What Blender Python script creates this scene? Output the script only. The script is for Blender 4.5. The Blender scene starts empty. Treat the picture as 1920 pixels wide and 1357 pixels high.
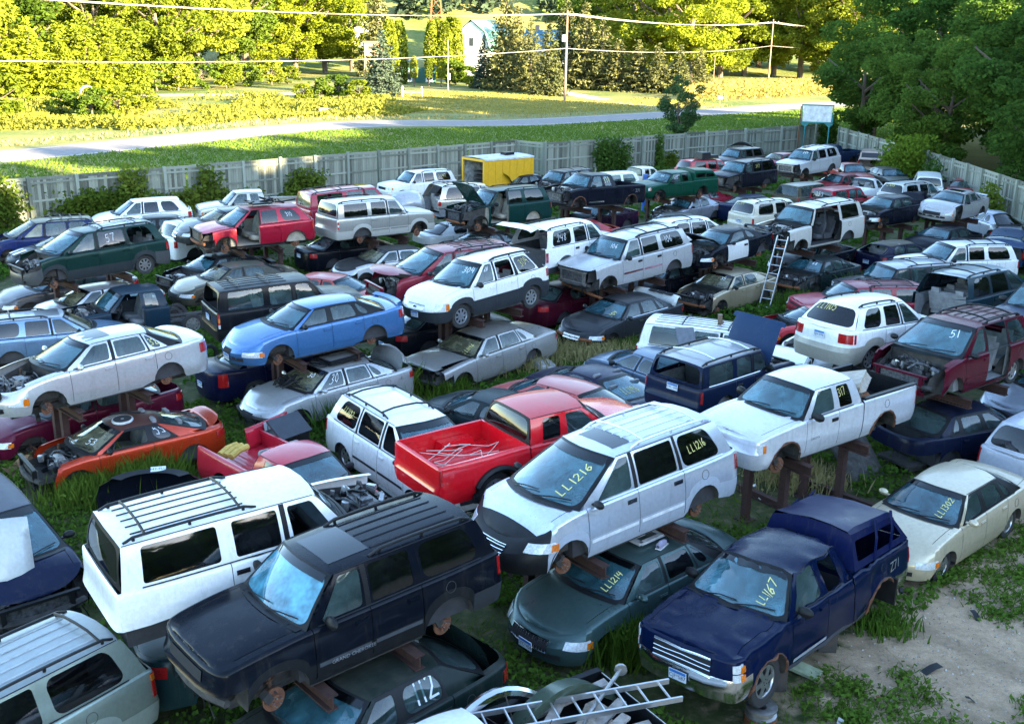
import bpy, bmesh, math, random
import numpy as np
from mathutils import Vector, Matrix, Euler, noise
PI = math.pi; R = math.radians
SC = bpy.context.scene
random.seed(7); RNG = np.random.default_rng(7)
# ---------------------------------------------------------------- camera, sky, sun, exposure
cam = bpy.data.cameras.new('camera'); cam.sensor_fit = 'HORIZONTAL'; cam.sensor_width = 36; cam.lens = 36*2000/1920
cam.clip_end = 3000; cam.clip_start = .5
camo = bpy.data.objects.new('camera', cam); SC.collection.objects.link(camo); SC.camera = camo
CAM_PITCH, CAM_H, CAM_ROLL = R(17.37), 9.94, R(1.05)
_c, _s = math.cos(CAM_PITCH), math.sin(CAM_PITCH); _cr, _sr = math.cos(CAM_ROLL), math.sin(CAM_ROLL)
_r, _d, _f = Vector((1, 0, 0)), Vector((0, -_s, -_c)), Vector((0, _c, -_s))
_r2, _d2 = _r*_cr-_d*_sr, _r*_sr+_d*_cr
M = Matrix((_r2, -_d2, -_f)).transposed().to_4x4(); M.translation = Vector((0, 0, CAM_H)); camo.matrix_world = M
SUN_EL, SUN_AZ = R(12), math.atan2(-.6, .8)       # towards the sun: right of and behind the camera
W = bpy.data.worlds.new('World'); SC.world = W; W.use_nodes = True
_nt = W.node_tree; _bg = _nt.nodes['Background']
_sky = _nt.nodes.new('ShaderNodeTexSky'); _sky.sky_type = 'NISHITA'; _sky.sun_disc = False
_sky.sun_elevation = SUN_EL; _sky.sun_rotation = PI/2-SUN_AZ; _sky.altitude = 200; _sky.air_density = 1.; _sky.dust_density = .35; _sky.ozone_density = 1.6
_nt.links.new(_sky.outputs[0], _bg.inputs[0]); _bg.inputs[1].default_value = .08
sun = bpy.data.lights.new('sun', 'SUN'); sun.energy = 4.; sun.angle = R(.5); sun.color = (1., .82, .50)
suno = bpy.data.objects.new('sun', sun); SC.collection.objects.link(suno)
_sd = Vector((math.cos(SUN_AZ)*math.cos(SUN_EL), math.sin(SUN_AZ)*math.cos(SUN_EL), math.sin(SUN_EL)))
suno.rotation_euler = _sd.to_track_quat('Z', 'Y').to_euler(); suno.location = (40, -40, 60)
SC.view_settings.view_transform = 'Standard'; SC.view_settings.look = 'None'; SC.view_settings.exposure = 3.95; SC.view_settings.gamma = 1
SC.view_settings.use_curve_mapping = False
SC.render.engine = 'CYCLES'; _cy = SC.cycles
_cy.use_denoising = True; _cy.max_bounces = 6; _cy.diffuse_bounces = 2; _cy.glossy_bounces = 3; _cy.transmission_bounces = 3; _cy.transparent_max_bounces = 10
_cy.caustics_reflective = False; _cy.caustics_refractive = False; _cy.sample_clamp_indirect = 6
# ---------------------------------------------------------------- helpers
COL = SC.collection
class MB:
    """collects faces with material slots and links them as ONE mesh object"""
    def __init__(s): s.v = []; s.f = []; s.m = []
    def add(s, vs, fs, m=0):
        n = len(s.v); s.v += [tuple(p) for p in vs]
        s.f += [tuple(i+n for i in f) for f in fs]; s.m += [m]*len(fs); return s
    def grid(s, rows, m=0, flip=False):
        """rows: list of equally long point lists"""
        n = len(rows[0]); vs = [p for r in rows for p in r]; fs = []
        for i in range(len(rows)-1):
            for j in range(n-1):
                q = (i*n+j, i*n+j+1, (i+1)*n+j+1, (i+1)*n+j)
                fs.append(q[::-1] if flip else q)
        return s.add(vs, fs, m)
    def box(s, c, d, m=0, rot=None, taper=1.):
        x, y, z = d[0]/2, d[1]/2, d[2]/2
        P = [Vector((a*x*(taper if e > 0 else 1), b*y*(taper if e > 0 else 1), e*z)) for e in (-1, 1) for a, b in ((-1, -1), (1, -1), (1, 1), (-1, 1))]
        if rot is not None: P = [rot @ p for p in P]
        return s.add([p+Vector(c) for p in P], [(3, 2, 1, 0), (4, 5, 6, 7), (0, 1, 5, 4), (1, 2, 6, 5), (2, 3, 7, 6), (3, 0, 4, 7)], m)
    def tube(s, pts, r, n=6, m=0, cap=True):
        pts = [Vector(p) for p in pts]; rings = []
        for i, p in enumerate(pts):
            d = (pts[min(i+1, len(pts)-1)]-pts[max(i-1, 0)])
            d = d.normalized() if d.length > 1e-9 else Vector((0, 0, 1))
            a = d.cross(Vector((0, 0, 1)) if abs(d.z) < .9 else Vector((1, 0, 0))).normalized(); b = d.cross(a)
            rr = r[i] if isinstance(r, (list, tuple)) else r
            rings.append([p+(a*math.cos(t*2*PI/n)+b*math.sin(t*2*PI/n))*rr for t in range(n)])
        k = len(pts); vs = [q for g in rings for q in g]; fs = []
        for i in range(k-1):
            for t in range(n): fs.append((i*n+t, i*n+(t+1) % n, (i+1)*n+(t+1) % n, (i+1)*n+t))
        if cap: fs += [tuple(range(n))[::-1], tuple(range((k-1)*n, k*n))]
        return s.add(vs, fs, m)
    def lathe(s, prof, c=(0, 0, 0), n=20, m=0, axis='y'):
        """prof: (radius, offset along axis)"""
        vs = []; fs = []; k = len(prof)
        for i in range(n):
            t = i*2*PI/n
            for r, h in prof:
                p = (r*math.cos(t), h, r*math.sin(t)) if axis == 'y' else (r*math.cos(t), r*math.sin(t), h)
                vs.append((p[0]+c[0], p[1]+c[1], p[2]+c[2]))
        for i in range(n):
            j = (i+1) % n
            for q in range(k-1): fs.append((i*k+q, i*k+q+1, j*k+q+1, j*k+q))
        return s.add(vs, fs, m)
    def mesh(s, name, smooth=True, ang=40):
        me = bpy.data.meshes.new(name); me.from_pydata(s.v, [], s.f)
        me.polygons.foreach_set('material_index', s.m)
        me.update()
        if smooth:
            me.polygons.foreach_set('use_smooth', [True]*len(me.polygons))
            try: me.set_sharp_from_angle(angle=math.radians(ang))
            except Exception: pass
        return me
    def obj(s, name, mats, parent=None, smooth=True, ang=40, merge=False):
        if not s.f: return None
        me = s.mesh(name, smooth, ang)
        if merge:
            b = bmesh.new(); b.from_mesh(me); bmesh.ops.remove_doubles(b, verts=b.verts, dist=.0015); b.to_mesh(me); b.free()
        return link(name, me, mats, parent)
def link(name, me, mats, parent=None, loc=None, rot=None, sc=None):
    o = bpy.data.objects.new(name, me); COL.objects.link(o)
    if mats is not None:
        mats = mats if isinstance(mats, (list, tuple)) else [mats]
        while len(me.materials) < len(mats): me.materials.append(mats[len(me.materials)])
        for i, m in enumerate(mats):
            if me.materials[i] is not m:
                o.material_slots[i].link = 'OBJECT'; o.material_slots[i].material = m
    if parent is not None: o.parent = parent
    if loc is not None: o.location = loc
    if rot is not None: o.rotation_euler = rot
    if sc is not None: o.scale = sc
    return o
def tag(o, label, cat, group=None, kind=None):
    o['label'] = label
    if cat: o['category'] = cat
    if group: o['group'] = group
    if kind: o['kind'] = kind
    return o
def empty(name, loc=(0, 0, 0), rot=(0, 0, 0)):
    o = bpy.data.objects.new(name, None); COL.objects.link(o); o.empty_display_size = .2
    o.location = loc; o.rotation_euler = rot; return o
def structure(o): o['kind'] = 'structure'; return o
def stuff(o): o['kind'] = 'stuff'; return o
def np_mesh(name, V, Fc, uv=None):
    """fast quad mesh from numpy arrays"""
    me = bpy.data.meshes.new(name); n = len(Fc); k = Fc.shape[1]
    me.vertices.add(len(V)); me.vertices.foreach_set('co', np.ascontiguousarray(V, dtype=np.float32).ravel())
    me.loops.add(n*k); me.loops.foreach_set('vertex_index', np.ascontiguousarray(Fc, dtype=np.int32).ravel())
    me.polygons.add(n); me.polygons.foreach_set('loop_start', np.arange(0, n*k, k, dtype=np.int32))
    me.polygons.foreach_set('loop_total', np.full(n, k, dtype=np.int32))
    me.update(calc_edges=True); return me
# hand-written strokes (digits and letters) as polylines on a 0..1 x 0..1.5 cell
STROKE = {'0': [[(.5, 1.4), (.1, 1), (.1, .4), (.5, 0), (.85, .4), (.85, 1), (.5, 1.4)]], '1': [[(.22, 1.4), (.27, 0)]],
 '2': [[(.1, 1.1), (.4, 1.4), (.8, 1.1), (.6, .6), (.05, .05), (.95, .05)]], '3': [[(.1, 1.3), (.6, 1.4), (.8, 1.05), (.4, .75), (.85, .45), (.6, .05), (.05, .1)]],
 '4': [[(.25, 1.4), (.1, .6), (.9, .65)], [(.75, 1.3), (.7, 0)]], '5': [[(.85, 1.4), (.2, 1.4), (.15, .8), (.6, .85), (.85, .45), (.5, 0), (.05, .1)]],
 '6': [[(.75, 1.4), (.2, .8), (.15, .3), (.5, 0), (.85, .35), (.6, .7), (.2, .45)]], '7': [[(.05, 1.4), (.9, 1.4), (.4, 0)]],
 '8': [[(.5, .75), (.15, 1.05), (.5, 1.4), (.85, 1.1), (.15, .35), (.5, 0), (.85, .35), (.5, .75)]], '9': [[(.8, 1.1), (.4, 1.4), (.1, 1), (.5, .75), (.8, 1.1), (.7, 0)]],
 'L': [[(.15, 1.4), (.1, .05), (.7, .05)]], 'R': [[(.1, 0), (.1, 1.4), (.7, 1.2), (.6, .8), (.1, .7), (.8, 0)]], 'W': [[(0, 1.4), (.25, 0), (.5, .9), (.75, 0), (1, 1.4)]],
 'N': [[(.1, 0), (.1, 1.4), (.8, 0), (.8, 1.4)]], 'o': [[(.5, .7), (.15, .4), (.4, 0), (.75, .35), (.5, .7)]], 'K': [[(.1, 1.4), (.1, 0)], [(.8, 1.4), (.1, .6), (.8, 0)]],
 'e': [[(.1, .4), (.8, .4), (.5, .75), (.1, .4), (.4, 0), (.8, .1)]], 'y': [[(.1, .7), (.4, .2)], [(.8, .7), (.2, -.4)]],
 'X': [[(.1, 0), (.9, 1.2)], [(.1, 1.0), (.9, .3)]], '-': [[(.1, .7), (.8, .7)]], ' ': []}
def strokes(mb, text, to3d, h, w=.022, m=0, slant=0.):
    """to3d(x, y) -> point on a surface; writes text h metres tall"""
    k = h/1.4; x0 = 0.
    for ch in text:
        for pl in STROKE.get(ch, []):
            P = [(x0+(px+slant*py)*k*.8, py*k) for px, py in pl]
            for (ax, ay), (bx, by) in zip(P, P[1:]):
                dx, dy = bx-ax, by-ay; l = math.hypot(dx, dy) or 1; nx, ny = -dy/l*w/2, dx/l*w/2; ex, ey = dx/l*w*.3, dy/l*w*.3
                mb.add([to3d(ax+nx-ex, ay+ny-ey), to3d(ax-nx-ex, ay-ny-ey), to3d(bx-nx+ex, by-ny+ey), to3d(bx+nx+ex, by+ny+ey)], [(0, 1, 2, 3)], m)
        x0 += k*(.55 if ch in '1' else 1.0)
FONT_CACHE = {}
def printed(text, h):
    """printed lettering as a flat mesh, centred, letters h metres tall"""
    if text not in FONT_CACHE:
        cu = bpy.data.curves.new('lettering', 'FONT'); cu.body = text; cu.align_x = 'CENTER'; cu.align_y = 'CENTER'; cu.resolution_u = 2
        o = bpy.data.objects.new('lettering', cu); COL.objects.link(o)
        dg = bpy.context.evaluated_depsgraph_get(); me = bpy.data.meshes.new_from_object(o.evaluated_get(dg))
        bpy.data.objects.remove(o)
        V = [tuple(v.co) for v in me.vertices]; Fs = [tuple(p.vertices) for p in me.polygons]
        FONT_CACHE[text] = (V, Fs); bpy.data.meshes.remove(me)
    V, Fs = FONT_CACHE[text]; return [(x*h/.7, y*h/.7) for x, y, z in V], Fs
# ---------------------------------------------------------------- materials
MATS = {}
def _new(name):
    m = bpy.data.materials.new(name); m.use_nodes = True; return m, m.node_tree, m.node_tree.nodes['Principled BSDF']
def _noise(nt, sc, det=3, obj=True, rough=.6):
    tc = nt.nodes.new('ShaderNodeTexCoord'); n = nt.nodes.new('ShaderNodeTexNoise'); n.inputs['Scale'].default_value = sc; n.inputs['Detail'].default_value = det; n.inputs['Roughness'].default_value = rough
    nt.links.new(tc.outputs['Object' if obj else 'Generated'], n.inputs['Vector']); return n
def _ramp(nt, src, stops):
    r = nt.nodes.new('ShaderNodeValToRGB'); e = r.color_ramp.elements
    while len(e) < len(stops): e.new(.5)
    for x, (p, c) in zip(e, stops): x.position = p; x.color = (*c, 1) if len(c) == 3 else c
    nt.links.new(src, r.inputs[0]); return r
def _mix(nt, fac, a, b):
    m = nt.nodes.new('ShaderNodeMix'); m.data_type = 'RGBA'
    if hasattr(fac, 'is_output'): nt.links.new(fac, m.inputs[0])
    else: m.inputs[0].default_value = fac
    for i, x in ((6, a), (7, b)):
        if hasattr(x, 'is_output'): nt.links.new(x, m.inputs[i])
        else: m.inputs[i].default_value = (*x, 1)
    return m.outputs[2]
def _bump(nt, b, src, st=.2, d=.01):
    n = nt.nodes.new('ShaderNodeBump'); n.inputs['Strength'].default_value = st; n.inputs['Distance'].default_value = d
    nt.links.new(src, n.inputs['Height']); nt.links.new(n.outputs[0], b.inputs['Normal'])
def simple(name, col, rough=.6, metal=0., var=.25, scale=6., bump=0., spec=.5):
    if name in MATS: return MATS[name]
    m, nt, b = _new(name); n = _noise(nt, scale)
    lo = tuple(c*(1-var) for c in col); hi = tuple(min(1, c*(1+var)) for c in col)
    r = _ramp(nt, n.outputs[0], [(.3, lo), (.7, hi)]); nt.links.new(r.outputs[0], b.inputs['Base Color'])
    b.inputs['Roughness'].default_value = rough; b.inputs['Metallic'].default_value = metal; b.inputs['Specular IOR Level'].default_value = spec
    if bump: _bump(nt, b, n.outputs[0], bump)
    MATS[name] = m; return m
DUST = (.30, .26, .20)
def paint(col, metal=.0, dust=.25, rough=.24):
    """car paint with clear coat; dust and dew film settle unevenly on it"""
    key = ('paint', col, metal, dust, rough)
    if key in MATS: return MATS[key]
    m, nt, b = _new('car_paint')
    if max(col) < .2: col = tuple(c*.55 for c in col)
    n1 = _noise(nt, 1.7, 5, rough=.7); n2 = _noise(nt, 14, 3)
    geo = nt.nodes.new('ShaderNodeNewGeometry'); sx = nt.nodes.new('ShaderNodeSeparateXYZ'); nt.links.new(geo.outputs['Normal'], sx.inputs[0])
    up = nt.nodes.new('ShaderNodeMapRange'); up.inputs['From Min'].default_value = .5; up.inputs['From Max'].default_value = 1.; nt.links.new(sx.outputs[2], up.inputs['Value'])
    f1 = nt.nodes.new('ShaderNodeMapRange'); f1.inputs['From Min'].default_value = .3; f1.inputs['From Max'].default_value = .75; nt.links.new(n1.outputs[0], f1.inputs['Value'])
    mu = nt.nodes.new('ShaderNodeMath'); mu.operation = 'MULTIPLY_ADD'; nt.links.new(up.outputs[0], mu.inputs[0]); nt.links.new(f1.outputs[0], mu.inputs[1]); mu.inputs[2].default_value = .04
    m2 = nt.nodes.new('ShaderNodeMath'); m2.operation = 'MULTIPLY'; nt.links.new(mu.outputs[0], m2.inputs[0]); m2.inputs[1].default_value = dust*(.28 if sum(col) < .5 else .8)
    r2 = _ramp(nt, n2.outputs[0], [(.35, tuple(c*.93 for c in col)), (.65, tuple(min(1, c*1.05) for c in col))])
    tcs = nt.nodes.new('ShaderNodeTexCoord'); mps = nt.nodes.new('ShaderNodeMapping'); mps.inputs['Scale'].default_value = (7, 7, .8); ns = nt.nodes.new('ShaderNodeTexNoise'); ns.inputs['Scale'].default_value = 1.; ns.inputs['Detail'].default_value = 5; ns.inputs['Roughness'].default_value = .7
    oi = nt.nodes.new('ShaderNodeObjectInfo'); adv = nt.nodes.new('ShaderNodeVectorMath'); adv.operation = 'ADD'; nt.links.new(tcs.outputs['Object'], adv.inputs[0]); nt.links.new(oi.outputs['Location'], adv.inputs[1]); nt.links.new(adv.outputs[0], mps.inputs[0]); nt.links.new(mps.outputs[0], ns.inputs[0])
    gr = nt.nodes.new('ShaderNodeMapRange'); gr.inputs['From Min'].default_value = .54; gr.inputs['From Max'].default_value = .78; gr.inputs['To Max'].default_value = .28 if sum(col) > .5 else .16; nt.links.new(ns.outputs[0], gr.inputs['Value'])
    rg_ = _mix(nt, gr.outputs[0], r2.outputs[0], (.13, .11, .085))
    c = _mix(nt, m2.outputs[0], rg_, DUST); nt.links.new(c, b.inputs['Base Color'])
    rr = nt.nodes.new('ShaderNodeMapRange'); rr.inputs['To Min'].default_value = rough; rr.inputs['To Max'].default_value = min(.8, rough+.22); nt.links.new(mu.outputs[0], rr.inputs['Value'])
    nt.links.new(rr.outputs[0], b.inputs['Roughness'])
    b.inputs['Metallic'].default_value = metal
    dk = max(0., min(1., (sum(col)-.06)/.5)); b.inputs['Coat Weight'].default_value = .04+.4*dk; b.inputs['Specular IOR Level'].default_value = .12+.3*dk; cr = nt.nodes.new('ShaderNodeMapRange'); cr.inputs['To Min'].default_value = .03; cr.inputs['To Max'].default_value = .16; nt.links.new(mu.outputs[0], cr.inputs['Value']); nt.links.new(cr.outputs[0], b.inputs['Coat Roughness'])
    _bump(nt, b, n1.outputs[0], .025, .02)
    MATS[key] = m; return m
def glass(kind='clear'):
    key = ('glass', kind)
    if key in MATS: return MATS[key]
    m, nt, b = _new('car_glass_'+kind); nt.nodes.remove(b); out = nt.nodes['Material Output']
    tint, film, fw = {'clear': ((.36, .50, .50), (.20, .30, .30), .14), 'wind': ((.28, .45, .50), (.10, .30, .38), .34), 'haze': ((.2, .4, .5), (.10, .34, .46), .8), 'dark': ((.10, .11, .12), (.015, .017, .02), .2), 'dusty': ((.35, .4, .3), (.30, .29, .18), .45)}[kind]  # windshield kinds carry the reflected sky's teal as diffuse colour in the film
    tr = nt.nodes.new('ShaderNodeBsdfTransparent'); tr.inputs[0].default_value = (*tint, 1)
    df = nt.nodes.new('ShaderNodeBsdfDiffuse'); n = _noise(nt, 1.3, 4, rough=.7)
    r = _ramp(nt, n.outputs[0], [(.3, tuple(c*.6 for c in film)), (.7, tuple(c*1.25 for c in film))]); nt.links.new(r.outputs[0], df.inputs[0])
    gl = nt.nodes.new('ShaderNodeBsdfGlossy'); gl.inputs['Roughness'].default_value = .04
    lw = nt.nodes.new('ShaderNodeLayerWeight'); lw.inputs[0].default_value = .5; fr = nt.nodes.new('ShaderNodeMath'); fr.operation = 'POWER'; fr.inputs[1].default_value = 4.; nt.links.new(lw.outputs['Facing'], fr.inputs[0])
    m1 = nt.nodes.new('ShaderNodeMixShader'); fm = nt.nodes.new('ShaderNodeMapRange'); fm.inputs['From Min'].default_value = .3; fm.inputs['From Max'].default_value = .7; fm.inputs['To Min'].default_value = fw*.4; fm.inputs['To Max'].default_value = fw*1.7
    nt.links.new(n.outputs[0], fm.inputs['Value']); nt.links.new(fm.outputs[0], m1.inputs[0]); nt.links.new(tr.outputs[0], m1.inputs[1]); nt.links.new(df.outputs[0], m1.inputs[2])
    m2 = nt.nodes.new('ShaderNodeMixShader'); fa = nt.nodes.new('ShaderNodeMath'); fa.operation = 'MULTIPLY_ADD'; fa.inputs[1].default_value = .9; fa.inputs[2].default_value = .11 if kind in ('wind', 'haze') else .07; nt.links.new(fr.outputs[0], fa.inputs[0]); nt.links.new(fa.outputs[0], m2.inputs[0])
    nt.links.new(m1.outputs[0], m2.inputs[1]); nt.links.new(gl.outputs[0], m2.inputs[2]); nt.links.new(m2.outputs[0], out.inputs[0])
    MATS[key] = m; return m
def lamp(name, col):
    if name in MATS: return MATS[name]
    m, nt, b = _new(name); n = _noise(nt, 30, 1); r = _ramp(nt, n.outputs[0], [(.4, tuple(c*.75 for c in col)), (.6, col)]); nt.links.new(r.outputs[0], b.inputs['Base Color'])
    b.inputs['Roughness'].default_value = .12; b.inputs['Coat Weight'].default_value = 1.; b.inputs['Specular IOR Level'].default_value = .8; MATS[name] = m; return m
def rust(name='rust', c1=(.10, .035, .018), c2=(.26, .10, .04), metal=.3):
    if name in MATS: return MATS[name]
    m, nt, b = _new(name); n = _noise(nt, 9, 6, rough=.75); r = _ramp(nt, n.outputs[0], [(.3, c1), (.55, c2), (.75, tuple(c*.8 for c in c1))]); nt.links.new(r.outputs[0], b.inputs['Base Color'])
    b.inputs['Roughness'].default_value = .85; b.inputs['Metallic'].default_value = metal; _bump(nt, b, n.outputs[0], .4); MATS[name] = m; return m
BLACK = simple('black_plastic', (.011, .0115, .013), .45, spec=.2)
RUBBER = simple('tyre_rubber', (.028, .027, .027), .85, bump=.2, scale=30)
DARK = simple('dark_cavity', (.012, .012, .014), .9)
UNDER = simple('underbody', (.04, .037, .035), .9, var=.5)
CHROME = simple('chrome', (.72, .73, .75), .14, 1., var=.08)
ALLOY = simple('alloy', (.5, .5, .51), .3, .85, var=.15)
STEEL = simple('bare_steel', (.32, .31, .3), .45, .8, var=.4)
GREYCLOTH = simple('grey_cloth', (.20, .2, .205), .9)
TANCLOTH = simple('tan_leather', (.36, .31, .25), .6)
DARKCLOTH = simple('charcoal_cloth', (.05, .05, .055), .9)
DASH = simple('dashboard_plastic', (.035, .035, .04), .7)
ENGINE = simple('engine_metal', (.09, .09, .095), .5, .4, var=.8, scale=12)
ALUM = simple('cast_aluminium', (.42, .42, .42), .45, .7, var=.35)
REDLAMP = lamp('red_lens', (.42, .012, .012)); AMBER = lamp('amber_lens', (.7, .17, .01)); CLEARLAMP = lamp('clear_lens', (.62, .65, .66)); WHITELAMP = lamp('white_lens', (.7, .7, .68))
CHALKY = simple('yellow_marker', (.62, .56, .20), .8, var=.1); CHALKW = simple('white_marker', (.72, .74, .76), .8, var=.1)
PLATEW = simple('plate_face', (.62, .68, .74), .4, var=.06); PLATEB = simple('plate_blue', (.04, .16, .42), .4); PLATEINK = simple('plate_ink', (.02, .03, .09), .5)
RUST = rust(); DISCM = rust('rusty_disc', (.10, .045, .03), (.24, .105, .06), .4)
BEAMM = rust('rusty_beam', (.022, .012, .011), (.06, .026, .02), .1)
SILVERTXT = simple('silver_badge', (.6, .6, .62), .3, .8)
# ---------------------------------------------------------------- vehicle body forms
# s = metres back from the nose, z = metres above the ground under the car
def form(base=None, **k):
    d = dict(FORMS[base]) if base else {}
    L0 = d.get('L')
    if L0 and 'L' in k and k['L'] != L0:
        f = k['L']/L0
        for key in ('sA', 'sAt', 'sD', 'sDt', 'foh', 'wb'):
            d[key] = d[key]*f
        d['cols'] = [(a*f, b*f) for a, b in d['cols']]
        d['doors'] = [(a*f, b*f) for a, b in d['doors']]
        for key in ('bed0', 'bed1'):
            if key in d: d[key] = d[key]*f
    if 'H' in k and base and 'zsc' not in k:
        r = k['H']/d['H']
        for key in ('zh0', 'zc', 'zbr', 'zd', 'zend'): d[key] = d[key]*r
        if 'bedz' in d: d['bedz'] *= r
    d.update(k)
    return d
FORMS = {}
FORMS['sedan'] = dict(kind='sedan', L=4.9, W=1.83, H=1.44, wb=2.75, foh=.98, rk=.22, R=.32, Ra=.38, zh0=.66, zc=.95, zbr=1.0, zd=1.03, zend=.98,
    nf=2.3, srf=.62, nr=2.6, srr=.5, leanf=.16, leanr=.06, bump=0., sA=1.42, sAt=2.12, sD=4.12, sDt=3.42, kx=.26, kt=.14, kr=.22, krt=.1, Wr=1.16, crown=.075, rc=.06,
    cols=[(1.42, 2.12), (1.56, 2.2), (2.46, 2.5), (2.54, 2.58), (3.34, 3.3), (3.42, 3.36), (3.78, 3.42), (4.12, 3.46)], cells='P0BB1BP'.replace('BB', 'B'),
    doors=[(1.5, 2.5), (2.5, 3.42)], tum=.05, hz=.7)
FORMS['sedan']['cols'] = [(1.42, 2.12), (1.58, 2.2), (2.46, 2.5), (2.54, 2.58), (3.36, 3.3), (4.12, 3.46)]; FORMS['sedan']['cells'] = 'P0B1P'
FORMS['sedan6'] = form('sedan', cols=[(1.42, 2.12), (1.58, 2.2), (2.46, 2.5), (2.54, 2.58), (3.3, 3.24), (3.35, 3.28), (3.78, 3.36), (4.12, 3.46)], cells='P0B1B2P')
FORMS['boxsedan'] = form('sedan', H=1.42, nf=4.5, srf=.35, nr=5, srr=.3, leanf=.04, leanr=.03, kx=.16, kr=.12, Wr=1.26, crown=.05, zh0=.72, zc=.93, zbr=.97, zd=.99, zend=.95,
    cols=[(1.5, 2.12), (1.64, 2.2), (2.46, 2.5), (2.54, 2.58), (3.32, 3.24), (3.37, 3.28), (3.72, 3.34), (3.98, 3.5)], cells='P0B1B2P', sA=1.5, sD=3.98, sDt=3.5)
FORMS['coupe'] = form('sedan', L=4.6, W=1.75, H=1.34, wb=2.65, foh=.95, sA=1.35, sAt=2.05, sD=3.95, sDt=2.95,
    cols=[(1.35, 2.05), (1.52, 2.13), (2.62, 2.6), (2.72, 2.66), (3.3, 2.9), (3.95, 2.98)], cells='P0B2P', doors=[(1.45, 2.68)])
FORMS['hatch'] = form('sedan', L=4.15, W=1.7, H=1.38, wb=2.62, foh=.8, sA=1.2, sAt=1.85, sD=3.98, sDt=3.3, srr=.4, nr=3.2, kr=.2, zd=1.0, zend=.96, Wr=1.14,
    cols=[(1.2, 1.85), (1.35, 1.92), (2.5, 2.42), (2.58, 2.48), (3.45, 3.1), (3.98, 3.34)], cells='P0B2P', doors=[(1.3, 2.54)])
FORMS['beetle'] = form('hatch', L=4.1, W=1.72, H=1.5, wb=2.51, foh=.8, nf=2.0, srf=1.0, nr=2.0, srr=1.0, zh0=.6, zc=.98, zbr=.95, zd=.92, zend=.62, sA=1.25, sAt=1.95, sD=3.55, sDt=2.65,
    cols=[(1.25, 1.95), (1.45, 2.03), (2.3, 2.3), (2.36, 2.36), (2.95, 2.62), (3.55, 2.72)], cells='P0B2P', doors=[(1.38, 2.33)], rc=.12, Wr=1.06)
FORMS['suv'] = dict(kind='suv', L=4.8, W=1.87, H=1.77, wb=2.84, foh=.88, rk=.34, R=.36, Ra=.44, zh0=.98, zc=1.13, zbr=1.16, zd=1.16, zend=1.14,
    nf=3.6, srf=.34, nr=6, srr=.22, leanf=.05, leanr=.02, bump=.05, sA=1.36, sAt=1.92, sD=4.66, sDt=4.4, kx=.16, kt=.1, kr=.1, krt=.06, Wr=1.34, crown=.05, rc=.05,
    cols=[(1.36, 1.92), (1.52, 2.0), (2.32, 2.34), (2.4, 2.42), (3.18, 3.16), (3.3, 3.26), (4.4, 4.22), (4.66, 4.44)], cells='P0B1P2P',
    doors=[(1.44, 2.36), (2.36, 3.24)], tum=.04, hz=.86)
FORMS['boxsuv'] = form('suv', nf=5, srf=.22, nr=8, srr=.14, Wr=1.42, zh0=1.02, zc=1.13, sA=1.42, sAt=1.84,
    cols=[(1.42, 1.84), (1.56, 1.92), (2.34, 2.34), (2.42, 2.42), (3.18, 3.18), (3.3, 3.3), (4.46, 4.4), (4.7, 4.6)], sD=4.7, sDt=4.6, kr=.05, krt=.03, kx=.1, kt=.07)
FORMS['cuv'] = form('suv', H=1.72, nf=2.6, srf=.5, nr=3.4, srr=.36, leanf=.12, zh0=.86, zc=1.08, zbr=1.16, zd=1.17, zend=1.12, Wr=1.26, kx=.24, kt=.14, kr=.2, krt=.1, sA=1.34, sAt=2.1, sD=4.5, sDt=4.08,
    cols=[(1.34, 2.1), (1.5, 2.18), (2.38, 2.42), (2.46, 2.5), (3.22, 3.18), (3.36, 3.24), (4.24, 3.86), (4.5, 4.12)], rk=.28, R=.35, Ra=.42)
FORMS['van'] = form('suv', kind='van', L=5.0, W=1.97, H=1.74, wb=3.03, foh=.96, rk=.24, R=.33, Ra=.39, zh0=.78, zc=1.08, zbr=1.1, zd=1.12, zend=1.08, nf=2.4, srf=.6, nr=4.5, srr=.3, leanf=.16, leanr=.05, bump=0.,
    cells='P0B1B2P',
    sA=1.22, sAt=2.2, sD=4.78, sDt=4.5, kx=.3, kt=.16, kr=.14, krt=.08, Wr=1.4, crown=.07,
    cols=[(1.22, 2.2), (1.5, 2.28), (2.42, 2.46), (2.5, 2.54), (3.46, 3.44), (3.54, 3.5), (4.56, 4.26), (4.78, 4.54)], doors=[(1.36, 2.46), (2.46, 3.52)], hz=.62)
FORMS['wagon'] = form('suv', L=4.75, W=1.75, H=1.52, wb=2.65, foh=.95, rk=.24, R=.32, Ra=.38, zh0=.7, zc=.96, zbr=1.02, zd=1.02, zend=.98, nf=2.6, srf=.5, nr=4, srr=.3, leanf=.12, bump=0., sA=1.4, sAt=2.1, Wr=1.2, kx=.22,
    cols=[(1.4, 2.1), (1.55, 2.18), (2.4, 2.42), (2.47, 2.49), (3.2, 3.18), (3.3, 3.26), (4.36, 4.1), (4.6, 4.34)], sD=4.6, sDt=4.34)
FORMS['pickup'] = dict(kind='pickup', L=5.3, W=1.85, H=1.68, wb=3.2, foh=.86, rk=.36, R=.37, Ra=.45, zh0=.95, zc=1.1, zbr=1.13, zd=1.16, zend=1.16,
    nf=4.2, srf=.28, nr=10, srr=.1, leanf=.04, leanr=0., bump=.06, sA=1.36, sAt=1.9, sD=3.28, sDt=3.14, kx=.16, kt=.1, kr=.05, krt=.04, Wr=1.3, crown=.05, rc=.06,
    cols=[(1.36, 1.9), (1.52, 1.98), (2.42, 2.4), (2.52, 2.48), (3.02, 2.94), (3.28, 3.16)], cells='P0P2P', doors=[(1.44, 2.48)], tum=.04, hz=.85, bed0=3.36, bed1=5.24, bedz=1.16)
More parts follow.
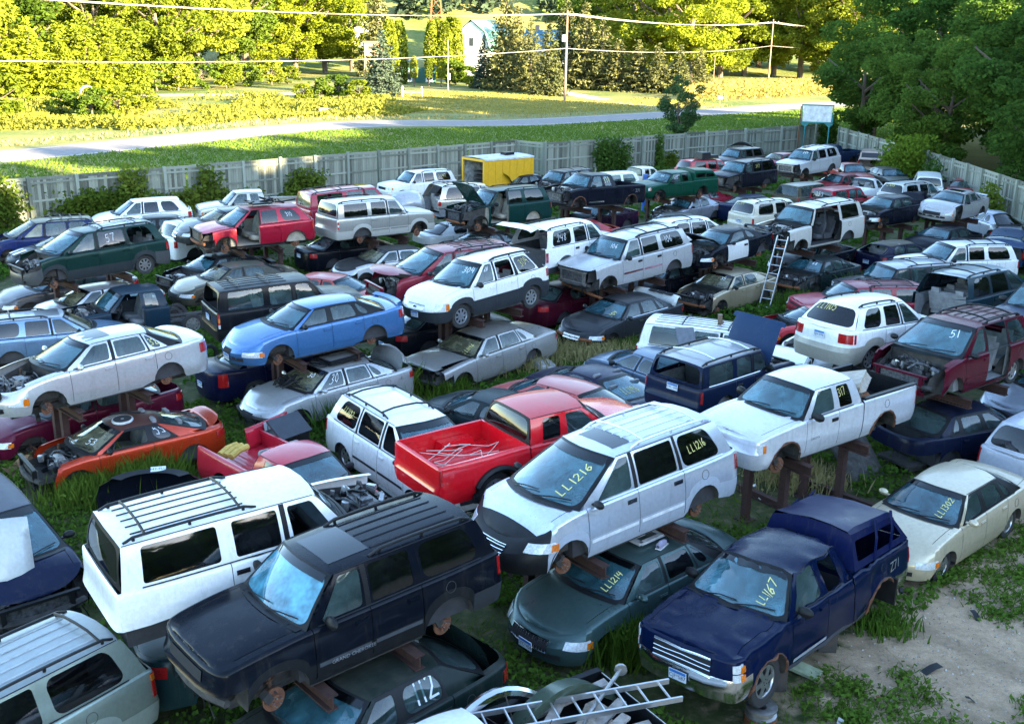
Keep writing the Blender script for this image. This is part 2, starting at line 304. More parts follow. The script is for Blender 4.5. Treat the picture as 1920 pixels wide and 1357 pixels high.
FORMS['regpickup'] = form('pickup', L=4.9, cols=[(1.3, 1.86), (1.46, 1.94), (2.36, 2.36), (2.5, 2.42), (2.52, 2.44), (2.74, 2.62)], cells='P0PPP', sA=1.3, sAt=1.86, sD=2.74, sDt=2.64, doors=[(1.4, 2.44)], bed0=2.84, bed1=4.86)

def zt_line(F, s):
    """height of the shoulder line (bonnet edge, belt, deck or bed rail)"""
    L = F['L']
    if s <= F['sA']:
        a = min(1, max(0, s/F['sA'])); return F['zh0'] + (F['zc']-F['zh0'])*(1-(1-a)**1.7)
    if 'bed0' in F and s > F['sD']+.02:
        return F['bedz']
    if s <= F['sD']:
        a = (s-F['sA'])/(F['sD']-F['sA']); return F['zc'] + (F['zbr']-F['zc'])*a
    a = (s-F['sD'])/max(.01, L-F['sD'])
    return F['zbr'] + (F['zd']-F['zbr'])*min(1, a*2.5) + (F['zend']-F['zd'])*a**2.4
def half_w(F, s, z):
    z0, zt = F['rk'], zt_line(F, s)
    zn = (z-z0)/max(.05, zt-z0)
    L = F['L']; w = F['W']/2
    w *= 1-.05*max(0, (1.1-s)/1.1)**2 - .045*max(0, (s-(L-1.1))/1.1)**2
    w *= 1-.05*max(0, (.35-zn)/.35)**2 - F['tum']*max(0, (zn-.45)/.55)**2
    for sw in (F['foh'], F['foh']+F['wb']):
        w += .018*math.exp(-((s-sw)/.42)**2)*max(0, 1-abs(zn-.45)*1.6)
    return w
def roof_z(F, s):
    a = (s-F['sAt'])/(F['sDt']-F['sAt'])
    return F['H']-F['rc'] - .05*(1-a)**2*(1 if a < 1 else 0) - (.035 if F['kind'] in ('suv', 'van', 'pickup') else .06)*max(0, a)**2
def roof_w(F, s):
    a = (s-(F['sAt']+F['sDt'])/2)/((F['sDt']-F['sAt'])/2)
    return F['Wr']/2*(1-.05*a*a)
def landmark(F, n):
    """named reference points of a form in car space (s, y, z); final letter L or R picks the side"""
    sg = 1 if n.endswith('L') else -1; k = n.rstrip('LR'); L = F['L']
    e = lambda s: half_w(F, s, zt_line(F, s))-.05
    if k == 'F': return (F['foh'], sg*(F['W']/2-.1), F['R'])           # front hub
    if k == 'B': return (F['foh']+F['wb'], sg*(F['W']/2-.1), F['R'])   # rear hub
    if k == 'wt': return (F['sAt'], sg*roof_w(F, F['sAt']), roof_z(F, F['sAt']))
    if k == 'wb': return (F['sA'], sg*e(F['sA']), zt_line(F, F['sA']))
    if k == 'rt': return (F['sDt'], sg*roof_w(F, F['sDt']), roof_z(F, F['sDt']))
    if k == 'rb': return (F['sD'], sg*e(F['sD']), zt_line(F, F['sD']))
    if k == 'm': return (F['sA']+.3, sg*(F['W']/2+.11), F['zc']+.08)
    if k == 'fc': return (F['srf']*.45, sg*F['W']/2*.9, .42 if F['kind'] in ('sedan', 'van') else .58)  # bumper corner
    if k == 'bc': return (L-F['srr']*.45, sg*F['W']/2*.92, .5 if F['kind'] in ('sedan', 'van') else .62)
    if k == 'tl': return (L-.12, sg*F['W']/2*.93, F['zbr']-.2)
    if k == 'N': return (.02, 0, F['zh0']-.05)
    if k == 'T': return (L-.02, 0, F['zend']-.05)
    if k == 'rc': return ((F['sAt']+F['sDt'])/2, 0, F['H'])            # roof centre
    if k == 'hc': return (.9*F['sA']/1.4, 0, zt_line(F, .7)+F['crown'])
    if k == 'bt': return (F.get('bed1', L), sg*F['W']/2*.94, F.get('bedz', F['zbr']))
    raise KeyError(n)
# ---------------------------------------------------------------- vehicles
MESH_CACHE = {}
def shared(key, fn):
    if key not in MESH_CACHE: MESH_CACHE[key] = fn()
    return MESH_CACHE[key]
def lerp(a, b, t): return a+(b-a)*t
def rim_mesh(style):
    mb = MB(); r = .66
    mb.lathe([(r, -.02), (r, .05), (.6*r/.66, .052), (.57, -.005), (.57, -.1)], n=24)
    if style == 'steel':
        mb.lathe([(.57, .0), (.42, .035), (.3, .02), (.16, .05), (0., .05)], n=20)
        for i in range(8):
            a = i*PI/4; mb.box((.47*math.cos(a), .03, .47*math.sin(a)), (.08, .02, .08), 1)
    else:
        k = int(style[5:]); wd = .6/k+.05
        mb.lathe([(.2, -.02), (.2, .045), (.1, .06), (0, .06)], n=12)
        mb.lathe([(.57, -.09), (.1, -.09)], n=16, m=1)
        for i in range(k):
            a = i*2*PI/k; rot = Matrix.Rotation(-a, 3, 'Y')
            P = [(.14, .05, -wd), (.14, .05, wd), (.36, .045, wd*.62), (.36, .045, -wd*.62), (.6, .03, -wd*.8), (.6, .03, wd*.8)]
            Q = [(x, y-.05, z) for x, y, z in P]
            mb.add([rot @ Vector(p) for p in P+Q], [(0, 1, 2, 3), (3, 2, 5, 4), (0, 3, 9, 6), (3, 4, 10, 9), (2, 1, 7, 8), (5, 2, 8, 11)])
        for i in range(5):
            a = i*2*PI/5+.3; mb.lathe([(.025, .06), (.025, .075), (0, .075)], (.12*math.cos(a), 0, .12*math.sin(a)), 6, 1)
    return mb.mesh('rim', ang=30)
def tyre_mesh():
    mb = MB()
    mb.lathe([(.66, -.13), (.72, -.2), (.9, -.215), (.975, -.19), (1., -.13), (1., -.045), (.985, -.04), (.985, -.025), (1., -.02), (1., .02), (.985, .025), (.985, .04), (1, .045), (1., .13), (.975, .19), (.9, .215), (.72, .2), (.66, .13)], n=28)
    for i in range(28):
        a = (i+.5)*2*PI/28; rot = Matrix.Rotation(-a, 3, 'Y')
        for y in (-.13, .13): mb.box(rot @ Vector((.99, y, 0)), (.03, .1, .1), rot=rot)
    return mb.mesh('tyre', ang=30)
def disc_mesh():
    mb = MB(); mb.lathe([(.06, -.02), (.15, -.02), (.15, .0), (.078, .0), (.078, .045), (.035, .047), (.035, .06), (0, .06)], n=24)
    for i in range(5):
        a = i*2*PI/5; mb.lathe([(.009, .045), (.009, .085), (0, .085)], (.055*math.cos(a), 0, .055*math.sin(a)), 6, 1)
    return mb.mesh('brake_disc', ang=30)
def knuckle_mesh():
    mb = MB(); mb.box((.02, -.07, .0), (.1, .1, .26), 0); mb.tube([(0, -.09, .05), (.0, -.16, .62)], [.035, .03], 8, 0)
    mb.tube([(0, -.1, -.08), (.05, -.55, -.02)], [.04, .03], 6, 0); mb.tube([(.12, -.5, 0), (0, -.08, -.06)], .022, 6, 0)
    for i in range(26):
        a0 = i*.6; mb.tube([(.07*math.cos(a0+d), -.14+.07*math.sin(a0+d), .2+(a0+d)*.02) for d in (0, .3, .6)], .012, 5, 0, cap=False)
    return mb.mesh('suspension_arm', ang=40)
def caliper_mesh():
    mb = MB(); mb.box((.11, .0, .07), (.1, .1, .13), 0, rot=Matrix.Rotation(.6, 3, 'Y')); return mb.mesh('caliper')
def seat_mesh():
    mb = MB(); D = math.radians
    def pad(c, d, rot):
        x, y, z = d[0]/2, d[1]/2, d[2]/2; e = .25
        rows = []
        for zz, k in ((-z, .8), (-z*.6, 1), (z*.6, 1), (z, .8)):
            ring = [(-x*k, -y*k*(1-e)), (-x*k*(1-e), -y*k), (x*k*(1-e), -y*k), (x*k, -y*k*(1-e)), (x*k, y*k*(1-e)), (x*k*(1-e), y*k), (-x*k*(1-e), y*k), (-x*k, y*k*(1-e))]
            rows.append([Vector(c)+rot @ Vector((a, b, zz)) for a, b in ring+ring[:1]])
        mb.grid(rows); mb.add(rows[0][:-1], [tuple(range(8))[::-1]]); mb.add(rows[-1][:-1], [tuple(range(8))])
    pad((0, 0, .12), (.52, .5, .2), Matrix.Rotation(D(-6), 3, 'Y'))
    pad((-.3, 0, .5), (.17, .48, .66), Matrix.Rotation(D(-16), 3, 'Y'))
    pad((-.42, 0, .9), (.1, .27, .18), Matrix.Rotation(D(-12), 3, 'Y'))
    return mb.mesh('seat', ang=60)
def bench_mesh():
    mb = MB(); mb.box((0, 0, .12), (.5, 1.24, .2), 0); mb.box((-.3, 0, .45), (.16, 1.24, .55), 0, rot=Matrix.Rotation(R(-14), 3, 'Y'))
    for y in (-.4, .4): mb.box((-.4, y, .78), (.09, .26, .14), 0)
    return mb.mesh('rear_bench')
def steer_mesh():
    mb = MB(); n = 18; P = [(0, .19*math.cos(i*2*PI/n), .19*math.sin(i*2*PI/n)) for i in range(n+1)]
    mb.tube(P, .016, 6, cap=False); mb.box((0, 0, 0), (.05, .12, .1)); mb.box((0, 0, 0), (.02, .36, .03)); mb.tube([(0, 0, 0), (.25, 0, -.08)], .03, 6)
    return mb.mesh('steering_wheel')
def engine_mesh(seed):
    rn = random.Random(seed); mb = MB()
    mb.box((0, 0, .1), (.5, .55, .35), 0); mb.box((.0, .05, .33), (.36, .46, .1), rn.choice((0, 1, 2))); mb.box((0, .05, .40), (.22, .36, .05), rn.choice((0, 1)))
    for i in range(34):
        c = (rn.uniform(-.42, .42), rn.uniform(-.62, .62), rn.uniform(.05, .38)); mb.box(c, (rn.uniform(.05, .2), rn.uniform(.05, .2), rn.uniform(.04, .16)), rn.choice((0, 0, 0, 1, 2)), rot=Euler((rn.uniform(-.4, .4), rn.uniform(-.4, .4), rn.uniform(0, 3))).to_matrix())
    for i in range(5): 
        c = (rn.uniform(-.4, .4), rn.uniform(-.55, .55), .3); mb.lathe([(.0, .06), (.07, .06), (.08, 0), (.06, -.1)], c, 10, rn.choice((0, 1, 2)), axis='z')
    for i in range(16):
        a = Vector((rn.uniform(-.45, .45), rn.uniform(-.6, .6), rn.uniform(.15, .35))); b = Vector((rn.uniform(-.45, .45), rn.uniform(-.6, .6), rn.uniform(.15, .35)))
        mb.tube([a, lerp(a, b, .33)+Vector((0, 0, .14)), lerp(a, b, .66)+Vector((0, 0, .12)), b], rn.choice((.012, .02, .03)), 5, rn.choice((0, 0, 2)), cap=False)
    return mb.mesh('engine', ang=35)
def zbot(F, s):
    z = F['rk']
    for sw in (F['foh'], F['foh']+F['wb']):
        d = abs(s-sw)
        if d < F['Ra']: z = max(z, F['R']+math.sqrt(F['Ra']**2-d*d)-.02)
    return z
RR = .05
def shell(F, c, z):
    t, q = c
    zt = zt_line(F, q if t == 's' else (0 if t == 'f' else F['L'])); L = F['L']
    if t == 's': return (q, half_w(F, q, z))
    zb = .5 if F['kind'] in ('sedan', 'van') else .7
    if t == 'f':
        n, sr, lean = F['nf'], F['srf'], F['leanf']
    else:
        n, sr, lean = F['nr'], F['srr'], F['leanr']
    e = 2/n; cs, sn = max(0, math.cos(q)), max(0, math.sin(q))
    s0 = sr*(1-cs**e); yf = sn**e
    P = lean*max(0, (z-zb)/max(.1, zt-zb))**1.4 - (F['bump'] if z < zb else 0) + .1*max(0, (zb-.12-z)/.4)
    s = s0+P*cs
    if t == 'f': return (s, half_w(F, s0, z)*yf)
    return (L-s, half_w(F, L-s0, z)*yf)
def col_s(F, c):
    t, q = c
    if t == 's': return q
    n, sr = (F['nf'], F['srf']) if t == 'f' else (F['nr'], F['srr'])
    s0 = sr*(1-max(0, math.cos(q))**(2/n)); return s0 if t == 'f' else F['L']-s0
def edge_pt(F, c, k):
    """k=1 fully inset onto the top, k=.3 on the rounding"""
    t, q = c; s = col_s(F, c); zt = zt_line(F, s)
    z = zt-RR+RR*(1 if k == 1 else .72); p = shell(F, c, zt-RR*.5)
    d = RR*k
    if t == 's': return (p[0], p[1]-d, z)
    sg = 1 if t == 'f' else -1
    return (p[0]+sg*d*math.cos(q), max(0, p[1]-d*math.sin(q)), z)
TROWS = [0, .1, .25, .42, .58, .72, .86, 1.]
def round_cell(M, du, dv, marg, rad, k=4):
    """outer ring and rounded inner ring (u, v) of a window cell"""
    mu, mv = min(.3, marg/du), min(.3, marg/dv); ru, rv = min(.45-mu/2, rad/du), min(.45-mv/2, rad/dv)
    inn = []; out = []
    for cx, cy, a0, ox, oy in ((mu+ru, mv+rv, PI, 0, 0), (1-mu-ru, mv+rv, 1.5*PI, 1, 0), (1-mu-ru, 1-mv-rv, 0, 1, 1), (mu+ru, 1-mv-rv, .5*PI, 0, 1)):
        for j in range(k+1):
            a = a0+j*PI/2/k; inn.append((cx+ru*math.cos(a), cy+rv*math.sin(a)))
            u, v = inn[-1]; m = k/2
            first = (ox, cy) if a0 in (PI, 0) else (cx, oy); last = (cx, oy) if a0 in (PI, 0) else (ox, cy)
            out.append((lerp(first[0], ox, j/m), lerp(first[1], oy, j/m)) if j <= m else (lerp(ox, last[0], (j-m)/m), lerp(oy, last[1], (j-m)/m)))
        nx = {(0, 0): (1, 0), (1, 0): (1, 1), (1, 1): (0, 1), (0, 1): (0, 0)}[(ox, oy)]
        for tt in (.25, .5, .75):
            if ox != nx[0]:
                u = lerp(mu+ru, 1-mu-ru, tt if nx[0] else 1-tt); inn.append((u, mv if oy == 0 else 1-mv)); out.append((u, oy))
            else:
                v = lerp(mv+rv, 1-mv-rv, tt if nx[1] else 1-tt); inn.append((1-mu if ox else mu, v)); out.append((ox, v))
    return inn, out
def off(M, u, v, d):
    e = .01; p = Vector(M(u, v)); a = Vector(M(min(1, u+e), v))-Vector(M(max(0, u-e), v)); b = Vector(M(u, min(1, v+e)))-Vector(M(u, max(0, v-e)))
    n = a.cross(b); n = n.normalized() if n.length > 1e-12 else Vector((0, 0, 1)); return p+n*d
def build_car(name, F, col, label, cat, loc, rot, group=None, **o):
    """o: wheels (FL FR RL RR: w d n), miss (set of part names), hood ('on','off', angle), clad, chalk, plate, rack, seed ..."""
    rn = random.Random(o.get('seed', hash(label) % 9999 if False else sum(map(ord, label)))); L = F['L']; miss = set(o.get('miss', '').split())
    root = empty(name, loc, rot); tag(root, label, cat, group)
    PM = col if not isinstance(col, tuple) else paint(col, o.get('metal', .0), o.get('dust', .25), o.get('rough', .24))
    hood_m = paint(o['hood_col'], 0, .3, .4) if 'hood_col' in o else PM
    clad = o.get('clad'); CM = paint(clad, 0, .3, .5) if isinstance(clad, tuple) else (clad or PM); crows = o.get('crows', 3)
    bum = o.get('bumper'); BM = bum if bum is not None and not isinstance(bum, tuple) else (paint(bum, 0, .3, .4) if bum else PM)
    fblack = o.get('frame', 'paint') == 'black'; FM = BLACK if fblack else PM
    T = lambda s, y, z: (L/2-s, y, z)
    dent = o.get('dent', 0.); sd = rn.uniform(0, 50)
    def P3(s, y, z, sg):
        if dent:
            q = Vector((s*2.2+sd, y*2, z*2.5)); d = noise.noise(q)*dent+noise.noise(q*2.7)*dent*.5
            y -= d*.5 if y > .3 else 0; z -= abs(d)*(1 if z > .85 else .2); s += d*.3
        return (L/2-s, y*sg, z)
    # ---- columns round half the plan
    kind = F['kind']; truckish = kind in ('suv', 'pickup')
    cols = [('f', q*PI/2/7) for q in range(7)]
    marks = set([F['srf'], L-F['srr'], F['sA'], F['sD']])
    af, ab = F['foh'], F['foh']+F['wb']
    for sw in (af, ab):
        for j in range(11):
            a = PI*j/10; marks.add(round(sw-F['Ra']*math.cos(a)*.999, 4))
    gaps = []; D = list(F['doors'])
    for a, b in D:
        for x in (a, b): gaps.append(x)
    for x in sorted(set(gaps)): marks |= {x-.006, x+.006}
    if kind == 'pickup': marks |= {F['sD']+.01, F['sD']+.035, F['bed0']}
    ms = sorted(m for m in marks if F['srf'] <= m <= L-F['srr']+1e-6)
    out = []
    for a, b in zip(ms, ms[1:]):
        out.append(a)
        if b-a > .3:
            k = int((b-a)/.22)
            out += [lerp(a, b, j/k) for j in range(1, k)]
    out.append(ms[-1]); ms = [x for i, x in enumerate(out) if i == 0 or x-out[i-1] > .003]
    nF = len(cols); cols += [('s', x) for x in ms]; nS = len(cols)
    cols += [('r', PI/2-q*PI/2/7) for q in range(1, 8)]
    S = [col_s(F, c) for c in cols]
    isgap = lambda a, b: any(abs((a+b)/2-g) < .004 for g in gaps) and b-a < .02
    fb_r = 4 if truckish else 5; rb_r = 3 if truckish else 4
    if kind == 'van': rb_r = 4
    PB = {}                                                       # part name -> MB
    def part(n):
        if n not in PB: PB[n] = MB()
        return PB[n]
    wagon = kind in ('suv', 'van') or F['sD'] > L-.4
    front_cut = o.get('front', '')                                # 'bare': nose stripped
    for sg in (1, -1):
        sd_n = 'L' if sg > 0 else 'R'
        G = []
        for c, s in zip(cols, S):
            zt = zt_line(F, s); zb = zbot(F, s); col_ = []
            for t in TROWS:
                z = zb+(zt-RR-zb)*t; p = shell(F, c, z); col_.append(P3(p[0], p[1], z, sg))
            for k in (.3, 1):
                p = edge_pt(F, c, k); col_.append(P3(p[0], p[1], p[2], sg))
            G.append(col_)
        for i in range(len(cols)-1):
            a, b = S[i], S[i+1]; mid = (a+b)/2
            door = next((d for d, (x, y) in enumerate(D) if x < mid < y and not isgap(a, b)), None)
            fz = b <= af-F['Ra']+.02; rz = a >= ab+F['Ra']-.02
            for r in range(len(TROWS)+1):
                if isgap(a, b) and r >= 1: continue
                m = 0; pn = 'body'
                if r < crows and clad: m = 1
                if door is not None and r >= 1: pn = 'door%d%s' % (door, sd_n)
                elif fz and r < fb_r: pn = 'front_bumper'
                elif fz and i < nF: pn = 'nose'
                elif b <= af+F['Ra']+.02 and a >= F['srf']-.01: pn = 'fender'+sd_n
                elif rz and r < rb_r: pn = 'rear_bumper'
                elif i >= nS+1 and wagon or (kind == 'pickup' and i >= nS+1): pn = 'tailgate'
                if kind == 'pickup' and F['sD']+.008 < a and b < F['sD']+.04: continue
                if o.get('nobed') and b > F['sD']+.03: continue
                q = (G[i][r], G[i+1][r], G[i+1][r+1], G[i][r+1])
                part(pn).add(q if sg > 0 else q[::-1], [(0, 1, 2, 3)], m)
        # wheel wells
        for sw in (af, ab):
            lin = part('wheel_liner%d%d' % (sg, sw > 2))
            if o.get('nobed') and sw == ab: continue
            rowA = []; 
            for j in range(13):
                a = PI*j/12; s = sw-F['Ra']*math.cos(a); z = F['R']+F['Ra']*math.sin(a)-.015
                y = half_w(F, s, z)-.005; rowA.append([T(s, sg*y, z), T(s, sg*(y-.1), z-.0), T(s, sg*(y-.36), z)])
            lin.grid(rowA); c0 = T(sw, sg*(F['W']/2-.36), F['R']-.05)
            n = len(rowA); lin.add([r_[2] for r_ in rowA]+[c0], [(j, j+1, n) for j in range(n-1)])
        # top slices: bonnet and deck
        gl = [1, .94, .884, .872, .7, .45, .2, 0]
        for lo, hi, pn in ((0, None, 'hood'), (None, 0, 'deck')):
            idx = [i for i in range(len(cols)) if (S[i] <= F['sA']+1e-6 if pn == 'hood' else S[i] >= F['sD']-1e-6)]
            if pn == 'deck' and kind == 'pickup': continue
            rows = []
            for i in idx:
                s, y, z = edge_pt(F, cols[i], 1); w = min(1, y/(F['W']*.3)); row = []
                for g in gl:
                    if pn == 'hood': ss = s-F['kx']*(1-g*g)*max(0, (s-F['srf'])/(F['sA']-F['srf']))
                    else: ss = s+F['kr']*(1-g*g)*max(0, (L-F['srr']-s)/max(.02, L-F['srr']-F['sD']) if not wagon else (L-s)/(L-F['sD'])*(1-.0))
                    if pn == 'deck' and wagon: ss = min(ss, L-.03)
                    bul = o.get('hoodbulge', .014 if truckish else .005)*(.5 < g < .75) if pn == 'hood' else 0
                    row.append(P3(ss, y*g, z+F['crown']*w*(1-g*g)*(1 if pn == 'hood' else .5)+bul, sg))
                rows.append(row)
            for a_ in range(len(rows)-1):
                for j in range(len(gl)-1):
                    if gl[j] == .884:
                        if cols[idx[a_]][0] == 's' or pn == 'deck': 
                            if not (wagon and pn == 'deck'): continue
                    n_ = 'body'
                    if pn == 'hood' and (gl[j] < .88 or (cols[idx[a_]][0] == 'f')): n_ = 'hood'
                    if pn == 'deck' and gl[j] < .88: n_ = 'tailgate' if wagon else 'trunk_lid'
                    q = (rows[a_][j], rows[a_+1][j], rows[a_+1][j+1], rows[a_][j+1])
                    part(n_).add(q if sg > 0 else q[::-1], [(0, 1, 2, 3)], 1 if (n_ == 'hood' and o.get('bra') and S[idx[a_]] < .22) else 0)
    # ---- greenhouse
    ye = lambda s: half_w(F, s, zt_line(F, s)-RR*.5)-RR
    def side_map(i, sg):
        (b0, t0), (b1, t1) = F['cols'][i], F['cols'][i+1]
        def Mp(u, v):
            sb, st = lerp(b0, b1, u), lerp(t0, t1, u)
            y = lerp(ye(sb), roof_w(F, st), v)+.035*v*(1-v)*4*.6; z = lerp(zt_line(F, sb), roof_z(F, st), v)
            return P3(lerp(sb, st, v), y, z, sg)
        du = max(.06, ((b1-b0)+(t1-t0))/2); dv = roof_z(F, (t0+t1)/2)-zt_line(F, b0)
        return Mp, du, dv
    def ws_map(u, v):
        f = 2*u-1
        s = lerp(F['sA']-F['kx']*(1-f*f), F['sAt']-F['kt']*(1-f*f), v)-.03*v*(1-v)*4
        y = f*lerp(ye(F['sA']), roof_w(F, F['sAt']), v)
        z = lerp(zt_line(F, F['sA'])+F['crown']*(1-f*f), roof_z(F, F['sAt'])+F['rc']*(1-abs(f)**3), v)
        return P3(s, abs(y), z, 1 if y >= 0 else -1)
    def rw_map(u, v):
        f = 1-2*u
        s = lerp(F['sD']+F['kr']*(1-f*f), F['sDt']+F['krt']*(1-f*f), v)+.03*v*(1-v)*4
        if wagon: s = min(s, L-.04)
        y = f*lerp(ye(F['sD']), roof_w(F, F['sDt']), v)
        z = lerp(zt_line(F, F['sD'])+F['crown']*.5*(1-f*f), roof_z(F, F['sDt'])+F['rc']*(1-abs(f)**3), v)
        return P3(s, abs(y), z, 1 if y >= 0 else -1)
    glassobjs = []
    def pane(Mp, du, dv, marg, rad, frame_mb, fm, sg, gname, gmat, parent_part, missing=False, so=1):
        inn, outr = round_cell(Mp, du, dv, marg, rad); n = len(inn)
        A = [Mp(*p) for p in outr]; B = [Mp(*p) for p in inn]; C_ = [tuple(off(Mp, u, v, -.012*so)) for u, v in inn]
        fs = [(j, (j+1) % n, n+(j+1) % n, n+j) for j in range(n)]; fs2 = [(n+j, n+(j+1) % n, 2*n+(j+1) % n, 2*n+j) for j in range(n)]
        if sg < 0: fs = [f[::-1] for f in fs]; fs2 = [f[::-1] for f in fs2]
        frame_mb.add(A+B+C_, fs+fs2, fm)
        if missing: return
        g = MB(); cu = sum(p[0] for p in inn)/n; cv = sum(p[1] for p in inn)/n; vs = []
        for k in (1, .72, .38): vs += [tuple(off(Mp, lerp(cu, u, k), lerp(cv, v, k), -.008*so)) for u, v in inn]
        vs.append(tuple(off(Mp, cu, cv, -.008*so))); fs = []
        for ring in (0, 1):
            for j in range(n): fs.append((ring*n+j, ring*n+(j+1) % n, (ring+1)*n+(j+1) % n, (ring+1)*n+j))
        fs += [(2*n+j, 2*n+(j+1) % n, 3*n) for j in range(n)]
        if sg < 0: fs = [f[::-1] for f in fs]
        g.add(vs, fs); glassobjs.append((gname, g, gmat, parent_part))
    gk = o.get('glass', 'clear'); g2 = o.get('rglass', 'clear')
    maps = {}
    for sg in (1, -1):
        sdn = 'L' if sg > 0 else 'R'
        for i, ch in enumerate(F['cells']):
            Mp, du, dv = side_map(i, sg); maps[(i, sg)] = (Mp, du, dv)
            if ch in 'PB':
                rows = [[Mp(u, v) for u in (0, .5, 1)] for v in (0, .2, .5, .8, 1)]
                part('body').grid(rows, 2 if ch == 'B' or o.get('bpillar') and i > 0 else 0, flip=sg > 0)
            else:
                d = int(ch); pn = 'door%d%s' % (d, sdn) if d < len(D) else 'body'
                if pn in miss: 
                    continue
                wn = 'win%s%s' % (ch, sdn)
                last = (i == len(F['cells'])-2)
                pane(Mp, du, dv, o.get('wm', .035), (.13 if (last and kind != 'pickup' and F['nr'] < 7.5) else .05), part(pn), 2 if fblack else 0, -sg, 'side_window', glass(gk if ch == '0' else (g2 if ch != '2' or gk == 'dark' else g2)), pn, wn in miss, sg)
    pane(ws_map, 1.3, .62, .035, .1, part('body'), 2, 1, 'windshield', glass(o.get('wglass', 'wind')), 'root', 'windshield' in miss)
    pane(rw_map, 1.25, .5, .05, .12, part('tailgate' if wagon else 'body'), 2 if not wagon or o.get('blackback') else 0, 1, 'rear_window', glass(o.get('bglass', g2)), 'root', 'rear_window' in miss)
    # ---- roof
    rows = []
    gs = [-1, -.95, -.8, -.5, 0, .5, .8, .95, 1]
    for a in [i/10 for i in range(11)]:
        row = []
        for g in gs:
            ss = lerp(F['sAt']-F['kt']*(1-g*g), F['sDt']+F['krt']*(1-g*g), a); sr_ = lerp(F['sAt'], F['sDt'], a)
            if wagon: ss = min(ss, L-.05)
            row.append(P3(ss, abs(g)*roof_w(F, sr_), roof_z(F, sr_)+F['rc']*(1-abs(g)**3), 1 if g >= 0 else -1))
        rows.append(row)
    roofm = paint(o['roof_col'], 0, .35, .4) if 'roof_col' in o else PM
    part('roof').grid(rows)
    def on_roof(s, y, dz=.0):
        w = roof_w(F, s); g = min(1, abs(y)/w); return P3(s, abs(y), roof_z(F, s)+F['rc']*(1-g**3)+dz, 1 if y >= 0 else -1)
    # ---- emit sheet-metal parts
    names = {'body': 'body', 'hood': 'hood', 'deck': 'body', 'roof': 'roof', 'nose': 'nose_panel', 'wheel_liner': 'wheel_liner', 'front_bumper': 'front_bumper', 'rear_bumper': 'rear_bumper', 'trunk_lid': 'trunk_lid', 'tailgate': 'tailgate'}
    objs = {}
    for pn, mb in PB.items():
        if pn in miss or (pn.startswith('wheel_liner') and 'wheel_liner' in miss): continue
        nm = names.get(pn) or 'wheel_liner' if pn.startswith('wheel_liner') else names.get(pn) or ('door' if pn.startswith('door') else 'fender')
        mt = {'front_bumper': [BM, CM if not bum else BM], 'rear_bumper': [BM, CM if not bum else BM], 'roof': roofm, 'hood': [hood_m, BLACK]}.get(pn, [PM, CM, BLACK])
        if pn == 'front_bumper' and o.get('bra'): mt = [BLACK, BLACK]
        if pn == 'nose' and o.get('bra'): mt = [BLACK, BLACK, BLACK]
        if pn.startswith('wheel_liner'): mt = UNDER
        ang = o.get('doors_open', {}).get(pn)
        hang = o.get('hood_open') if pn == 'hood' else (o.get('lid_open') if pn in ('trunk_lid', 'tailgate') and (pn == 'trunk_lid' or wagon) else None)
        if pn == 'tailgate' and hang and wagon: pass
        if ang or hang:
            if ang:
                d = int(pn[4]); sgn = 1 if pn[5] == 'L' else -1; piv = Vector(T(D[d][0], sgn*(F['W']/2-.03), .6)); rt = Matrix.Rotation(sgn*ang, 4, 'Z')
            elif pn == 'hood': piv = Vector(T(F['sA']-F['kx']*.5, 0, F['zc']+.03)); rt = Matrix.Rotation(-hang, 4, 'Y')
            elif wagon: piv = Vector(T(F['sDt']+.02, 0, F['H']-.03)); rt = Matrix.Rotation(hang, 4, 'Y')
            else: piv = Vector(T(F['sD']+F['kr'], 0, F['zbr']+.02)); rt = Matrix.Rotation(hang, 4, 'Y')
            mb.v = [tuple(rt @ (Vector(v)-piv)+piv) for v in mb.v]
            for gi, (gn, g, gm, pp) in enumerate(glassobjs):
                if pp == pn or (pn == 'tailgate' and gn == 'rear_window'): g.v = [tuple(rt @ (Vector(v)-piv)+piv) for v in g.v]
        if pn == 'door0L' and o.get('whitedoor'): mt = [paint((.62, .62, .61)), PM, BLACK]
        ob = mb.obj(nm, mt, root, merge=True, ang=38); objs[pn] = ob
    for gn, g, gm, pp in glassobjs:
        if pp in miss: continue
        g.obj(gn, gm, objs.get(pp) if pp.startswith('door') else root, ang=60)
    # ---- inner tub, floor, engine bay
    tub = MB(); z0 = F['rk']+.05; cabs, cabe = F['sA']-.12, (F['sD'] if kind != 'pickup' else F['sD']-.02)
    W2 = F['W']/2-.13
    tub.add([T(cabs, -W2, z0), T(cabs, W2, z0), T(cabe, W2, z0), T(cabe, -W2, z0)], [(0, 1, 2, 3)])
    segs = [(cabs, D[0][0])]+[(a, b) for a, b in D]+[(D[-1][1], cabe)]
    for sg in (1, -1):
        for k, (a, b) in enumerate(segs):
            if 1 <= k <= len(D) and ('door%d%s' % (k-1, 'L' if sg > 0 else 'R') in miss or 'door%d%s' % (k-1, 'L' if sg > 0 else 'R') in o.get('doors_open', {})): continue
            zt = min(zt_line(F, a), zt_line(F, b))-.06
            tub.add([T(a, sg*W2, z0), T(b, sg*W2, z0), T(b, sg*W2, zt), T(a, sg*W2, zt)], [(0, 1, 2, 3)])
    for s in (cabs, cabe):
        if s == cabe and 'tailgate' in miss and kind != 'pickup': continue
        zt = zt_line(F, min(s, F['sD']))-(.1 if s == cabs else .06)
        tub.add([T(s, -W2, z0), T(s, W2, z0), T(s, W2, zt), T(s, -W2, zt)], [(0, 1, 2, 3)])
    tub.obj('cabin_trim', o.get('trim', DASH), root, smooth=False)
    und = MB(); wf = F['W']/2-.42; zf = F['rk']-.0
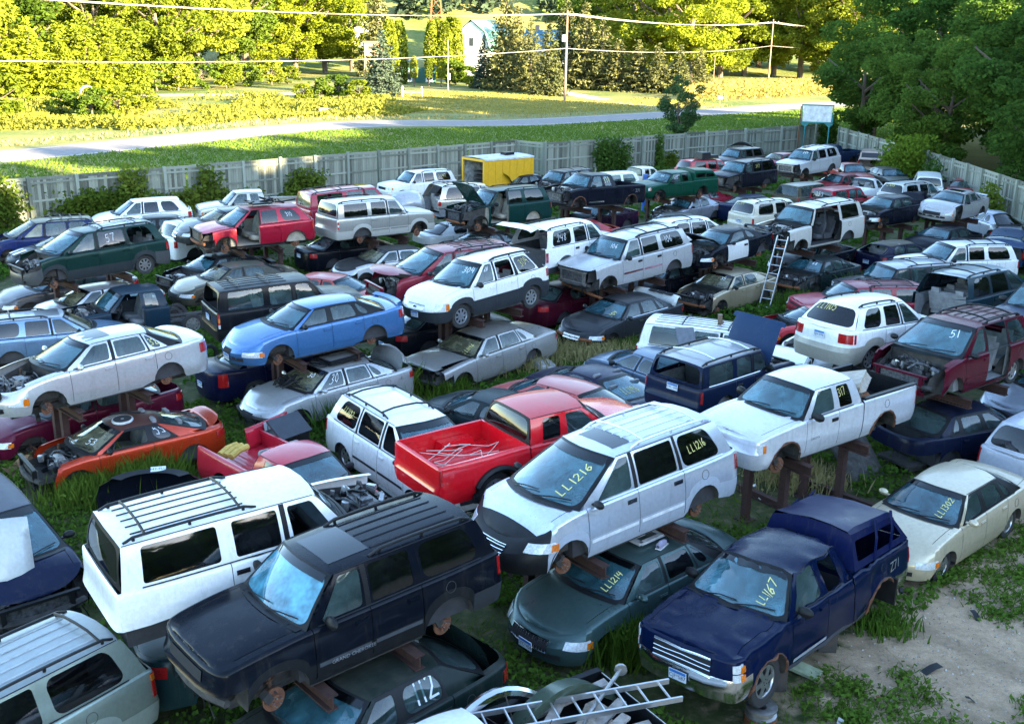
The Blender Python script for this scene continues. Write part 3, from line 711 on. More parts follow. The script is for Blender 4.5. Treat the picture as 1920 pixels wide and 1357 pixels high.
    und.box(T(L/2, 0, zf-.02), (L-.5, wf*2, .06)); und.box(T((af+ab)/2, 0, zf-.02), (ab-af-2*F['Ra']-.04, F['W']-.16, .05))
    for sg in (1, -1): und.box(T(L/2, sg*.42, zf-.08), (L-.7, .09, .12))
    for sw in (af, ab): und.tube([T(sw, -F['W']/2+.2, F['R']-.02), T(sw, F['W']/2-.2, F['R']-.02)], .05, 6)
    und.obj('underbody', UNDER, root, smooth=False)
    bay = MB(); zb_ = .42 if not truckish else .6; hb = F['W']/2*.80
    s0, s1 = .16, cabs-.03
    bay.add([T(s0, -hb*.85, zb_), T(s0, hb*.85, zb_), T(s1, hb, zb_), T(s1, -hb, zb_)], [(0, 1, 2, 3)])
    for sg in (1, -1):
        bay.add([T(s0, sg*hb*.86, zb_), T(s1, sg*hb, zb_), T(s1, sg*hb, F['zc']-.07), T(s0+.1, sg*hb*.86, F['zh0']-.07)], [(0, 1, 2, 3)])
    bay.add([T(s1, -hb, zb_), T(s1, hb, zb_), T(s1, hb, F['zc']-.06), T(s1, -hb, F['zc']-.06)], [(0, 1, 2, 3)])
    bay.obj('engine_bay', UNDER, root, smooth=False)
    openhood = 'hood' in miss or o.get('hood_open') or 'nose' in miss
    if openhood:
        k = rn.randint(0, 3); e = link('engine', shared(('engine', k), lambda: engine_mesh(k)), [ENGINE, ALUM, BLACK], root)
        e.location = T(.78, 0, zb_-.02+(F['zc']-.9)*.6); e.scale = (.9*(cabs-.3)/1.05, F['W']/1.9, (.9 if not truckish else 1.)*(1. if 'hood' in miss or o.get('hood_open', 0) > .3 else .55))
        rad = MB(); rad.box(T(.17, 0, zb_+.12), (.06, hb*1.5, .34), 0); rad.box(T(.12, 0, zb_+.33), (.08, hb*1.75, .05), 1); rad.box(T(.12, 0, zb_-.07), (.08, hb*1.7, .08), 1)
        for y in (-.35, .35): rad.lathe([(.2, .0), (.2, .03), (.16, .03), (.05, .02), (.05, .04), (0, .04)], (0, 0, 0), 12, 2) if False else rad.box(T(.13, y*hb*2, zb_+.12), (.1, .08, .42), 1)
        rad.obj('radiator', [ENGINE, o.get('supp', BLACK), STEEL], root, smooth=False)
    if 'front_bumper' in miss:
        bb = MB(); bb.tube([T(.2, -F['W']*.4, .5), T(.08, -F['W']*.2, .5), T(.05, 0, .5), T(.08, F['W']*.2, .5), T(.2, F['W']*.4, .5)], .06, 6)
        for i in range(7):
            y = rn.uniform(-.6, .6); bb.tube([T(.2, y, .62), T(.1, y+rn.uniform(-.15, .15), .45), T(.12, y+rn.uniform(-.25, .25), .2)], .012, 4, 1)
        bb.obj('bumper_beam', [UNDER if rn.random() < .6 else RUST, BLACK], root, smooth=False)
    # ---- cabin fittings
    sm = o.get('seat', GREYCLOTH)
    zs = F['rk']+.12
    for sg in (1, -1):
        link('front_seat', shared('seat', seat_mesh), sm, root, T(F['sA']+1.05*(1 if kind != 'van' else 1.25), sg*.36, zs))
    if kind != 'pickup': link('rear_seat', shared('bench', bench_mesh), sm, root, T(D[-1][1]-.35 if len(D) > 1 else D[-1][1]+.35, 0, zs))
    if kind == 'van' or (kind == 'suv' and L > 4.95): link('rear_seat', shared('bench', bench_mesh), sm, root, T(L-.95, 0, zs+.03))
    d = MB(); zt = F['zc']; rr_ = []
    for s, z in ((F['sA']-.2, zt-.07), (F['sA']+.1, zt-.03), (F['sA']+.3, zt-.05), (F['sA']+.36, zt-.16), (F['sA']+.26, zt-.4)): rr_.append([T(s, y, z+(.03 if abs(y-.36) < .2 else 0)) for y in (-W2, -.3, 0, .2, .36, .52, W2)])
    d.grid(rr_); d.obj('dashboard', o.get('dash', DASH), root)
    link('steering_wheel', shared('steer', steer_mesh), DASH, root, T(F['sA']+.48, .36, zt-.08), (0, R(-24), 0))
    # ---- lamps, grille, plate, mirrors, handles
    def patch(rows, name, mt, sgn=1, parent=None, d=.01, sub=None):
        """rows of (col, z) on the shell, raised by d, closed round its rim"""
        mb = MB(); A = []; B = []
        for r_ in rows:
            ra, rb = [], []
            for c, z in r_:
                p = shell(F, c, z); s = col_s(F, c)
                if c[0] == 's': nn = (0, 1)
                else: nn = (-math.cos(c[1]) if c[0] == 'f' else math.cos(c[1]), math.sin(c[1]))
                ra.append(P3(p[0]+nn[0]*d, p[1]+nn[1]*d, z, sgn)); rb.append(P3(p[0]-nn[0]*.03, p[1]-nn[1]*.03, z, sgn))
            A.append(ra); B.append(rb)
        mb.grid(A, 0, flip=sgn < 0); n = len(A[0])
        ringA = A[0]+[r_[-1] for r_ in A[1:-1]]+A[-1][::-1]+[r_[0] for r_ in A[-2:0:-1]]; ringB = B[0]+[r_[-1] for r_ in B[1:-1]]+B[-1][::-1]+[r_[0] for r_ in B[-2:0:-1]]
        k = len(ringA); mb.add(ringA+ringB, [(j, (j+1) % k, k+(j+1) % k, k+j) for j in range(k)])
        return mb.obj(name, mt, parent or root, ang=50)
    if 'nose' not in miss:
        h0, h1, z0_, z1_ = o.get('hl', (.62, 1.42, F['zh0']-(.2 if truckish else .17), F['zh0']-.045))
        if 'headlight' not in miss:
            for sg in (1, -1):
                rows = [[(('f', lerp(h0, h1, u)), lerp(z0_+(.03*(1-u) if not truckish else 0), z1_+(.02*u), v)) for v in (0, .33, .66, 1)] for u in (0, .25, .5, .75, 1)]
                hl = patch(rows, 'headlight', CLEARLAMP, sg)
                if o.get('hl2'): patch([[(('f', lerp(h0, h1, u)), lerp(z0_-.135, z0_-.02, v)) for v in (0, .5, 1)] for u in (0, .33, .66, 1)], 'headlight', CLEARLAMP, sg); patch([[(('f', lerp(h1-.1, min(1.56, h1+.08), u)), lerp(z0_-.13, z0_-.03, v)) for v in (0, 1)] for u in (0, .5, 1)], 'turn_lamp', AMBER, sg, None, .014)
                if o.get('amber', True):
                    am = [[(('f', lerp(h1-.1, min(1.56, h1+.08), u)), lerp(z0_+.02, z1_-.01, v)) for v in (0, 1)] for u in (0, .5, 1)]
                    patch(am, 'turn_lamp', AMBER, sg, hl, .014)
        gr = o.get('grille', 'slot'); gw = o.get('gw', .42); gz = o.get('gz', (F['zh0']-.22, F['zh0']-.07))
        if gr:
            gl_ = MB(); sl = [-gw, -gw*.6, 0, gw*.6, gw]
            def fp(y, z, d=.012):                                   # point on the nose at lateral y
                lo_, hi_ = 0., PI/2
                for _ in range(18):
                    m_ = (lo_+hi_)/2
                    if shell(F, ('f', m_), z)[1] < abs(y): lo_ = m_
                    else: hi_ = m_
                p = shell(F, ('f', lo_), z); return P3(p[0]-d, abs(y), z, 1 if y >= 0 else -1)
            gl_.grid([[fp(y, z) for z in (gz[0], (gz[0]+gz[1])/2, gz[1])] for y in sl])
            go = gl_.obj('grille', DARK, root)
            bars = MB()
            if 'v' in gr:
                for k in range(15):
                    y = lerp(-gw*.95, gw*.95, k/14); bars.tube([fp(y, gz[0]+.01, .02), fp(y, gz[1]-.01, .02)], .009, 4)
            if 'h' in gr:
                for k in range(4):
                    z = lerp(gz[0]+.02, gz[1]-.02, k/3); bars.tube([fp(y, z, .02) for y in sl], .007, 4)
            if 'c' in gr:
                for z in (gz[0], gz[1]): bars.tube([fp(y, z, .02) for y in sl], .016, 6)
            bars.obj('grille_bars', CHROME if 'c' in gr or 'v' in gr else BLACK, go)
            if o.get('badge'): 
                bd = MB(); c_ = fp(0, (gz[0]+gz[1])/2, .03); bd.lathe([(.0, .01), (.05, .01), (.06, 0)], (0, 0, 0), 14); bd.v = [(c_[0]+v[1], c_[1]+v[0]*1.4, c_[2]+v[2]) for v in bd.v]; bd.obj('badge', o['badge'], go)
        low = o.get('lowgrille', kind in ('sedan', 'van'))
        if low and 'front_bumper' not in miss:
            zz = F['rk']+.1; rows = [[(('f', a), zz+.09*v) for v in (0, 1)] for a in (0, .3, .55, .75)]
            for sg in (1, -1): patch(rows, 'air_intake', DARK, sg, objs.get('front_bumper'), .006)
    if 'tail_light' not in miss and 'bodyrear' not in miss:
        zt = F['zend'] if not wagon else F['zbr']
        tz = o.get('tl', (zt-.22, zt-.05) if kind == 'sedan' else (zt-.34, zt-.06)); tw = o.get('tlw', (.75, 1.45) if kind == 'sedan' else (1.0, 1.5))
        for sg in (1, -1):
            rows = [[(('r', lerp(tw[0], tw[1], u)), lerp(tz[0], tz[1], v)) for v in (0, .5, 1)] for u in (0, .33, .66, 1)]
            tl = patch(rows, 'tail_light', REDLAMP, -sg if False else sg)
            if o.get('tlamber'):
                rows = [[(('r', lerp(tw[0], tw[1], u)), lerp(tz[0], tz[1], v)) for v in o['tlamber']] for u in (0, .33, .66, 1)]; patch(rows, 'turn_lamp', AMBER, sg, tl, .014)
            if o.get('tlwhite'):
                rows = [[(('r', lerp(tw[0], tw[1], u)), lerp(tz[0], tz[1], v)) for v in o['tlwhite']] for u in (0, .33, .66, 1)]; patch(rows, 'reverse_lamp', WHITELAMP, sg, tl, .014)
    if 'mirror' not in miss:
        for sg in (1, -1):
            if 'mirror'+('L' if sg > 0 else 'R') in miss: continue
            big = 1.25 if truckish else 1.; c = Vector(T(F['sA']+.3, sg*(half_w(F, F['sA']+.3, F['zc'])+.1), F['zc']+.07)); mb = MB()
            rows = []
            for k in range(6):
                a = -PI/2+PI*k/5; rows.append([c+Vector((.06*math.cos(a)*math.cos(t), .11*big*math.sin(a), .075*big*math.cos(a)*math.sin(t))) for t in [j*2*PI/10 for j in range(11)]])
            mb.grid(rows); mb.box(c+Vector((0.0, -sg*.1, -.03)), (.06, .1, .03))
            mb.obj('side_mirror', o.get('mirror_m', BLACK if o.get('mirror', 'black') == 'black' else PM), root)
    for dn, (a, b) in enumerate(D):
        for sg in (1, -1):
            pn = 'door%d%s' % (dn, 'L' if sg > 0 else 'R')
            if pn not in objs or pn in o.get('doors_open', {}): continue
            sp = b-.16; z = zt_line(F, sp)-.15; y = half_w(F, sp, z)+.012; mb = MB(); mb.box(T(sp, sg*y, z), (.17, .03, .035)); mb.box(T(sp, sg*(y-.008), z), (.2, .018, .07), 1)
            mb.obj('door_handle', [BLACK if o.get('handle', 'paint') == 'black' else (CHROME if o.get('handle') == 'chrome' else PM), DARK if o.get('handle', 'paint') != 'paint' else PM], objs[pn])
            if o.get('molding'):
                mz = o.get('mz', .56)*F['zc']/.95; mb = MB(); rr2 = [[T(lerp(a+.04, b-.04, u), sg*(half_w(F, lerp(a, b, u), mz+dz)+.012), mz+dz) for dz in (-.03, 0, .03)] for u in (0, .25, .5, .75, 1)]; mb.grid(rr2); mb.obj('side_molding', o['molding'] if not isinstance(o['molding'], bool) else PM, objs[pn], smooth=False)
    def plate_at(front, text, par):
        mb = MB(); z = o.get('plz', .5 if kind == 'sedan' else .58) if front else o.get('rplz', .78 if kind == 'sedan' else .82)
        s = shell(F, ('f' if front else 'r', 0), z)[0]+(-.03 if front else .03); mb.box((0, 0, 0), (.012, .31, .155), 0)
        sgx = 1 if front else -1
        mb.box((sgx*.007, 0, .052), (.004, .29, .045), 1)
        V, Fs = printed(text, .062); mb.add([(sgx*.0095, x*sgx, y-.018) for x, y in V], Fs, 2)
        ob = mb.obj('license_plate', [PLATEW, PLATEB, PLATEINK], root, smooth=False); ob.location = T(s, o.get('ply', 0.), z); return ob
    if o.get('plate') and 'front_bumper' not in miss: plate_at(True, o['plate'], None)
    if o.get('rplate'): plate_at(False, o['rplate'], None)
    # wipers
    if 'windshield' not in miss:
        mb = MB()
        for u0, u1 in ((.2, .55), (.55, .9)): mb.tube([off(ws_map, u0, .02, .03), off(ws_map, lerp(u0, u1, .5), .1, .035), off(ws_map, u1, .14, .03)], .012, 4)
        mb.obj('wiper', BLACK, root)
        if o.get('tintband', 1):
            mb = MB(); rows = [[off(ws_map, lerp(.05, .95, u/10), v, .004) for v in (.83, .96)] for u in range(11)]; mb.grid(rows, flip=True); mb.obj('tint_band', glass('dark'), root)
    if o.get('stripes'):
        for y in (-.2, .2):
            mb = MB(); mb.grid([[P3(s, abs(y+e), zt_line(F, s)+F['crown']*(1-((y+e)/.75)**2)+.012, 1 if y > 0 else -1) for e in (-.1, .1)] for s in [lerp(.2, F['sA']-.35, t/6) for t in range(7)]]); mb.obj('stripe', paint((.62, .62, .61)), root)
    # belt moulding, roof ditch, fuel door, rust round the arches
    for sg in (1, -1):
        sdn = 'L' if sg > 0 else 'R'; wi = [i for i, ch in enumerate(F['cells']) if ch not in 'PB' and 'door%s%s' % (ch, sdn) not in miss]
        if wi:
            b0_, b1_ = F['cols'][wi[0]][0]+.02, F['cols'][wi[-1]+1][0]-.03; mb = MB(); mb.tube([P3(lerp(b0_, b1_, t), ye(lerp(b0_, b1_, t))+.012, zt_line(F, lerp(b0_, b1_, t))+.012, sg) for t in [j/10 for j in range(11)]], .011, 4); mb.obj('belt_molding', CHROME if o.get('handle') == 'chrome' else BLACK, root)
        mb = MB(); mb.tube([P3(lerp(F['sAt']+.04, F['sDt']-.02, t), roof_w(F, lerp(F['sAt'], F['sDt'], t))*.985, roof_z(F, lerp(F['sAt'], F['sDt'], t))+.008, sg) for t in [j/10 for j in range(11)]], .008, 4); mb.obj('roof_molding', BLACK, root)
        if o.get('rustarch'):
            for sw in (af, ab):
                mb = MB(); rnr = random.Random(sw); mb.tube([P3(sw-(F['Ra']+.01)*math.cos(a), half_w(F, sw-F['Ra']*math.cos(a), F['R']+F['Ra']*math.sin(a))+.004, F['R']+(F['Ra']+.01)*math.sin(a)-.02, sg) for a in [PI*j/20 for j in range(21)]], [rnr.uniform(.008, .035) for _ in range(21)], 5); mb.obj('rusted_edge', rust('arch_rust', (.05, .022, .015), (.15, .06, .03), .1), root)
    if kind != 'pickup' or True:
        sF = F['foh']+F['wb']+.02; zF = zt_line(F, sF)-.2; sg = o.get('fuel', 1); mb = MB(); n_ = 16; c_ = (sF, zF)
        mb.tube([P3(sF+.085*math.cos(i*2*PI/n_), half_w(F, sF+.085*math.cos(i*2*PI/n_), zF+.085*math.sin(i*2*PI/n_))+.001, zF+.085*math.sin(i*2*PI/n_), sg) for i in range(n_+1)], .005, 4, cap=False)
        if not o.get('nobed'): mb.obj('fuel_door', UNDER, root)
    # cowl trim
    mb = MB(); rows = [[P3(F['sA']-F['kx']*(1-f*f)-d, abs(f)*ye(F['sA']), zt_line(F, F['sA'])+F['crown']*(1-f*f)+zz, 1 if f >= 0 else -1) for d, zz in ((.0, .012), (.09, .008))] for f in [-.92+i*.184 for i in range(11)]]
    mb.grid(rows); mb.obj('cowl_trim', BLACK, root)
    # ---- roof furniture
    rk = o.get('rack', '')
    if 'r' in rk or 'x' in rk or 'i' in rk:
        s0_, s1_ = lerp(F['sAt'], F['sDt'], o.get('rk0', .22)), lerp(F['sAt'], F['sDt'], .96); yr = roof_w(F, (s0_+s1_)/2)*.86; rm = o.get('rack_m', BLACK)
        if 'r' in rk:
            for sg in (1, -1):
                mb = MB(); pts = [on_roof(s0_-.1, sg*yr, .0), on_roof(s0_+.08, sg*yr, .055)]+[on_roof(lerp(s0_+.08, s1_-.08, t), sg*yr, .06) for t in (.25, .5, .75)]+[on_roof(s1_-.08, sg*yr, .055), on_roof(s1_+.06, sg*yr, .0)]
                mb.tube(pts, o.get('rail_r', .022), 6)
                for t in (.05, .5, .95): mb.tube([on_roof(lerp(s0_, s1_, t), sg*yr, 0), on_roof(lerp(s0_, s1_, t), sg*yr, .05)], .025, 5)
                mb.obj('roof_rail', rm, root)
        if 'x' in rk:
            for t in o.get('xbars', (.2, .85)):
                s = lerp(s0_, s1_, t); mb = MB(); mb.tube([on_roof(s, -yr, .06), on_roof(s, -yr*.5, .085), on_roof(s, 0, .09), on_roof(s, yr*.5, .085), on_roof(s, yr, .06)], .022, 6); mb.obj('roof_bar', o.get('bar_m', rm), root)
        if 'i' in rk:
            for k in range(5):
                y = lerp(-yr*.72, yr*.72, k/4); mb = MB(); mb.grid([[on_roof(lerp(s0_, s1_, t), y+e, h) for e, h in ((-.016, .002), (-.008, .014), (.008, .014), (.016, .002))] for t in (.02, .25, .5, .75, .95)]); mb.obj('roof_rib', o.get('rib_m', PM), root)
    if o.get('sunroof'):
        mb = MB(); a, b = o['sunroof']; s0_, s1_ = lerp(F['sAt'], F['sDt'], a), lerp(F['sAt'], F['sDt'], b); mb.grid([[on_roof(lerp(s0_, s1_, t), y*roof_w(F, s0_)*.66, .006) for y in (-1, -.5, 0, .5, 1)] for t in (0, .5, 1)], flip=False)
        mb.obj('sunroof', glass('dark') if not o.get('sunroof_dusty') else simple('dusty_sunroof', (.045, .05, .055), .35), root)
    if o.get('antenna'):
        mb = MB(); p = P3(.9, half_w(F, .9, .9)-.12, zt_line(F, .9), -1); mb.tube([p, (p[0], p[1], p[2]+.8)], .006, 4); mb.obj('antenna', BLACK, root)
    if o.get('spoiler'):
        mb = MB(); k = F['zend']; rows = []
        for dz, ds in ((.1, -.12), (.15, .02), (.12, .06), (.09, 0)): rows.append([P3(L-.22+ds-.12*(1-abs(f))**0*0+.1*(1-f*f), abs(f)*F['W']*.36, k+dz, 1 if f >= 0 else -1) for f in (-1, -.6, -.2, .2, .6, 1)])
        mb.grid(rows+rows[:1])
        for f in (-1, 1): mb.box(P3(L-.22, F['W']*.34, k+.05, f), (.12, .06, .12))
        mb.obj('spoiler', PM, root)
    # ---- pick-up bed
    if kind == 'pickup' and not o.get('nobed'):
        b0, b1, bz = F['bed0'], F['bed1'], F['bedz']; fz_ = F['rk']+.36; bm = o.get('bedm', PM); mb = MB(); yi = F['W']/2-.13
        yo = lambda s: half_w(F, s, bz-RR*.5)-RR
        for sg in (1, -1):
            rows = [[T(s, sg*yo(s), bz), T(s, sg*yi, bz-.005), T(s, sg*yi, bz-.09), T(s, sg*(yi+.03), bz-.1), T(s, sg*(yi+.03), fz_)] for s in [lerp(b0, b1, t) for t in (0, .25, .5, .75, 1)]]; mb.grid(rows, flip=sg < 0)
            c = T(F['foh']+F['wb'], sg*(yi-.1), fz_+.09); mb.box(c, (.78, .26, .2), 0, taper=.85)
        mb.add([T(b0, -yi-.03, fz_), T(b0, yi+.03, fz_), T(b0, yi+.03, bz), T(b0, -yi-.03, bz)], [(0, 1, 2, 3)]); mb.add([T(b0-.04, -yo(b0), F['rk']+.1), T(b0-.04, yo(b0), F['rk']+.1), T(b0-.04, yo(b0), bz), T(b0-.04, -yo(b0), bz)], [(0, 1, 2, 3)])
        mb.add([T(b0-.04, -yo(b0), bz), T(b0-.04, yo(b0), bz), T(b0, yi, bz), T(b0, -yi, bz)], [(0, 1, 2, 3)])
        ny = 13; rows = [[T(s, lerp(-yi-.03, yi+.03, k/(2*ny)), fz_+(.012 if k % 4 < 2 else 0)) for k in range(2*ny+1)] for s in (b0, b1)]; mb.grid(rows)
        if 'tailgate' not in miss: mb.add([T(b1, -yi-.03, fz_), T(b1, yi+.03, fz_), T(b1, yi+.03, bz), T(b1, -yi-.03, bz)], [(0, 1, 2, 3)]); mb.add([T(b1, -yi-.03, bz), T(b1, yi+.03, bz), T(L-.06, yi, bz), T(L-.06, -yi, bz)], [(0, 1, 2, 3)])
        mb.obj('bed', bm, root, smooth=False)
        mb = MB(); zc0, s = F['rk']+.1, F['sD']; mb.grid([[T(s, y, z) for y in (-ye(s), 0, ye(s))] for z in (zc0, zt_line(F, s-.05))]); mb.obj('cab_back', PM, root)
        if o.get('rails'):
            for sg in (1, -1): mb = MB(); mb.box(T((b0+b1)/2, sg*(F['W']/2-.1), bz+.02), (b1-b0, .1, .035)); mb.obj('bed_rail', BLACK, root)
    # ---- wheels or bare discs
    wk = o.get('wheels', 'dddd'); rim = o.get('rim', 'spoke6')
    for k, (s, sg) in enumerate(((af, 1), (af, -1), (ab, 1), (ab, -1))):
        st = wk[k]; drop = o.get('drop', .1)
        if st == 'w':
            y = F['W']/2-.13; w = link('wheel', shared('tyre', tyre_mesh), RUBBER, root, T(s, sg*y, F['R'])); w.scale = (F['R'], F['R']*.72*sg, F['R']); w.rotation_euler = (0, rn.uniform(0, 3), o.get('steer', 0.) if k < 2 else 0)
            link('rim', shared(('rim', rim), lambda: rim_mesh(rim)), [ALLOY if rim != 'steel' else STEEL, DARK], w, (0, .1, 0))
        elif st == 'd':
            y = F['W']/2-.2; dsc = link('brake_disc', shared('disc', disc_mesh), [DISCM, STEEL], root, T(s, sg*y, F['R']-drop)); k_ = .92 if F['R'] < .34 else 1.1; dsc.scale = (k_, sg*k_, k_); dsc.rotation_euler = (0, rn.uniform(-.5, .3), rn.uniform(-.25, .25))
            link('caliper', shared('caliper', caliper_mesh), UNDER, dsc); link('suspension_arm', shared('knuckle', knuckle_mesh), rust('dark_rust', (.05, .03, .022), (.12, .065, .04)), root, T(s, sg*y, F['R']-drop)).scale = (1, sg, 1)
    # ---- marker writing and badges: (where, text, u, v, height, colour, angle)
    for where, text, u0, v0, h, cm, ang in o.get('chalk', ()):
        if where == 'ws': Mp, du, dv, fl = ws_map, 1.35, .75, 1
        elif where == 'rw': Mp, du, dv, fl = rw_map, 1.3, .55, 1
        else:
            i = int(where[1:]); sg = 1 if where[0] == 'L' else -1; Mp, du, dv = maps[(i, sg)]; fl = sg
        dd = -.001*(1 if where in ('ws', 'rw') else fl); ca, sa = math.cos(ang), math.sin(ang); mb = MB()
        def t3(x, y):
            X, Y = x*ca-y*sa, x*sa+y*ca
            return tuple(off(Mp, min(.99, max(.01, u0+X/du*(1 if where in ('ws', 'rw') else fl))), min(.99, max(.01, v0+Y/dv)), dd))
        strokes(mb, text, t3, h, o.get('chw', .0135), slant=rn.uniform(0, .15)); mb.obj('marker_writing', cm, root, smooth=False)
    for text, s, z, h, sg, cm in o.get('letter', ()):               # raised lettering along a flank
        V, Fs = printed(text, h); mb = MB(); mb.add([T(s+(x*sg), sg*(half_w(F, s+x*sg, z+y)+.016), z+y) for x, y in V], [f if sg > 0 else f for f in Fs]); mb.obj('lettering', cm, root, smooth=False)
    root['_F'] = 0; del root['_F']
    return root, dict(F=F, T=T, on_roof=on_roof, ws=ws_map, rw=rw_map, maps=maps, P3=P3, objs=objs, PM=PM)
# ---------------------------------------------------------------- ground, fields, road
def ground_mat(name, fn):
    m, nt, b = _new(name); b.inputs['Roughness'].default_value = .95; b.inputs['Specular IOR Level'].default_value = .15; fn(nt, b); MATS[name] = m; return m
def mathn(nt, op, a, b_=None, c=None):
    n = nt.nodes.new('ShaderNodeMath'); n.operation = op
    for i, x in enumerate((a, b_, c)):
        if x is None: continue
        if hasattr(x, 'is_output'): nt.links.new(x, n.inputs[i])
        else: n.inputs[i].default_value = x
    return n.outputs[0]
def _yard(nt, b):
    tc = nt.nodes.new('ShaderNodeTexCoord'); sp = nt.nodes.new('ShaderNodeSeparateXYZ'); nt.links.new(tc.outputs['Object'], sp.inputs[0])
    n1 = _noise(nt, .35, 5, rough=.65); n2 = _noise(nt, 3.5, 6, rough=.7); n3 = _noise(nt, 40, 4, rough=.8)
    d = mathn(nt, 'ADD', mathn(nt, 'MULTIPLY', mathn(nt, 'SUBTRACT', sp.outputs[0], 3.4), .74), mathn(nt, 'MULTIPLY', mathn(nt, 'SUBTRACT', sp.outputs[1], 13.6), -.68))
    d = mathn(nt, 'ADD', d, mathn(nt, 'MULTIPLY', mathn(nt, 'SUBTRACT', n1.outputs[0], .5), 5.5)); d = mathn(nt, 'ADD', d, mathn(nt, 'MULTIPLY', mathn(nt, 'SUBTRACT', n2.outputs[0], .5), 2.5))
    mk = nt.nodes.new('ShaderNodeMapRange'); mk.inputs['From Min'].default_value = -.3; mk.inputs['From Max'].default_value = .5; nt.links.new(d, mk.inputs['Value'])
    sand = _ramp(nt, n3.outputs[0], [(.25, (.25, .16, .095)), (.5, (.46, .325, .21)), (.75, (.62, .47, .33))])
    n4 = _noise(nt, .9, 6, rough=.75); pt = _ramp(nt, n4.outputs[0], [(.40, (0, 0, 0)), (.62, (1, 1, 1))]); n5 = _noise(nt, 7, 6, rough=.8); p5 = _ramp(nt, n5.outputs[0], [(.45, (0, 0, 0)), (.7, (1, 1, 1))])
    sand2 = _mix(nt, mathn(nt, 'MULTIPLY', pt.outputs[0], .75), sand.outputs[0], (.24, .17, .11)); sand2 = _mix(nt, mathn(nt, 'MULTIPLY', p5.outputs[0], .6), sand2, (.15, .115, .075))
    wv = nt.nodes.new('ShaderNodeTexWave'); wv.wave_type = 'BANDS'; wv.inputs['Scale'].default_value = .16; wv.inputs['Distortion'].default_value = 2.5; mpw = nt.nodes.new('ShaderNodeMapping'); mpw.inputs['Rotation'].default_value = (0, 0, -.78); nt.links.new(tc.outputs['Object'], mpw.inputs[0]); nt.links.new(mpw.outputs[0], wv.inputs['Vector'])
    tw = _ramp(nt, wv.outputs[0], [(.82, (0, 0, 0)), (.95, (1, 1, 1))]); sand2 = _mix(nt, mathn(nt, 'MULTIPLY', mathn(nt, 'MULTIPLY', tw.outputs[0], n5.outputs[0]), .8), sand2, (.19, .135, .09))
    soil = _ramp(nt, n2.outputs[0], [(.3, (.022, .038, .012)), (.5, (.05, .06, .022)), (.68, (.12, .10, .06)), (.85, (.22, .18, .12))])
    c = _mix(nt, mk.outputs[0], soil.outputs[0], sand2); nt.links.new(c, b.inputs['Base Color']); _bump(nt, b, n3.outputs[0], .5, .02)
def _field(nt, b):
    n1 = _noise(nt, .05, 5, rough=.6); n2 = _noise(nt, 1.2, 5, rough=.75); n3 = _noise(nt, 9, 3)
    a = _ramp(nt, n2.outputs[0], [(.3, (.06, .10, .02)), (.5, (.11, .15, .035)), (.7, (.20, .20, .06))])
    dry = _ramp(nt, n3.outputs[0], [(.35, (.16, .16, .05)), (.65, (.30, .26, .10))]); f = _ramp(nt, n1.outputs[0], [(.42, (0, 0, 0)), (.6, (1, 1, 1))])
    nt.links.new(_mix(nt, f.outputs[0], a.outputs[0], dry.outputs[0]), b.inputs['Base Color']); _bump(nt, b, n3.outputs[0], .6, .1)
GROUND_M = ground_mat('field_grass', _field); YARD_M = ground_mat('yard_soil', _yard)
mb = MB(); S_ = 2600; mb.grid([[(x, y, -.02) for x in (-S_, -300, 0, 300, S_)] for y in (-600, 0, 300, S_)]); structure(mb.obj('ground', GROUND_M, smooth=False))
FENCE_A = [(-33., 45.1), (0., 76.4)]; FENCE_B = [(2., 75.), (27.9, 96.6)]; FENCE_C = [(27.5, 92.5), (28.2, 74.), (27.4, 40.)]
mb = MB(); mb.add([(-60, -8, 0), (28.2, -8, 0), (28.2, 74, 0), (27.8, 96.4, 0), (2, 74.9, 0), (0, 76.3, 0), (-33, 45, 0), (-60, 19, 0)], [tuple(range(8))]); structure(mb.obj('yard_ground', YARD_M, smooth=False))
def road_pts(off_): 
    P = [(-95, 15), (-62, 50), (-39, 81), (-18.5, 113), (2, 121.5), (31, 147.5), (38, 155), (75, 185), (160, 245)]
    out = []
    for i, p in enumerate(P):
        a = Vector(P[max(0, i-1)]); b = Vector(P[min(len(P)-1, i+1)]); d = (b-a).normalized(); out.append((p[0]-d.y*off_, p[1]+d.x*off_))
    return out
def smooth_line(P, k=6):
    out = []
    for i in range(len(P)-1):
        p0, p1, p2, p3 = [Vector(P[min(len(P)-1, max(0, i+j))]) for j in (-1, 0, 1, 2)]
        for t in [j/k for j in range(k)]: out.append(.5*((2*p1)+(p2-p0)*t+(2*p0-5*p1+4*p2-p3)*t*t+(3*p1-p0-3*p2+p3)*t**3))
    return out+[Vector(P[-1])]
ASPH = simple('road_asphalt', (.19, .17, .168), .85, var=.2, scale=2.); LINEP = simple('road_paint', (.6, .58, .5), .7)
def ribbon(name, P, w0, w1, z, m):
    P = smooth_line(P); a, b = [], []
    for i, p in enumerate(P):
        d = (P[min(len(P)-1, i+1)]-P[max(0, i-1)]).normalized(); n = Vector((-d.y, d.x)); a.append((*(p+n*w0), z)); b.append((*(p+n*w1), z))
    mb = MB(); mb.grid([a, b], flip=True); return structure(mb.obj(name, m, smooth=False))
RP = road_pts(0)
ribbon('road', RP, -3.4, 3.4, .0, ASPH); ribbon('gravel_shoulder', RP, -4.5, 4.5, -.006, simple('shoulder_gravel', (.15, .15, .055), .95, scale=5))
for w in (-3.1, 2.95): ribbon('edge_line', RP, w, w+.14, .005, LINEP)
ribbon('driveway', [(22., 143.), (18, 150), (12, 166), (7.5, 180), (2, 195), (-6, 206), (-14, 214)], -1.7, 1.7, -.004, simple('driveway_gravel', (.42, .37, .30), .95, scale=3))
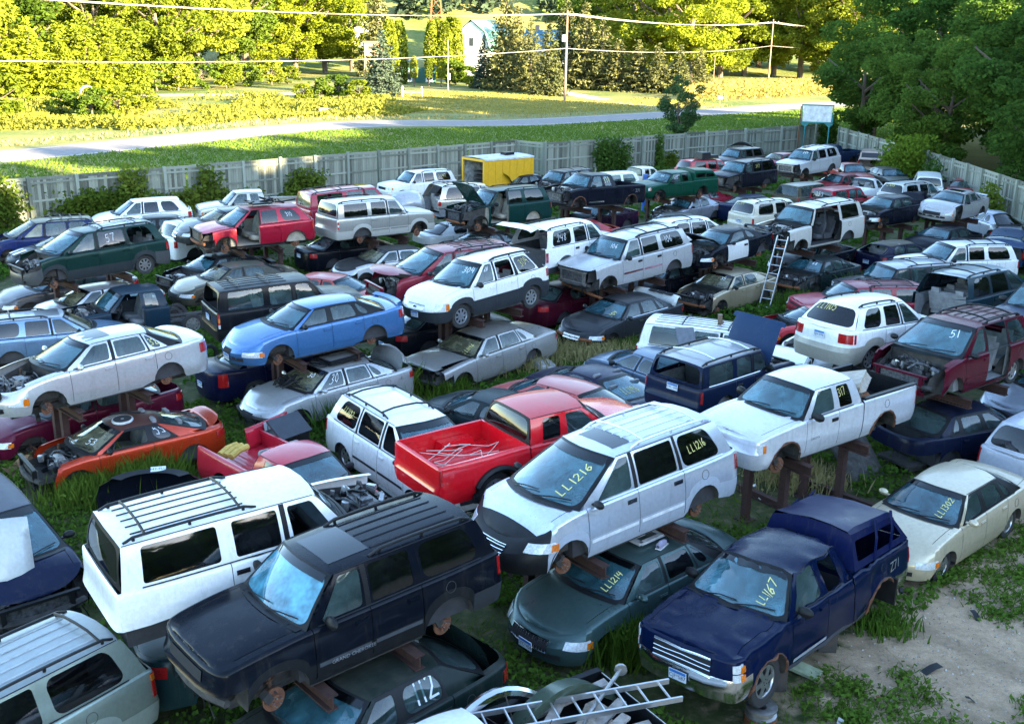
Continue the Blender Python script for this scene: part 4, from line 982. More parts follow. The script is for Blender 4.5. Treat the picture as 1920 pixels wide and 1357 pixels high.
ribbon('mown_track', [(-80, 143), (-56, 152), (-40, 160), (-28, 168)], -2.6, 2.6, -.008, simple('dry_mown_grass', (.42, .38, .20), .95, scale=2))
# wooded hill behind the houses
mb = MB(); rows = []
for j in range(13):
    y = 255+j*28; rows.append([(x, y+14*math.sin(x*.011), (-.3 if j == 0 else (9*(j/3)**1.4 if j < 4 else 9+(j-3)*9.5)*(1+.18*math.sin(x*.013+1.3)))) for x in range(-420, 421, 30)])
mb.grid(rows); structure(mb.obj('hill', GROUND_M))
# ---------------------------------------------------------------- foliage
def leaf_mat(name, c1, c2, trans=.35, sc=.35):
    if name in MATS: return MATS[name]
    m, nt, b = _new(name); nt.nodes.remove(b); out = nt.nodes['Material Output']
    n = _noise(nt, sc, 3); oi = nt.nodes.new('ShaderNodeObjectInfo'); n2 = _noise(nt, sc*14, 1)
    f = mathn(nt, 'ADD', mathn(nt, 'MULTIPLY', n.outputs[0], .5), mathn(nt, 'ADD', mathn(nt, 'MULTIPLY', oi.outputs['Random'], .3), mathn(nt, 'MULTIPLY', n2.outputs[0], .3)))
    r = _ramp(nt, f, [(.3, c1), (.8, c2)])
    d = nt.nodes.new('ShaderNodeBsdfDiffuse'); t = nt.nodes.new('ShaderNodeBsdfTranslucent'); x = nt.nodes.new('ShaderNodeMixShader'); x.inputs[0].default_value = trans
    nt.links.new(r.outputs[0], d.inputs[0]); nt.links.new(r.outputs[0], t.inputs[0]); nt.links.new(d.outputs[0], x.inputs[1]); nt.links.new(t.outputs[0], x.inputs[2]); nt.links.new(x.outputs[0], out.inputs[0])
    MATS[name] = m; return m
BARK = simple('bark', (.11, .085, .065), .95, var=.4, bump=.5)
def quads(C, size, rng, flat=0., asp=1.5):
    """leaf quads of given size at centres C, turned at random; flat > 0 keeps them nearer level"""
    n = len(C); a = rng.normal(size=(n, 3)); 
    if flat: a[:, 2] *= (1-flat)
    a /= np.linalg.norm(a, axis=1, keepdims=True)+1e-9
    b = rng.normal(size=(n, 3)); b -= a*np.sum(a*b, 1, keepdims=True); b /= np.linalg.norm(b, axis=1, keepdims=True)+1e-9
    s = np.asarray(size)*rng.uniform(.6, 1.3, n) if np.ndim(size) == 0 else size*rng.uniform(.6, 1.3, n)
    a = a*s[:, None]*asp*.5; b = b*s[:, None]*.5
    V = np.stack([C-a, C+b*.9-a*.1, C+a, C-b*.9-a*.1], 1).reshape(-1, 3); F_ = np.arange(n*4).reshape(-1, 4); return V, F_
def crown(seed, n, leaf, kind='round'):
    rng = np.random.default_rng(seed)
    if kind == 'spruce':
        tiers = 26; C = []
        for i in range(tiers):
            t = i/(tiers-1); z = .04+.95*t; rad = .30*(1-t)**.85+.012; nb = int(5+12*(1-t))
            for k in range(nb):
                a = rng.uniform(0, 2*np.pi); L_ = rad*rng.uniform(.7, 1.15); m = max(4, int(n/320*(L_/.2)))
                u = rng.uniform(.12, 1, m)**.7; w = .03+.05*(1-u)*L_/.3
                C.append(np.stack([np.cos(a)*u*L_+rng.normal(0, .02, m)*np.sin(a)*1.6*(.3+u), np.sin(a)*u*L_-rng.normal(0, .02, m)*np.cos(a)*1.6*(.3+u), z-.10*u*L_/.3*(1-t*.6)+.04*u*u+rng.normal(0, .006, m)-rng.exponential(.012, m)], 1))
        return quads(np.concatenate(C), leaf, rng, .3, 2.2)
    if kind == 'column':
        z = rng.uniform(0, 1, n); r = .13*np.sqrt(np.clip(1-((z-.35)/.68)**2, 0.02, 1))*rng.uniform(.75, 1.05, n); a = rng.uniform(0, 2*np.pi, n)
        return quads(np.stack([r*np.cos(a), r*np.sin(a), z], 1), leaf, rng, 0, 1.4)
    nc = (70 if kind == 'round' else 62) if kind != 'shrub' else 30; zc, rz, rx = (.60, .40, .36) if kind == 'round' else ((.52, .50, .40) if kind == 'low' else (.45, .5, .5))
    lobes = rng.normal(size=(7, 3)); lobes /= np.linalg.norm(lobes, axis=1, keepdims=True)
    P = []
    while len(P) < nc:
        d = rng.normal(size=3); d /= np.linalg.norm(d); r = rng.uniform(.25, 1)**.5; b = .72+.35*max(0., float((lobes @ d).max()))**3
        q = d*r*b; 
        if kind == 'shrub' and q[2] < -.8: continue
        P.append([q[0]*rx, q[1]*rx, zc+q[2]*rz])
    P = np.array(P); cr = rng.uniform(.04, .105, nc)*(1.5 if kind == 'shrub' else 1); pick = rng.choice(nc, n, p=cr**2/np.sum(cr**2))
    e = rng.normal(size=(n, 3)); e /= np.linalg.norm(e, axis=1, keepdims=True); e *= rng.uniform(.3, 1, (n, 1))**.5
    C = P[pick]+e*cr[pick][:, None]*np.array([1.15, 1.15, .75]); C[:, 2] = np.maximum(C[:, 2], .02); return quads(C, leaf, rng, .25)
def trunk_mesh(seed, kind):
    rn = random.Random(seed); mb = MB()
    if kind in ('spruce', 'column'): mb.tube([(0, 0, 0), (0, 0, .9)], [.022, .004], 7); return mb.mesh('trunk')
    top = (rn.uniform(-.04, .04), rn.uniform(-.04, .04), .62); mb.tube([(0, 0, -.01), (top[0]*.4, top[1]*.4, .28), top], [.026, .02, .01], 8)
    for i in range(9):
        a = rn.uniform(0, 6.28); z = rn.uniform(.2, .55); l = rn.uniform(.18, .32); mb.tube([(top[0]*z/.62, top[1]*z/.62, z), (math.cos(a)*l*.5, math.sin(a)*l*.5, z+l*.35), (math.cos(a)*l, math.sin(a)*l, z+l*.75)], [.012, .008, .004], 5)
    return mb.mesh('trunk')
CROWN_N = {'round': (7000, .030), 'low': (15000, .0175), 'spruce': (5200, .026), 'column': (2200, .035), 'shrub': (2600, .055)}
def tree(kind, x, y, h, mat, label, name, cat, group, wide=1., z=0., var=None):
    v = random.randint(0, 4) if var is None else var; n, l = CROWN_N[kind]
    def mk():
        V, F_ = crown(100+v, n, l, kind); return np_mesh('crown', V, F_)
    r = empty(name, (x, y, z), (0, 0, random.uniform(0, 6.28))); r.scale = (h*wide, h*wide, h); tag(r, label, cat, group)
    link('trunk', shared(('trunk', kind, v), lambda: trunk_mesh(v, kind)), BARK, r); link('crown', shared(('crown', kind, v), mk), mat, r); return r
def atx(px, y): return (px-960)/2000*(y*.954+2.97)
GOLD = leaf_mat('leaf_gold', (.10, .13, .010), (.25, .29, .025), sc=7); LIME = leaf_mat('leaf_lime', (.065, .10, .010), (.23, .26, .03), sc=7); GREEN = leaf_mat('leaf_green', (.035, .07, .010), (.12, .17, .025), sc=7)
DEEP = leaf_mat('leaf_deep', (.032, .08, .018), (.10, .17, .03), .4, 7); SPR = leaf_mat('needle_olive', (.035, .05, .022), (.16, .155, .06), .15, 7); BLUESP = leaf_mat('needle_blue', (.03, .05, .04), (.09, .12, .085), .15, 7)
ORD = ['first', 'second', 'third', 'fourth', 'fifth', 'sixth', 'seventh', 'eighth', 'ninth', 'tenth', 'eleventh', 'twelfth', 'thirteenth', 'fourteenth', 'fifteenth', 'sixteenth', 'seventeenth', 'eighteenth', 'nineteenth', 'twentieth', 'twenty first', 'twenty second', 'twenty third', 'twenty fourth', 'twenty fifth', 'twenty sixth']
def ranks(L, key): o = sorted(range(len(L)), key=lambda i: key(L[i])); return {i: ORD[k] for k, i in enumerate(o)}
_side = ['standing left behind the meadow', 'standing at the wood edge on the left']
random.seed(11)
LT = [(-70, 148, 20, LIME), (15, 158, 20, GREEN), (95, 172, 22, LIME), (170, 166, 19, LIME), (235, 180, 21, GREEN), (300, 176, 18, LIME), (365, 196, 22, LIME), (430, 215, 22, GREEN), (490, 222, 20, GOLD), (545, 232, 21, GOLD), (600, 236, 20, GOLD), (650, 250, 18, LIME), (40, 200, 26, GREEN), (150, 205, 27, LIME), (260, 218, 28, LIME), (350, 240, 28, GREEN), (450, 262, 28, GREEN), (560, 280, 27, LIME), (630, 290, 24, GREEN), (-20, 178, 24, LIME)]; RK = ranks(LT, lambda t: t[0])
for i, (px, y, h, m) in enumerate(LT):
    tree('low', atx(px, y), y, h, m, '%s sunlit leafy tree from the left edge in the wood across the road' % RK[i], 'leafy_tree', 'tree', 'leafy trees of the sunlit wood on the left', 1.15)
for i, (px, y, h) in enumerate([(5, 146, 9), (55, 148, 10), (110, 149, 9.5), (160, 152, 9), (205, 156, 8)]):
    tree('spruce', atx(px, y), y, h, GOLD, '%s golden feathery tree from the left edge of the meadow' % ORD[i], 'larch_tree', 'tree', 'golden feathery trees at the left meadow edge', 1.35)
LT = [(250, 160, 5, LIME), (285, 165, 5.5, GREEN), (325, 166, 5, LIME), (370, 172, 5, GREEN), (415, 175, 4.6, LIME), (460, 182, 4.6, GREEN), (500, 186, 4.4, LIME), (530, 190, 3.6, LIME), (110, 118, 3.2, GREEN), (165, 116, 3.8, GREEN), (215, 118, 3.4, LIME), (260, 122, 3.6, LIME), (590, 150, 3.6, GREEN), (625, 152, 3.8, GREEN), (665, 150, 3.2, LIME), (-10, 108, 5.5, LIME), (560, 148, 2.6, LIME)]; RK = ranks(LT, lambda t: t[0])
for i, (px, y, h, m) in enumerate(LT):
    tree('shrub', atx(px, y), y, h, m, '%s green bush from the left in the sunlit meadow across the road' % RK[i], 'meadow_bush', 'bush', 'bushes in the sunlit meadow', 1.2)
LT = [(1095, 285, 26, GREEN), (1135, 255, 25, GREEN), (1180, 240, 24, LIME), (1230, 228, 23, LIME), (1285, 222, 23, GOLD), (1340, 254, 25, LIME), (1385, 262, 24, GOLD), (1440, 264, 25, GOLD), (1490, 258, 24, LIME), (1545, 252, 24, LIME), (1600, 248, 24, LIME), (1210, 270, 29, LIME), (1310, 272, 29, GOLD), (1412, 284, 30, LIME), (1520, 280, 30, LIME), (1640, 270, 30, GREEN)]; RK = ranks(LT, lambda t: t[0])
for i, (px, y, h, m) in enumerate(LT):
    tree('low', atx(px, y), y, h, m, '%s bright yellow green tree right of the spruces, counted from the left' % RK[i], 'leafy_tree', 'tree', 'bright leafy trees behind the road on the right', 1.1)
for px, y, h, w, m, lb in [(708, 163, 9.2, 1.25, BLUESP, 'blue green spruce beside the wooden lookout tower'), (938, 184, 15.5, .9, SPR, 'tallest pale tipped spruce right of the white barn'), (898, 188, 8.5, .95, BLUESP, 'dark blue spruce in front of the white barn'), (985, 180, 11, .95, SPR, 'young spruce left of the utility pole with a blue roof behind'), (1018, 172, 10.6, 1.0, SPR, 'spruce with golden right flank just left of the utility pole'), (960, 205, 13.5, .9, SPR, 'spruce behind the tall spruces left of the blue roof'), (1050, 196, 15, .95, SPR, 'tall spruce close behind the utility pole'), (1085, 192, 14, .95, SPR, 'spruce right of the utility pole with a thin pointed tip'), (1117, 190, 12, 1.0, SPR, 'rust tinted spruce second right of the utility pole'), (1148, 188, 8.5, 1.3, SPR, 'broad low spruce above the gravel driveway'), (1185, 186, 8.2, 1.35, SPR, 'broad spruce in the middle of the low spruce row'), (1222, 184, 7.8, 1.35, SPR, 'broad pale spruce behind the young yard tree'), (1262, 184, 7.6, 1.3, SPR, 'low spruce right of the young yard tree'), (1300, 186, 7.2, 1.3, SPR, 'last low spruce at the right end of the row'), (700, 225, 19, .9, SPR, 'big spruce behind the wooden lookout tower')]:
    tree('spruce', atx(px, y), y, h, m, lb, 'spruce_tree', 'spruce', 'spruces beside the road', w)
for i, (px, y, h) in enumerate([(722, 195, 11), (740, 198, 10.8), (800, 222, 11), (812, 225, 11.4), (824, 222, 11), (836, 226, 12.2), (845, 224, 11.6)]):
    tree('column', atx(px, y), y, h, LIME, '%s narrow columnar cedar from the left behind the green shed' % ORD[i], 'cedar_tree', 'cedar', 'columnar cedars near the green shed', 1.1)
for i, (px, y, h) in enumerate([(767, 190, 5.0), (795, 190, 5.0), (818, 190, 4.8)]):
    r = tree('column', atx(px, y), y, h*.72, LIME, ['left', 'middle', 'right'][i]+' small clipped cone cedar on a bare stem before the shed', 'cedar_tree', 'cedar', 'small clipped cedars before the green shed', 1.45, 1.5); mb = MB(); mb.tube([(0, 0, -1.5/(h*.72)), (0, 0, .1)], .03, 6); mb.obj('stem', BARK, r)
for i, (px, y, h, m) in enumerate([(845, 196, 4.4, GREEN), (866, 196, 3.8, GREEN), (834, 200, 5., GREEN), (872, 188, 2.2, LIME), (690, 176, 3, LIME)]):
    tree('shrub', atx(px, y), y, h, m, ['shrub at the left foot of the white barn', 'shrub before the middle of the white barn', 'taller shrub left of the white barn', 'low pale shrub below the white barn', 'pale shrub beside the blue green spruce'][i], 'garden_shrub', 'shrub', 'shrubs round the barn yard', 1.1)
LT = [(30.8, 97, 11), (33, 89, 12), (31.8, 80.5, 10), (34, 72, 13), (32.5, 64, 11), (34.5, 56, 13), (32.5, 47.5, 11), (39, 102, 16), (42, 91, 17), (41, 78, 17), (43, 66, 17), (43, 54, 17), (41, 43, 16), (36, 110, 15), (51, 98, 19), (54, 84, 19), (54, 70, 19), (56, 56, 19), (46, 114, 18), (60, 112, 20), (64, 98, 20), (66, 80, 20), (38, 84, 14), (37.5, 60, 14), (38, 71, 15), (37.5, 51, 14)]; RK = ranks(LT, lambda t: t[0]/(t[1]+3))
for i, (x, y, h) in enumerate(LT):
    tree('low', x, y, h, DEEP, '%s dark green shade tree beyond the right fence, counted from the left' % RK[i], 'shade_tree', 'tree', 'dark trees beyond the right fence', 1.05)
tree('low', atx(1262, 97), 97, 6.3, leaf_mat('leaf_young', (.03, .07, .03), (.07, .13, .05), sc=7), 'single young tree standing just behind the back fence', 'young_tree', 'tree', None, .78)
# unseen right-hand woods added to shade the yard; far wood on the hill
def mass(name, spots, n, leaf, mat, label, seed):
    rng = np.random.default_rng(seed); Vs = []; k = 0
    for x, y, z, h in spots:
        V, F_ = crown(int(rng.integers(1e6)), n, leaf, 'low'); Vs.append(V*h*np.array([1.25, 1.25, 1])+np.array([x, y, z]))
    V = np.concatenate(Vs); o = link(name, np_mesh(name, V, np.arange(len(V)).reshape(-1, 4)), mat); tag(o, label, 'wood'); return stuff(o)
sp = []; rn = random.Random(3)
for (x0, y0), (x1, y1), k in (((20, -62), (42, -14), 8), ((42, -14), (70, 46), 10), ((70, 46), (90, 90), 7)):
    for j in range(k):
        t = j/k
        for d, hh in (((0, 20.5), (8, 22.5), (17, 24.5)) if k == 10 and j < 2 else ((0, 17.5), (8, 19), (17, 20.5)) if k == 10 and j == 2 else ((0, 21), (8, 25), (17, 27.5)) if k == 10 else ((0, 19.5), (8, 23.5), (17, 26)) if k != 7 else ((0, 17), (8, 18.5), (17, 20))): sp.append((lerp_ := x0+(x1-x0)*t+d+rn.uniform(-1.5, 1.5), y0+(y1-y0)*t-d*.45+rn.uniform(-1.5, 1.5), -1, hh*rn.uniform(.93, 1.07)))  # row heights stepped to shade the yard but sun the left fence
mass('woodland', sp, 1500, .085, DEEP, 'dense dark wood along the right side of the yard', 5)
sp = []
for j in range(90):
    x = rn.uniform(-190, 190); y = rn.uniform(325, 520); jj = (y-255)/28; zz = (9*(jj/3)**1.4 if jj < 4 else 9+(jj-3)*9.5)*(1+.18*math.sin(x*.013+1.3)); sp.append((x, y, zz-3, rn.uniform(14, 20)))
mass('far_forest', sp, 700, .075, leaf_mat('leaf_far', (.022, .042, .026), (.06, .085, .055), .2, .1), 'dark shaded forest on the hill behind the barn', 9)
# ---------------------------------------------------------------- meadow, verge and lawn growth
def inside(poly, X, Y):
    r = np.zeros(len(X), bool); n = len(poly)
    for i in range(n):
        (x1, y1), (x2, y2) = poly[i], poly[(i+1) % n]; c = ((y1 > Y) != (y2 > Y)) & (X < (x2-x1)*(Y-y1)/((y2-y1) or 1e-9)+x1); r ^= c
    return r
def scatter(poly, n, rng):
    P = np.array(poly); lo, hi = P.min(0), P.max(0); X = rng.uniform(lo[0], hi[0], n*3); Y = rng.uniform(lo[1], hi[1], n*3); k = inside(poly, X, Y); return X[k][:n], Y[k][:n]
def patchy(X, Y, sc, ph): return np.sin(X*sc+ph)+np.sin(Y*sc*1.3+ph*2)+np.sin((X+Y)*sc*.7+ph*3)+np.sin((X-Y)*sc*2.1+ph)*.6
def blades(X, Y, h, w, rng, lean=.35, z=0.):
    n = len(X); a = rng.uniform(0, 2*np.pi, n); hh = h*rng.uniform(.5, 1.2, n); ww = w*rng.uniform(.6, 1.3, n); dx, dy = np.cos(a)*ww/2, np.sin(a)*ww/2; lx, ly = rng.normal(0, lean, n)*hh, rng.normal(0, lean, n)*hh
    V = np.stack([np.stack([X-dx, Y-dy, np.full(n, z)], 1), np.stack([X+dx, Y+dy, np.full(n, z)], 1), np.stack([X+dx*.6+lx*.5, Y+dy*.6+ly*.5, z+hh*.6], 1), np.stack([X+lx, Y+ly, z+hh], 1)], 1).reshape(-1, 3)
    return V, np.arange(n*4).reshape(-1, 4)
GRASSM = leaf_mat('grass_green', (.05, .10, .012), (.13, .20, .03), .3, .25); DRYM = leaf_mat('grass_dry', (.16, .15, .05), (.40, .34, .16), .3, 1.); WEEDM = leaf_mat('weed_leaf', (.030, .085, .012), (.115, .19, .030), .3, 1.4); MEADM = leaf_mat('meadow_leaf', (.07, .10, .012), (.22, .22, .04), .35, .3)
rng = np.random.default_rng(21)
verge = [(-70, 36), (-33, 48), (0, 78.5), (2, 77.2), (27, 98), (40, 108), (55, 160), (31, 141.5), (2, 115.8), (-19, 106.5), (-37, 77), (-62, 45)]
X, Y = scatter(verge, 95000, rng); V, F_ = blades(X, Y, .2, .13, rng, .6); stuff(tag(link('verge_grass', np_mesh('verge_grass', V, F_), GRASSM), 'green grass verge between the wooden fence and the road', 'grass'))
mead = [(-88, 60), (-44, 92), (-27, 118), (-14, 126), (-10, 140), (-18, 150), (-40, 147), (-62, 138), (-82, 128)]
X, Y = scatter(mead, 90000, rng); k = patchy(X, Y, .22, 1.) > -.9; X, Y = X[k], Y[k]; hh = .55+.45*np.clip(patchy(X, Y, .35, 2.), -1, 1.5)
C = np.stack([X, Y, rng.uniform(0, 1, len(X))*np.maximum(hh, .2)], 1); V, F_ = quads(C, .26, rng, 0, 1.7); stuff(tag(link('meadow_weeds', np_mesh('meadow_weeds', V, F_), MEADM), 'tall golden weeds of the sunlit meadow across the road', 'weeds'))
strip = [(-95, 26), (-46, 87), (-24, 122), (2, 131), (30, 155.5), (30, 151.5), (2, 126.5), (-21, 118.5), (-43, 84.5), (-90, 22)]
far_w = [(24, 160), (40, 172), (66, 200), (60, 215), (34, 196), (26, 178)]
X, Y = scatter(far_w, 9000, rng); C = np.stack([X, Y, rng.uniform(0, 1.9, len(X))], 1); V, F_ = quads(C, .3, rng, 0, 2.); stuff(tag(link('tall_grass', np_mesh('tall_grass', V, F_), leaf_mat('gold_grass', (.22, .18, .04), (.42, .34, .10), .35, .3)), 'tall golden grass beside the far utility pole', 'grass'))
X, Y = scatter(strip, 22000, rng); V, F_ = blades(X, Y, .3, .2, rng); stuff(tag(link('roadside_grass', np_mesh('roadside_grass', V, F_), DRYM), 'dry sunlit grass along the far road edge', 'grass'))
lawn = [(-22, 130), (2, 132), (30, 156), (21, 170), (10, 160), (-2, 178), (-24, 170)]
X, Y = scatter(lawn, 26000, rng); V, F_ = blades(X, Y, .14, .2, rng); stuff(tag(link('lawn_grass', np_mesh('lawn_grass', V, F_), leaf_mat('lawn_blade', (.16, .15, .035), (.32, .28, .08), .3, .25)), 'mown yellow lawn in front of the spruces', 'lawn'))
# ---------------------------------------------------------------- wooden fence
def wood(name, c1, c2):
    m, nt, b = _new(name); tc = nt.nodes.new('ShaderNodeTexCoord'); mp = nt.nodes.new('ShaderNodeMapping'); mp.inputs['Scale'].default_value = (14, 14, .9); n = nt.nodes.new('ShaderNodeTexNoise'); n.inputs['Scale'].default_value = 1.6; n.inputs['Detail'].default_value = 5; n.inputs['Roughness'].default_value = .7
    oi = nt.nodes.new('ShaderNodeObjectInfo'); ad = nt.nodes.new('ShaderNodeVectorMath'); ad.operation = 'ADD'; nt.links.new(tc.outputs['Object'], ad.inputs[0]); nt.links.new(oi.outputs['Location'], ad.inputs[1]); nt.links.new(ad.outputs[0], mp.inputs[0]); nt.links.new(mp.outputs[0], n.inputs[0])
    f = mathn(nt, 'ADD', mathn(nt, 'MULTIPLY', n.outputs[0], .6), mathn(nt, 'MULTIPLY', oi.outputs['Random'], .62)); r = _ramp(nt, f, [(.25, c1), (.5, tuple((a+b_)/2 for a, b_ in zip(c1, c2))), (.8, c2)]); nt.links.new(r.outputs[0], b.inputs['Base Color']); b.inputs['Roughness'].default_value = .9; _bump(nt, b, n.outputs[0], .4); MATS[name] = m; return m
WOODM = wood('weathered_wood', (.06, .063, .05), (.25, .26, .21)); POSTM = wood('post_wood', (.11, .125, .10), (.28, .30, .25))
def fence(P, label):
    root = empty('wooden_fence', (*P[0], 0)); tag(root, label, 'fence', 'wooden fence round the yard'); o0 = Vector((*P[0], 0))
    bm_ = shared('board', lambda: MB().box((0, 0, 0), (.15, .022, 2.26)).mesh('board', False)); pm = shared('post', lambda: MB().box((0, 0, 1.22), (.16, .15, 2.5)).mesh('post', False))
    for a, b in zip(P, P[1:]):
        a, b = Vector(a), Vector(b); d = (b-a); L = d.length; d.normalize(); ang = math.atan2(d.y, d.x); n = Vector((d.y, -d.x)); 
        if n.dot(a) > 0: n = -n                                     # towards the yard
        k = max(1, round(L/2.42)); st = L/k
        for i in range(k+1):
            p = a+d*st*i+n*.09; o = link('post', pm, POSTM, root, Vector((*p, random.uniform(-.06, .03)))-o0, (random.gauss(0, .012), random.gauss(0, .012), ang))
            if i < k:
                for z in (.35, 1.22, 2.08):
                    q = a+d*(st*i+st/2)+n*.04; mb = shared(('rail', round(st, 2)), lambda: MB().box((0, 0, 0), (st-.16, .045, .1)).mesh('rail', False)); link('rail', mb, POSTM, root, Vector((*q, z+random.gauss(0, .012)))-o0, (0, random.gauss(0, .008), ang))
                q = a+d*(st*i+st/2)-n*.03; mb = shared(('cap', round(st, 2)), lambda: MB().box((0, 0, 0), (st-.01, .03, .15)).mesh('cap_board', False)); link('cap_board', mb, WOODM, root, Vector((*(q+n*.04), 2.33+random.gauss(0, .012)))-o0, (0, random.gauss(0, .006), ang))
        nb = int(L/.163)
        for i in range(nb):
            if random.random() < .012: continue
            q = a+d*((i+.5)*L/nb)-n*.0; link('board', bm_, WOODM, root, Vector((*q, 1.17+random.gauss(0, .04)))-o0, (random.gauss(0, .006), random.gauss(0, .006), ang))
    return root
random.seed(5)
fence(FENCE_A, 'weathered plank fence along the left, partly sunlit and covered in vines'); fence([(0., 76.4), (2., 75.)]+FENCE_B[1:], 'weathered plank fence along the back below the road'); fence(FENCE_C, 'weathered plank fence running down the right side under the trees')
def vines(poly_or_pts, n, leaf, mat, label, name='vine', cat='vine'):
    pass
def clump(name, cx, cy, rx, ry, h, n, leaf, mat, label, cat, group=None, seed=0, rot=0., zmin=0.):
    rg = np.random.default_rng(seed+77); k = 14; cc = np.stack([rg.uniform(-1, 1, k)*rx*.8, rg.uniform(-1, 1, k)*ry*.7, zmin+rg.uniform(0, .8, k)*(h-zmin)], 1); pk = rg.integers(0, k, n); C = cc[pk]+rg.normal(size=(n, 3))*np.array([rx*.28, ry*.35+.06, (h-zmin)*.2]); C[:, 2] = np.clip(C[:, 2], .03, h*1.1)
    V, F_ = quads(C, leaf, rg, .1); o = link(name, np_mesh(name, V, F_), mat, None, (cx, cy, 0), (0, 0, rot)); tag(o, label, cat, group); return o
VINEM = leaf_mat('vine_leaf', (.05, .09, .012), (.15, .19, .03), .35, 2.); BRIGHTM = leaf_mat('bright_bush', (.06, .12, .012), (.17, .24, .03), .4, 2.)
fa = math.atan2(31.3, 33)
def on_fence(t, off_=.35): 
    p = Vector(FENCE_A[0]).lerp(Vector(FENCE_A[1]), t); return p.x+.69*off_, p.y-.72*off_
for i, (t, rx, h, n, lb) in enumerate([(.22, 1.6, 2.4, 2600, 'vine heap climbing the sunlit fence at the left edge'), (.33, 2.4, 1.5, 2600, 'low vine hedge under the sunlit fence'), (.38, .7, 2.5, 1200, 'vine column climbing a post of the sunlit fence'), (.43, 1.8, 1.2, 1800, 'low leafy hedge behind the royal blue minivan'), (.47, .8, 2.2, 1100, 'vine patch hanging beside the white SUV at the fence'), (.51, 1.2, 1., 1000, 'leafy growth at the fence foot beside the white SUV'), (.61, 1.5, 1.6, 1500, 'dense green vine behind the champagne pickup'), (.90, .7, 1.2, 500, 'small weed tuft by the fence left of the yellow trailer')]):
    x, y = on_fence(t, .5); clump('vine', x, y, rx, .35, h, n, .17, VINEM, lb, 'vine', 'vines on the wooden fence', i, fa)
fb = math.atan2(21.6, 25.9)
for i, (t, rx, h, n, lb) in enumerate([(.17, 1.1, 2.5, 1700, 'dark vine mat spread over the back fence planks'), (.23, .7, 2.3, 600, 'thin vine next to the vine mat on the back fence'), (.335, .22, 2.6, 700, 'narrow vine column up a back fence post'), (.37, .9, 1.1, 600, 'weeds at the back fence foot behind the red SUV'), (.97, 1.3, 2.8, 1700, 'thick vine pile at the far fence corner')]):
    p = Vector(FENCE_B[0]).lerp(Vector(FENCE_B[1]), t); clump('vine', p.x+.2, p.y-.3, rx, .28, h, n, .17, DEEP if i != 3 else VINEM, lb, 'vine', 'vines on the wooden fence', 20+i, fb)
clump('bright_bush', 27.4, 74.8, 1.7, 1.9, 3., 4200, .2, BRIGHTM, 'bright yellow green bush spilling over the right fence', 'bush', None, 40)
for i, (x, y, h, n, lb) in enumerate([(27., 78.6, 1.6, 700, 'green weed clump left of the bright bush'), (27.2, 70.2, 2.1, 900, 'dark vine on the fence right of the bright bush'), (26.9, 60.2, 1.9, 800, 'leafy sapling against the right fence posts'), (27., 81.5, 1.5, 500, 'small weeds near the far end of the right fence')]):
    clump('vine', x, y, .5, .9, h, n, .17, VINEM if i in (0, 2) else DEEP, lb, 'vine', 'vines on the wooden fence', 50+i)
# ---------------------------------------------------------------- far buildings, poles, wires
WHITEW = simple('white_siding', (.68, .68, .66), .7, var=.06); GREENR = simple('green_metal_roof', (.10, .22, .18), .5, var=.1); BLUER = simple('blue_metal_roof', (.06, .17, .24), .45, var=.1); WINM = simple('window_dark', (.03, .04, .05), .2); POLEW = simple('pole_wood', (.20, .14, .10), .85, var=.25); WIREM = simple('wire_metal', (.42, .38, .37), .6, .3)
def building(name, x, y, rz, label, cat): r = empty(name, (x, y, 0), (0, 0, rz)); return tag(r, label, cat)
b = building('barn', atx(873, 240), 240, R(-20), 'white gambrel barn with a green roof behind the spruces', 'barn')
prof = [(-4.2, 0), (-4.2, 5.6), (-3.1, 8.8), (0, 11.2), (3.1, 8.8), (4.2, 5.6), (4.2, 0)]
mb = MB(); mb.add([(x, 0, z) for x, z in prof]+[(x, 14, z) for x, z in prof], [tuple(range(7)), tuple(range(13, 6, -1)), (0, 7, 8, 1), (5, 12, 13, 6)]); mb.obj('wall', WHITEW, b, smooth=False)
mb = MB(); rp = [(-4.6, 5.2), (-3.3, 9.0), (0, 11.5), (3.3, 9.0), (4.6, 5.2)]; mb.grid([[(x, yy, z) for x, z in rp] for yy in (-.35, 14.4)]); mb.obj('roof', GREENR, b, smooth=False)
for wx, wz, ww, wh, nm in ((0.1, 6.9, .9, 1.7, 'window'), (-1.2, 1.2, 2.6, 2.4, 'door')): MB().box((wx, -.03, wz), (ww, .08, wh)).obj(nm, WINM if nm == 'window' else simple('barn_door', (.4, .4, .42), .7), b, smooth=False)
for k in range(24): MB().box((-4.0+k*.348, -.012, 2.8), (.03, .02, 5.4)).obj('siding_batten', WHITEW, b, smooth=False)
MB().box((0, -.04, 3.2), (8.4, .1, .16)).obj('trim_band', simple('brown_trim', (.2, .12, .1), .7), b, smooth=False)
b = building('house', atx(1010, 262), 262, R(-8), 'house with a blue metal roof and chimney half hidden by spruces', 'house')
MB().box((0, 3, 3.2), (11, 8, 6.4)).obj('wall', simple('grey_siding', (.3, .32, .35), .8), b, smooth=False); mb = MB(); mb.grid([[(x, yy, z) for x in (-5.9, 5.9)] for yy, z in ((-1.6, 6.1), (3, 9.6), (7.6, 6.1))]); rf = mb.obj('roof', BLUER, b, smooth=False); MB().box((-2.2, 3.2, 9.6), (.9, .8, 2.2)).obj('chimney', simple('brick', (.3, .2, .17), .9), rf, smooth=False)
for k in range(16): MB().add([(-5.6+k*.75, -1.62, 6.15), (-5.54+k*.75, -1.62, 6.15), (-5.54+k*.75, 2.98, 9.65), (-5.6+k*.75, 2.98, 9.65)], [(0, 1, 2, 3)]).obj('roof_seam', BLUER, rf, smooth=False)
b = building('shed', atx(776, 203), 203, R(10), 'low dark green shed with a pale rounded roof behind small cedars', 'shed')
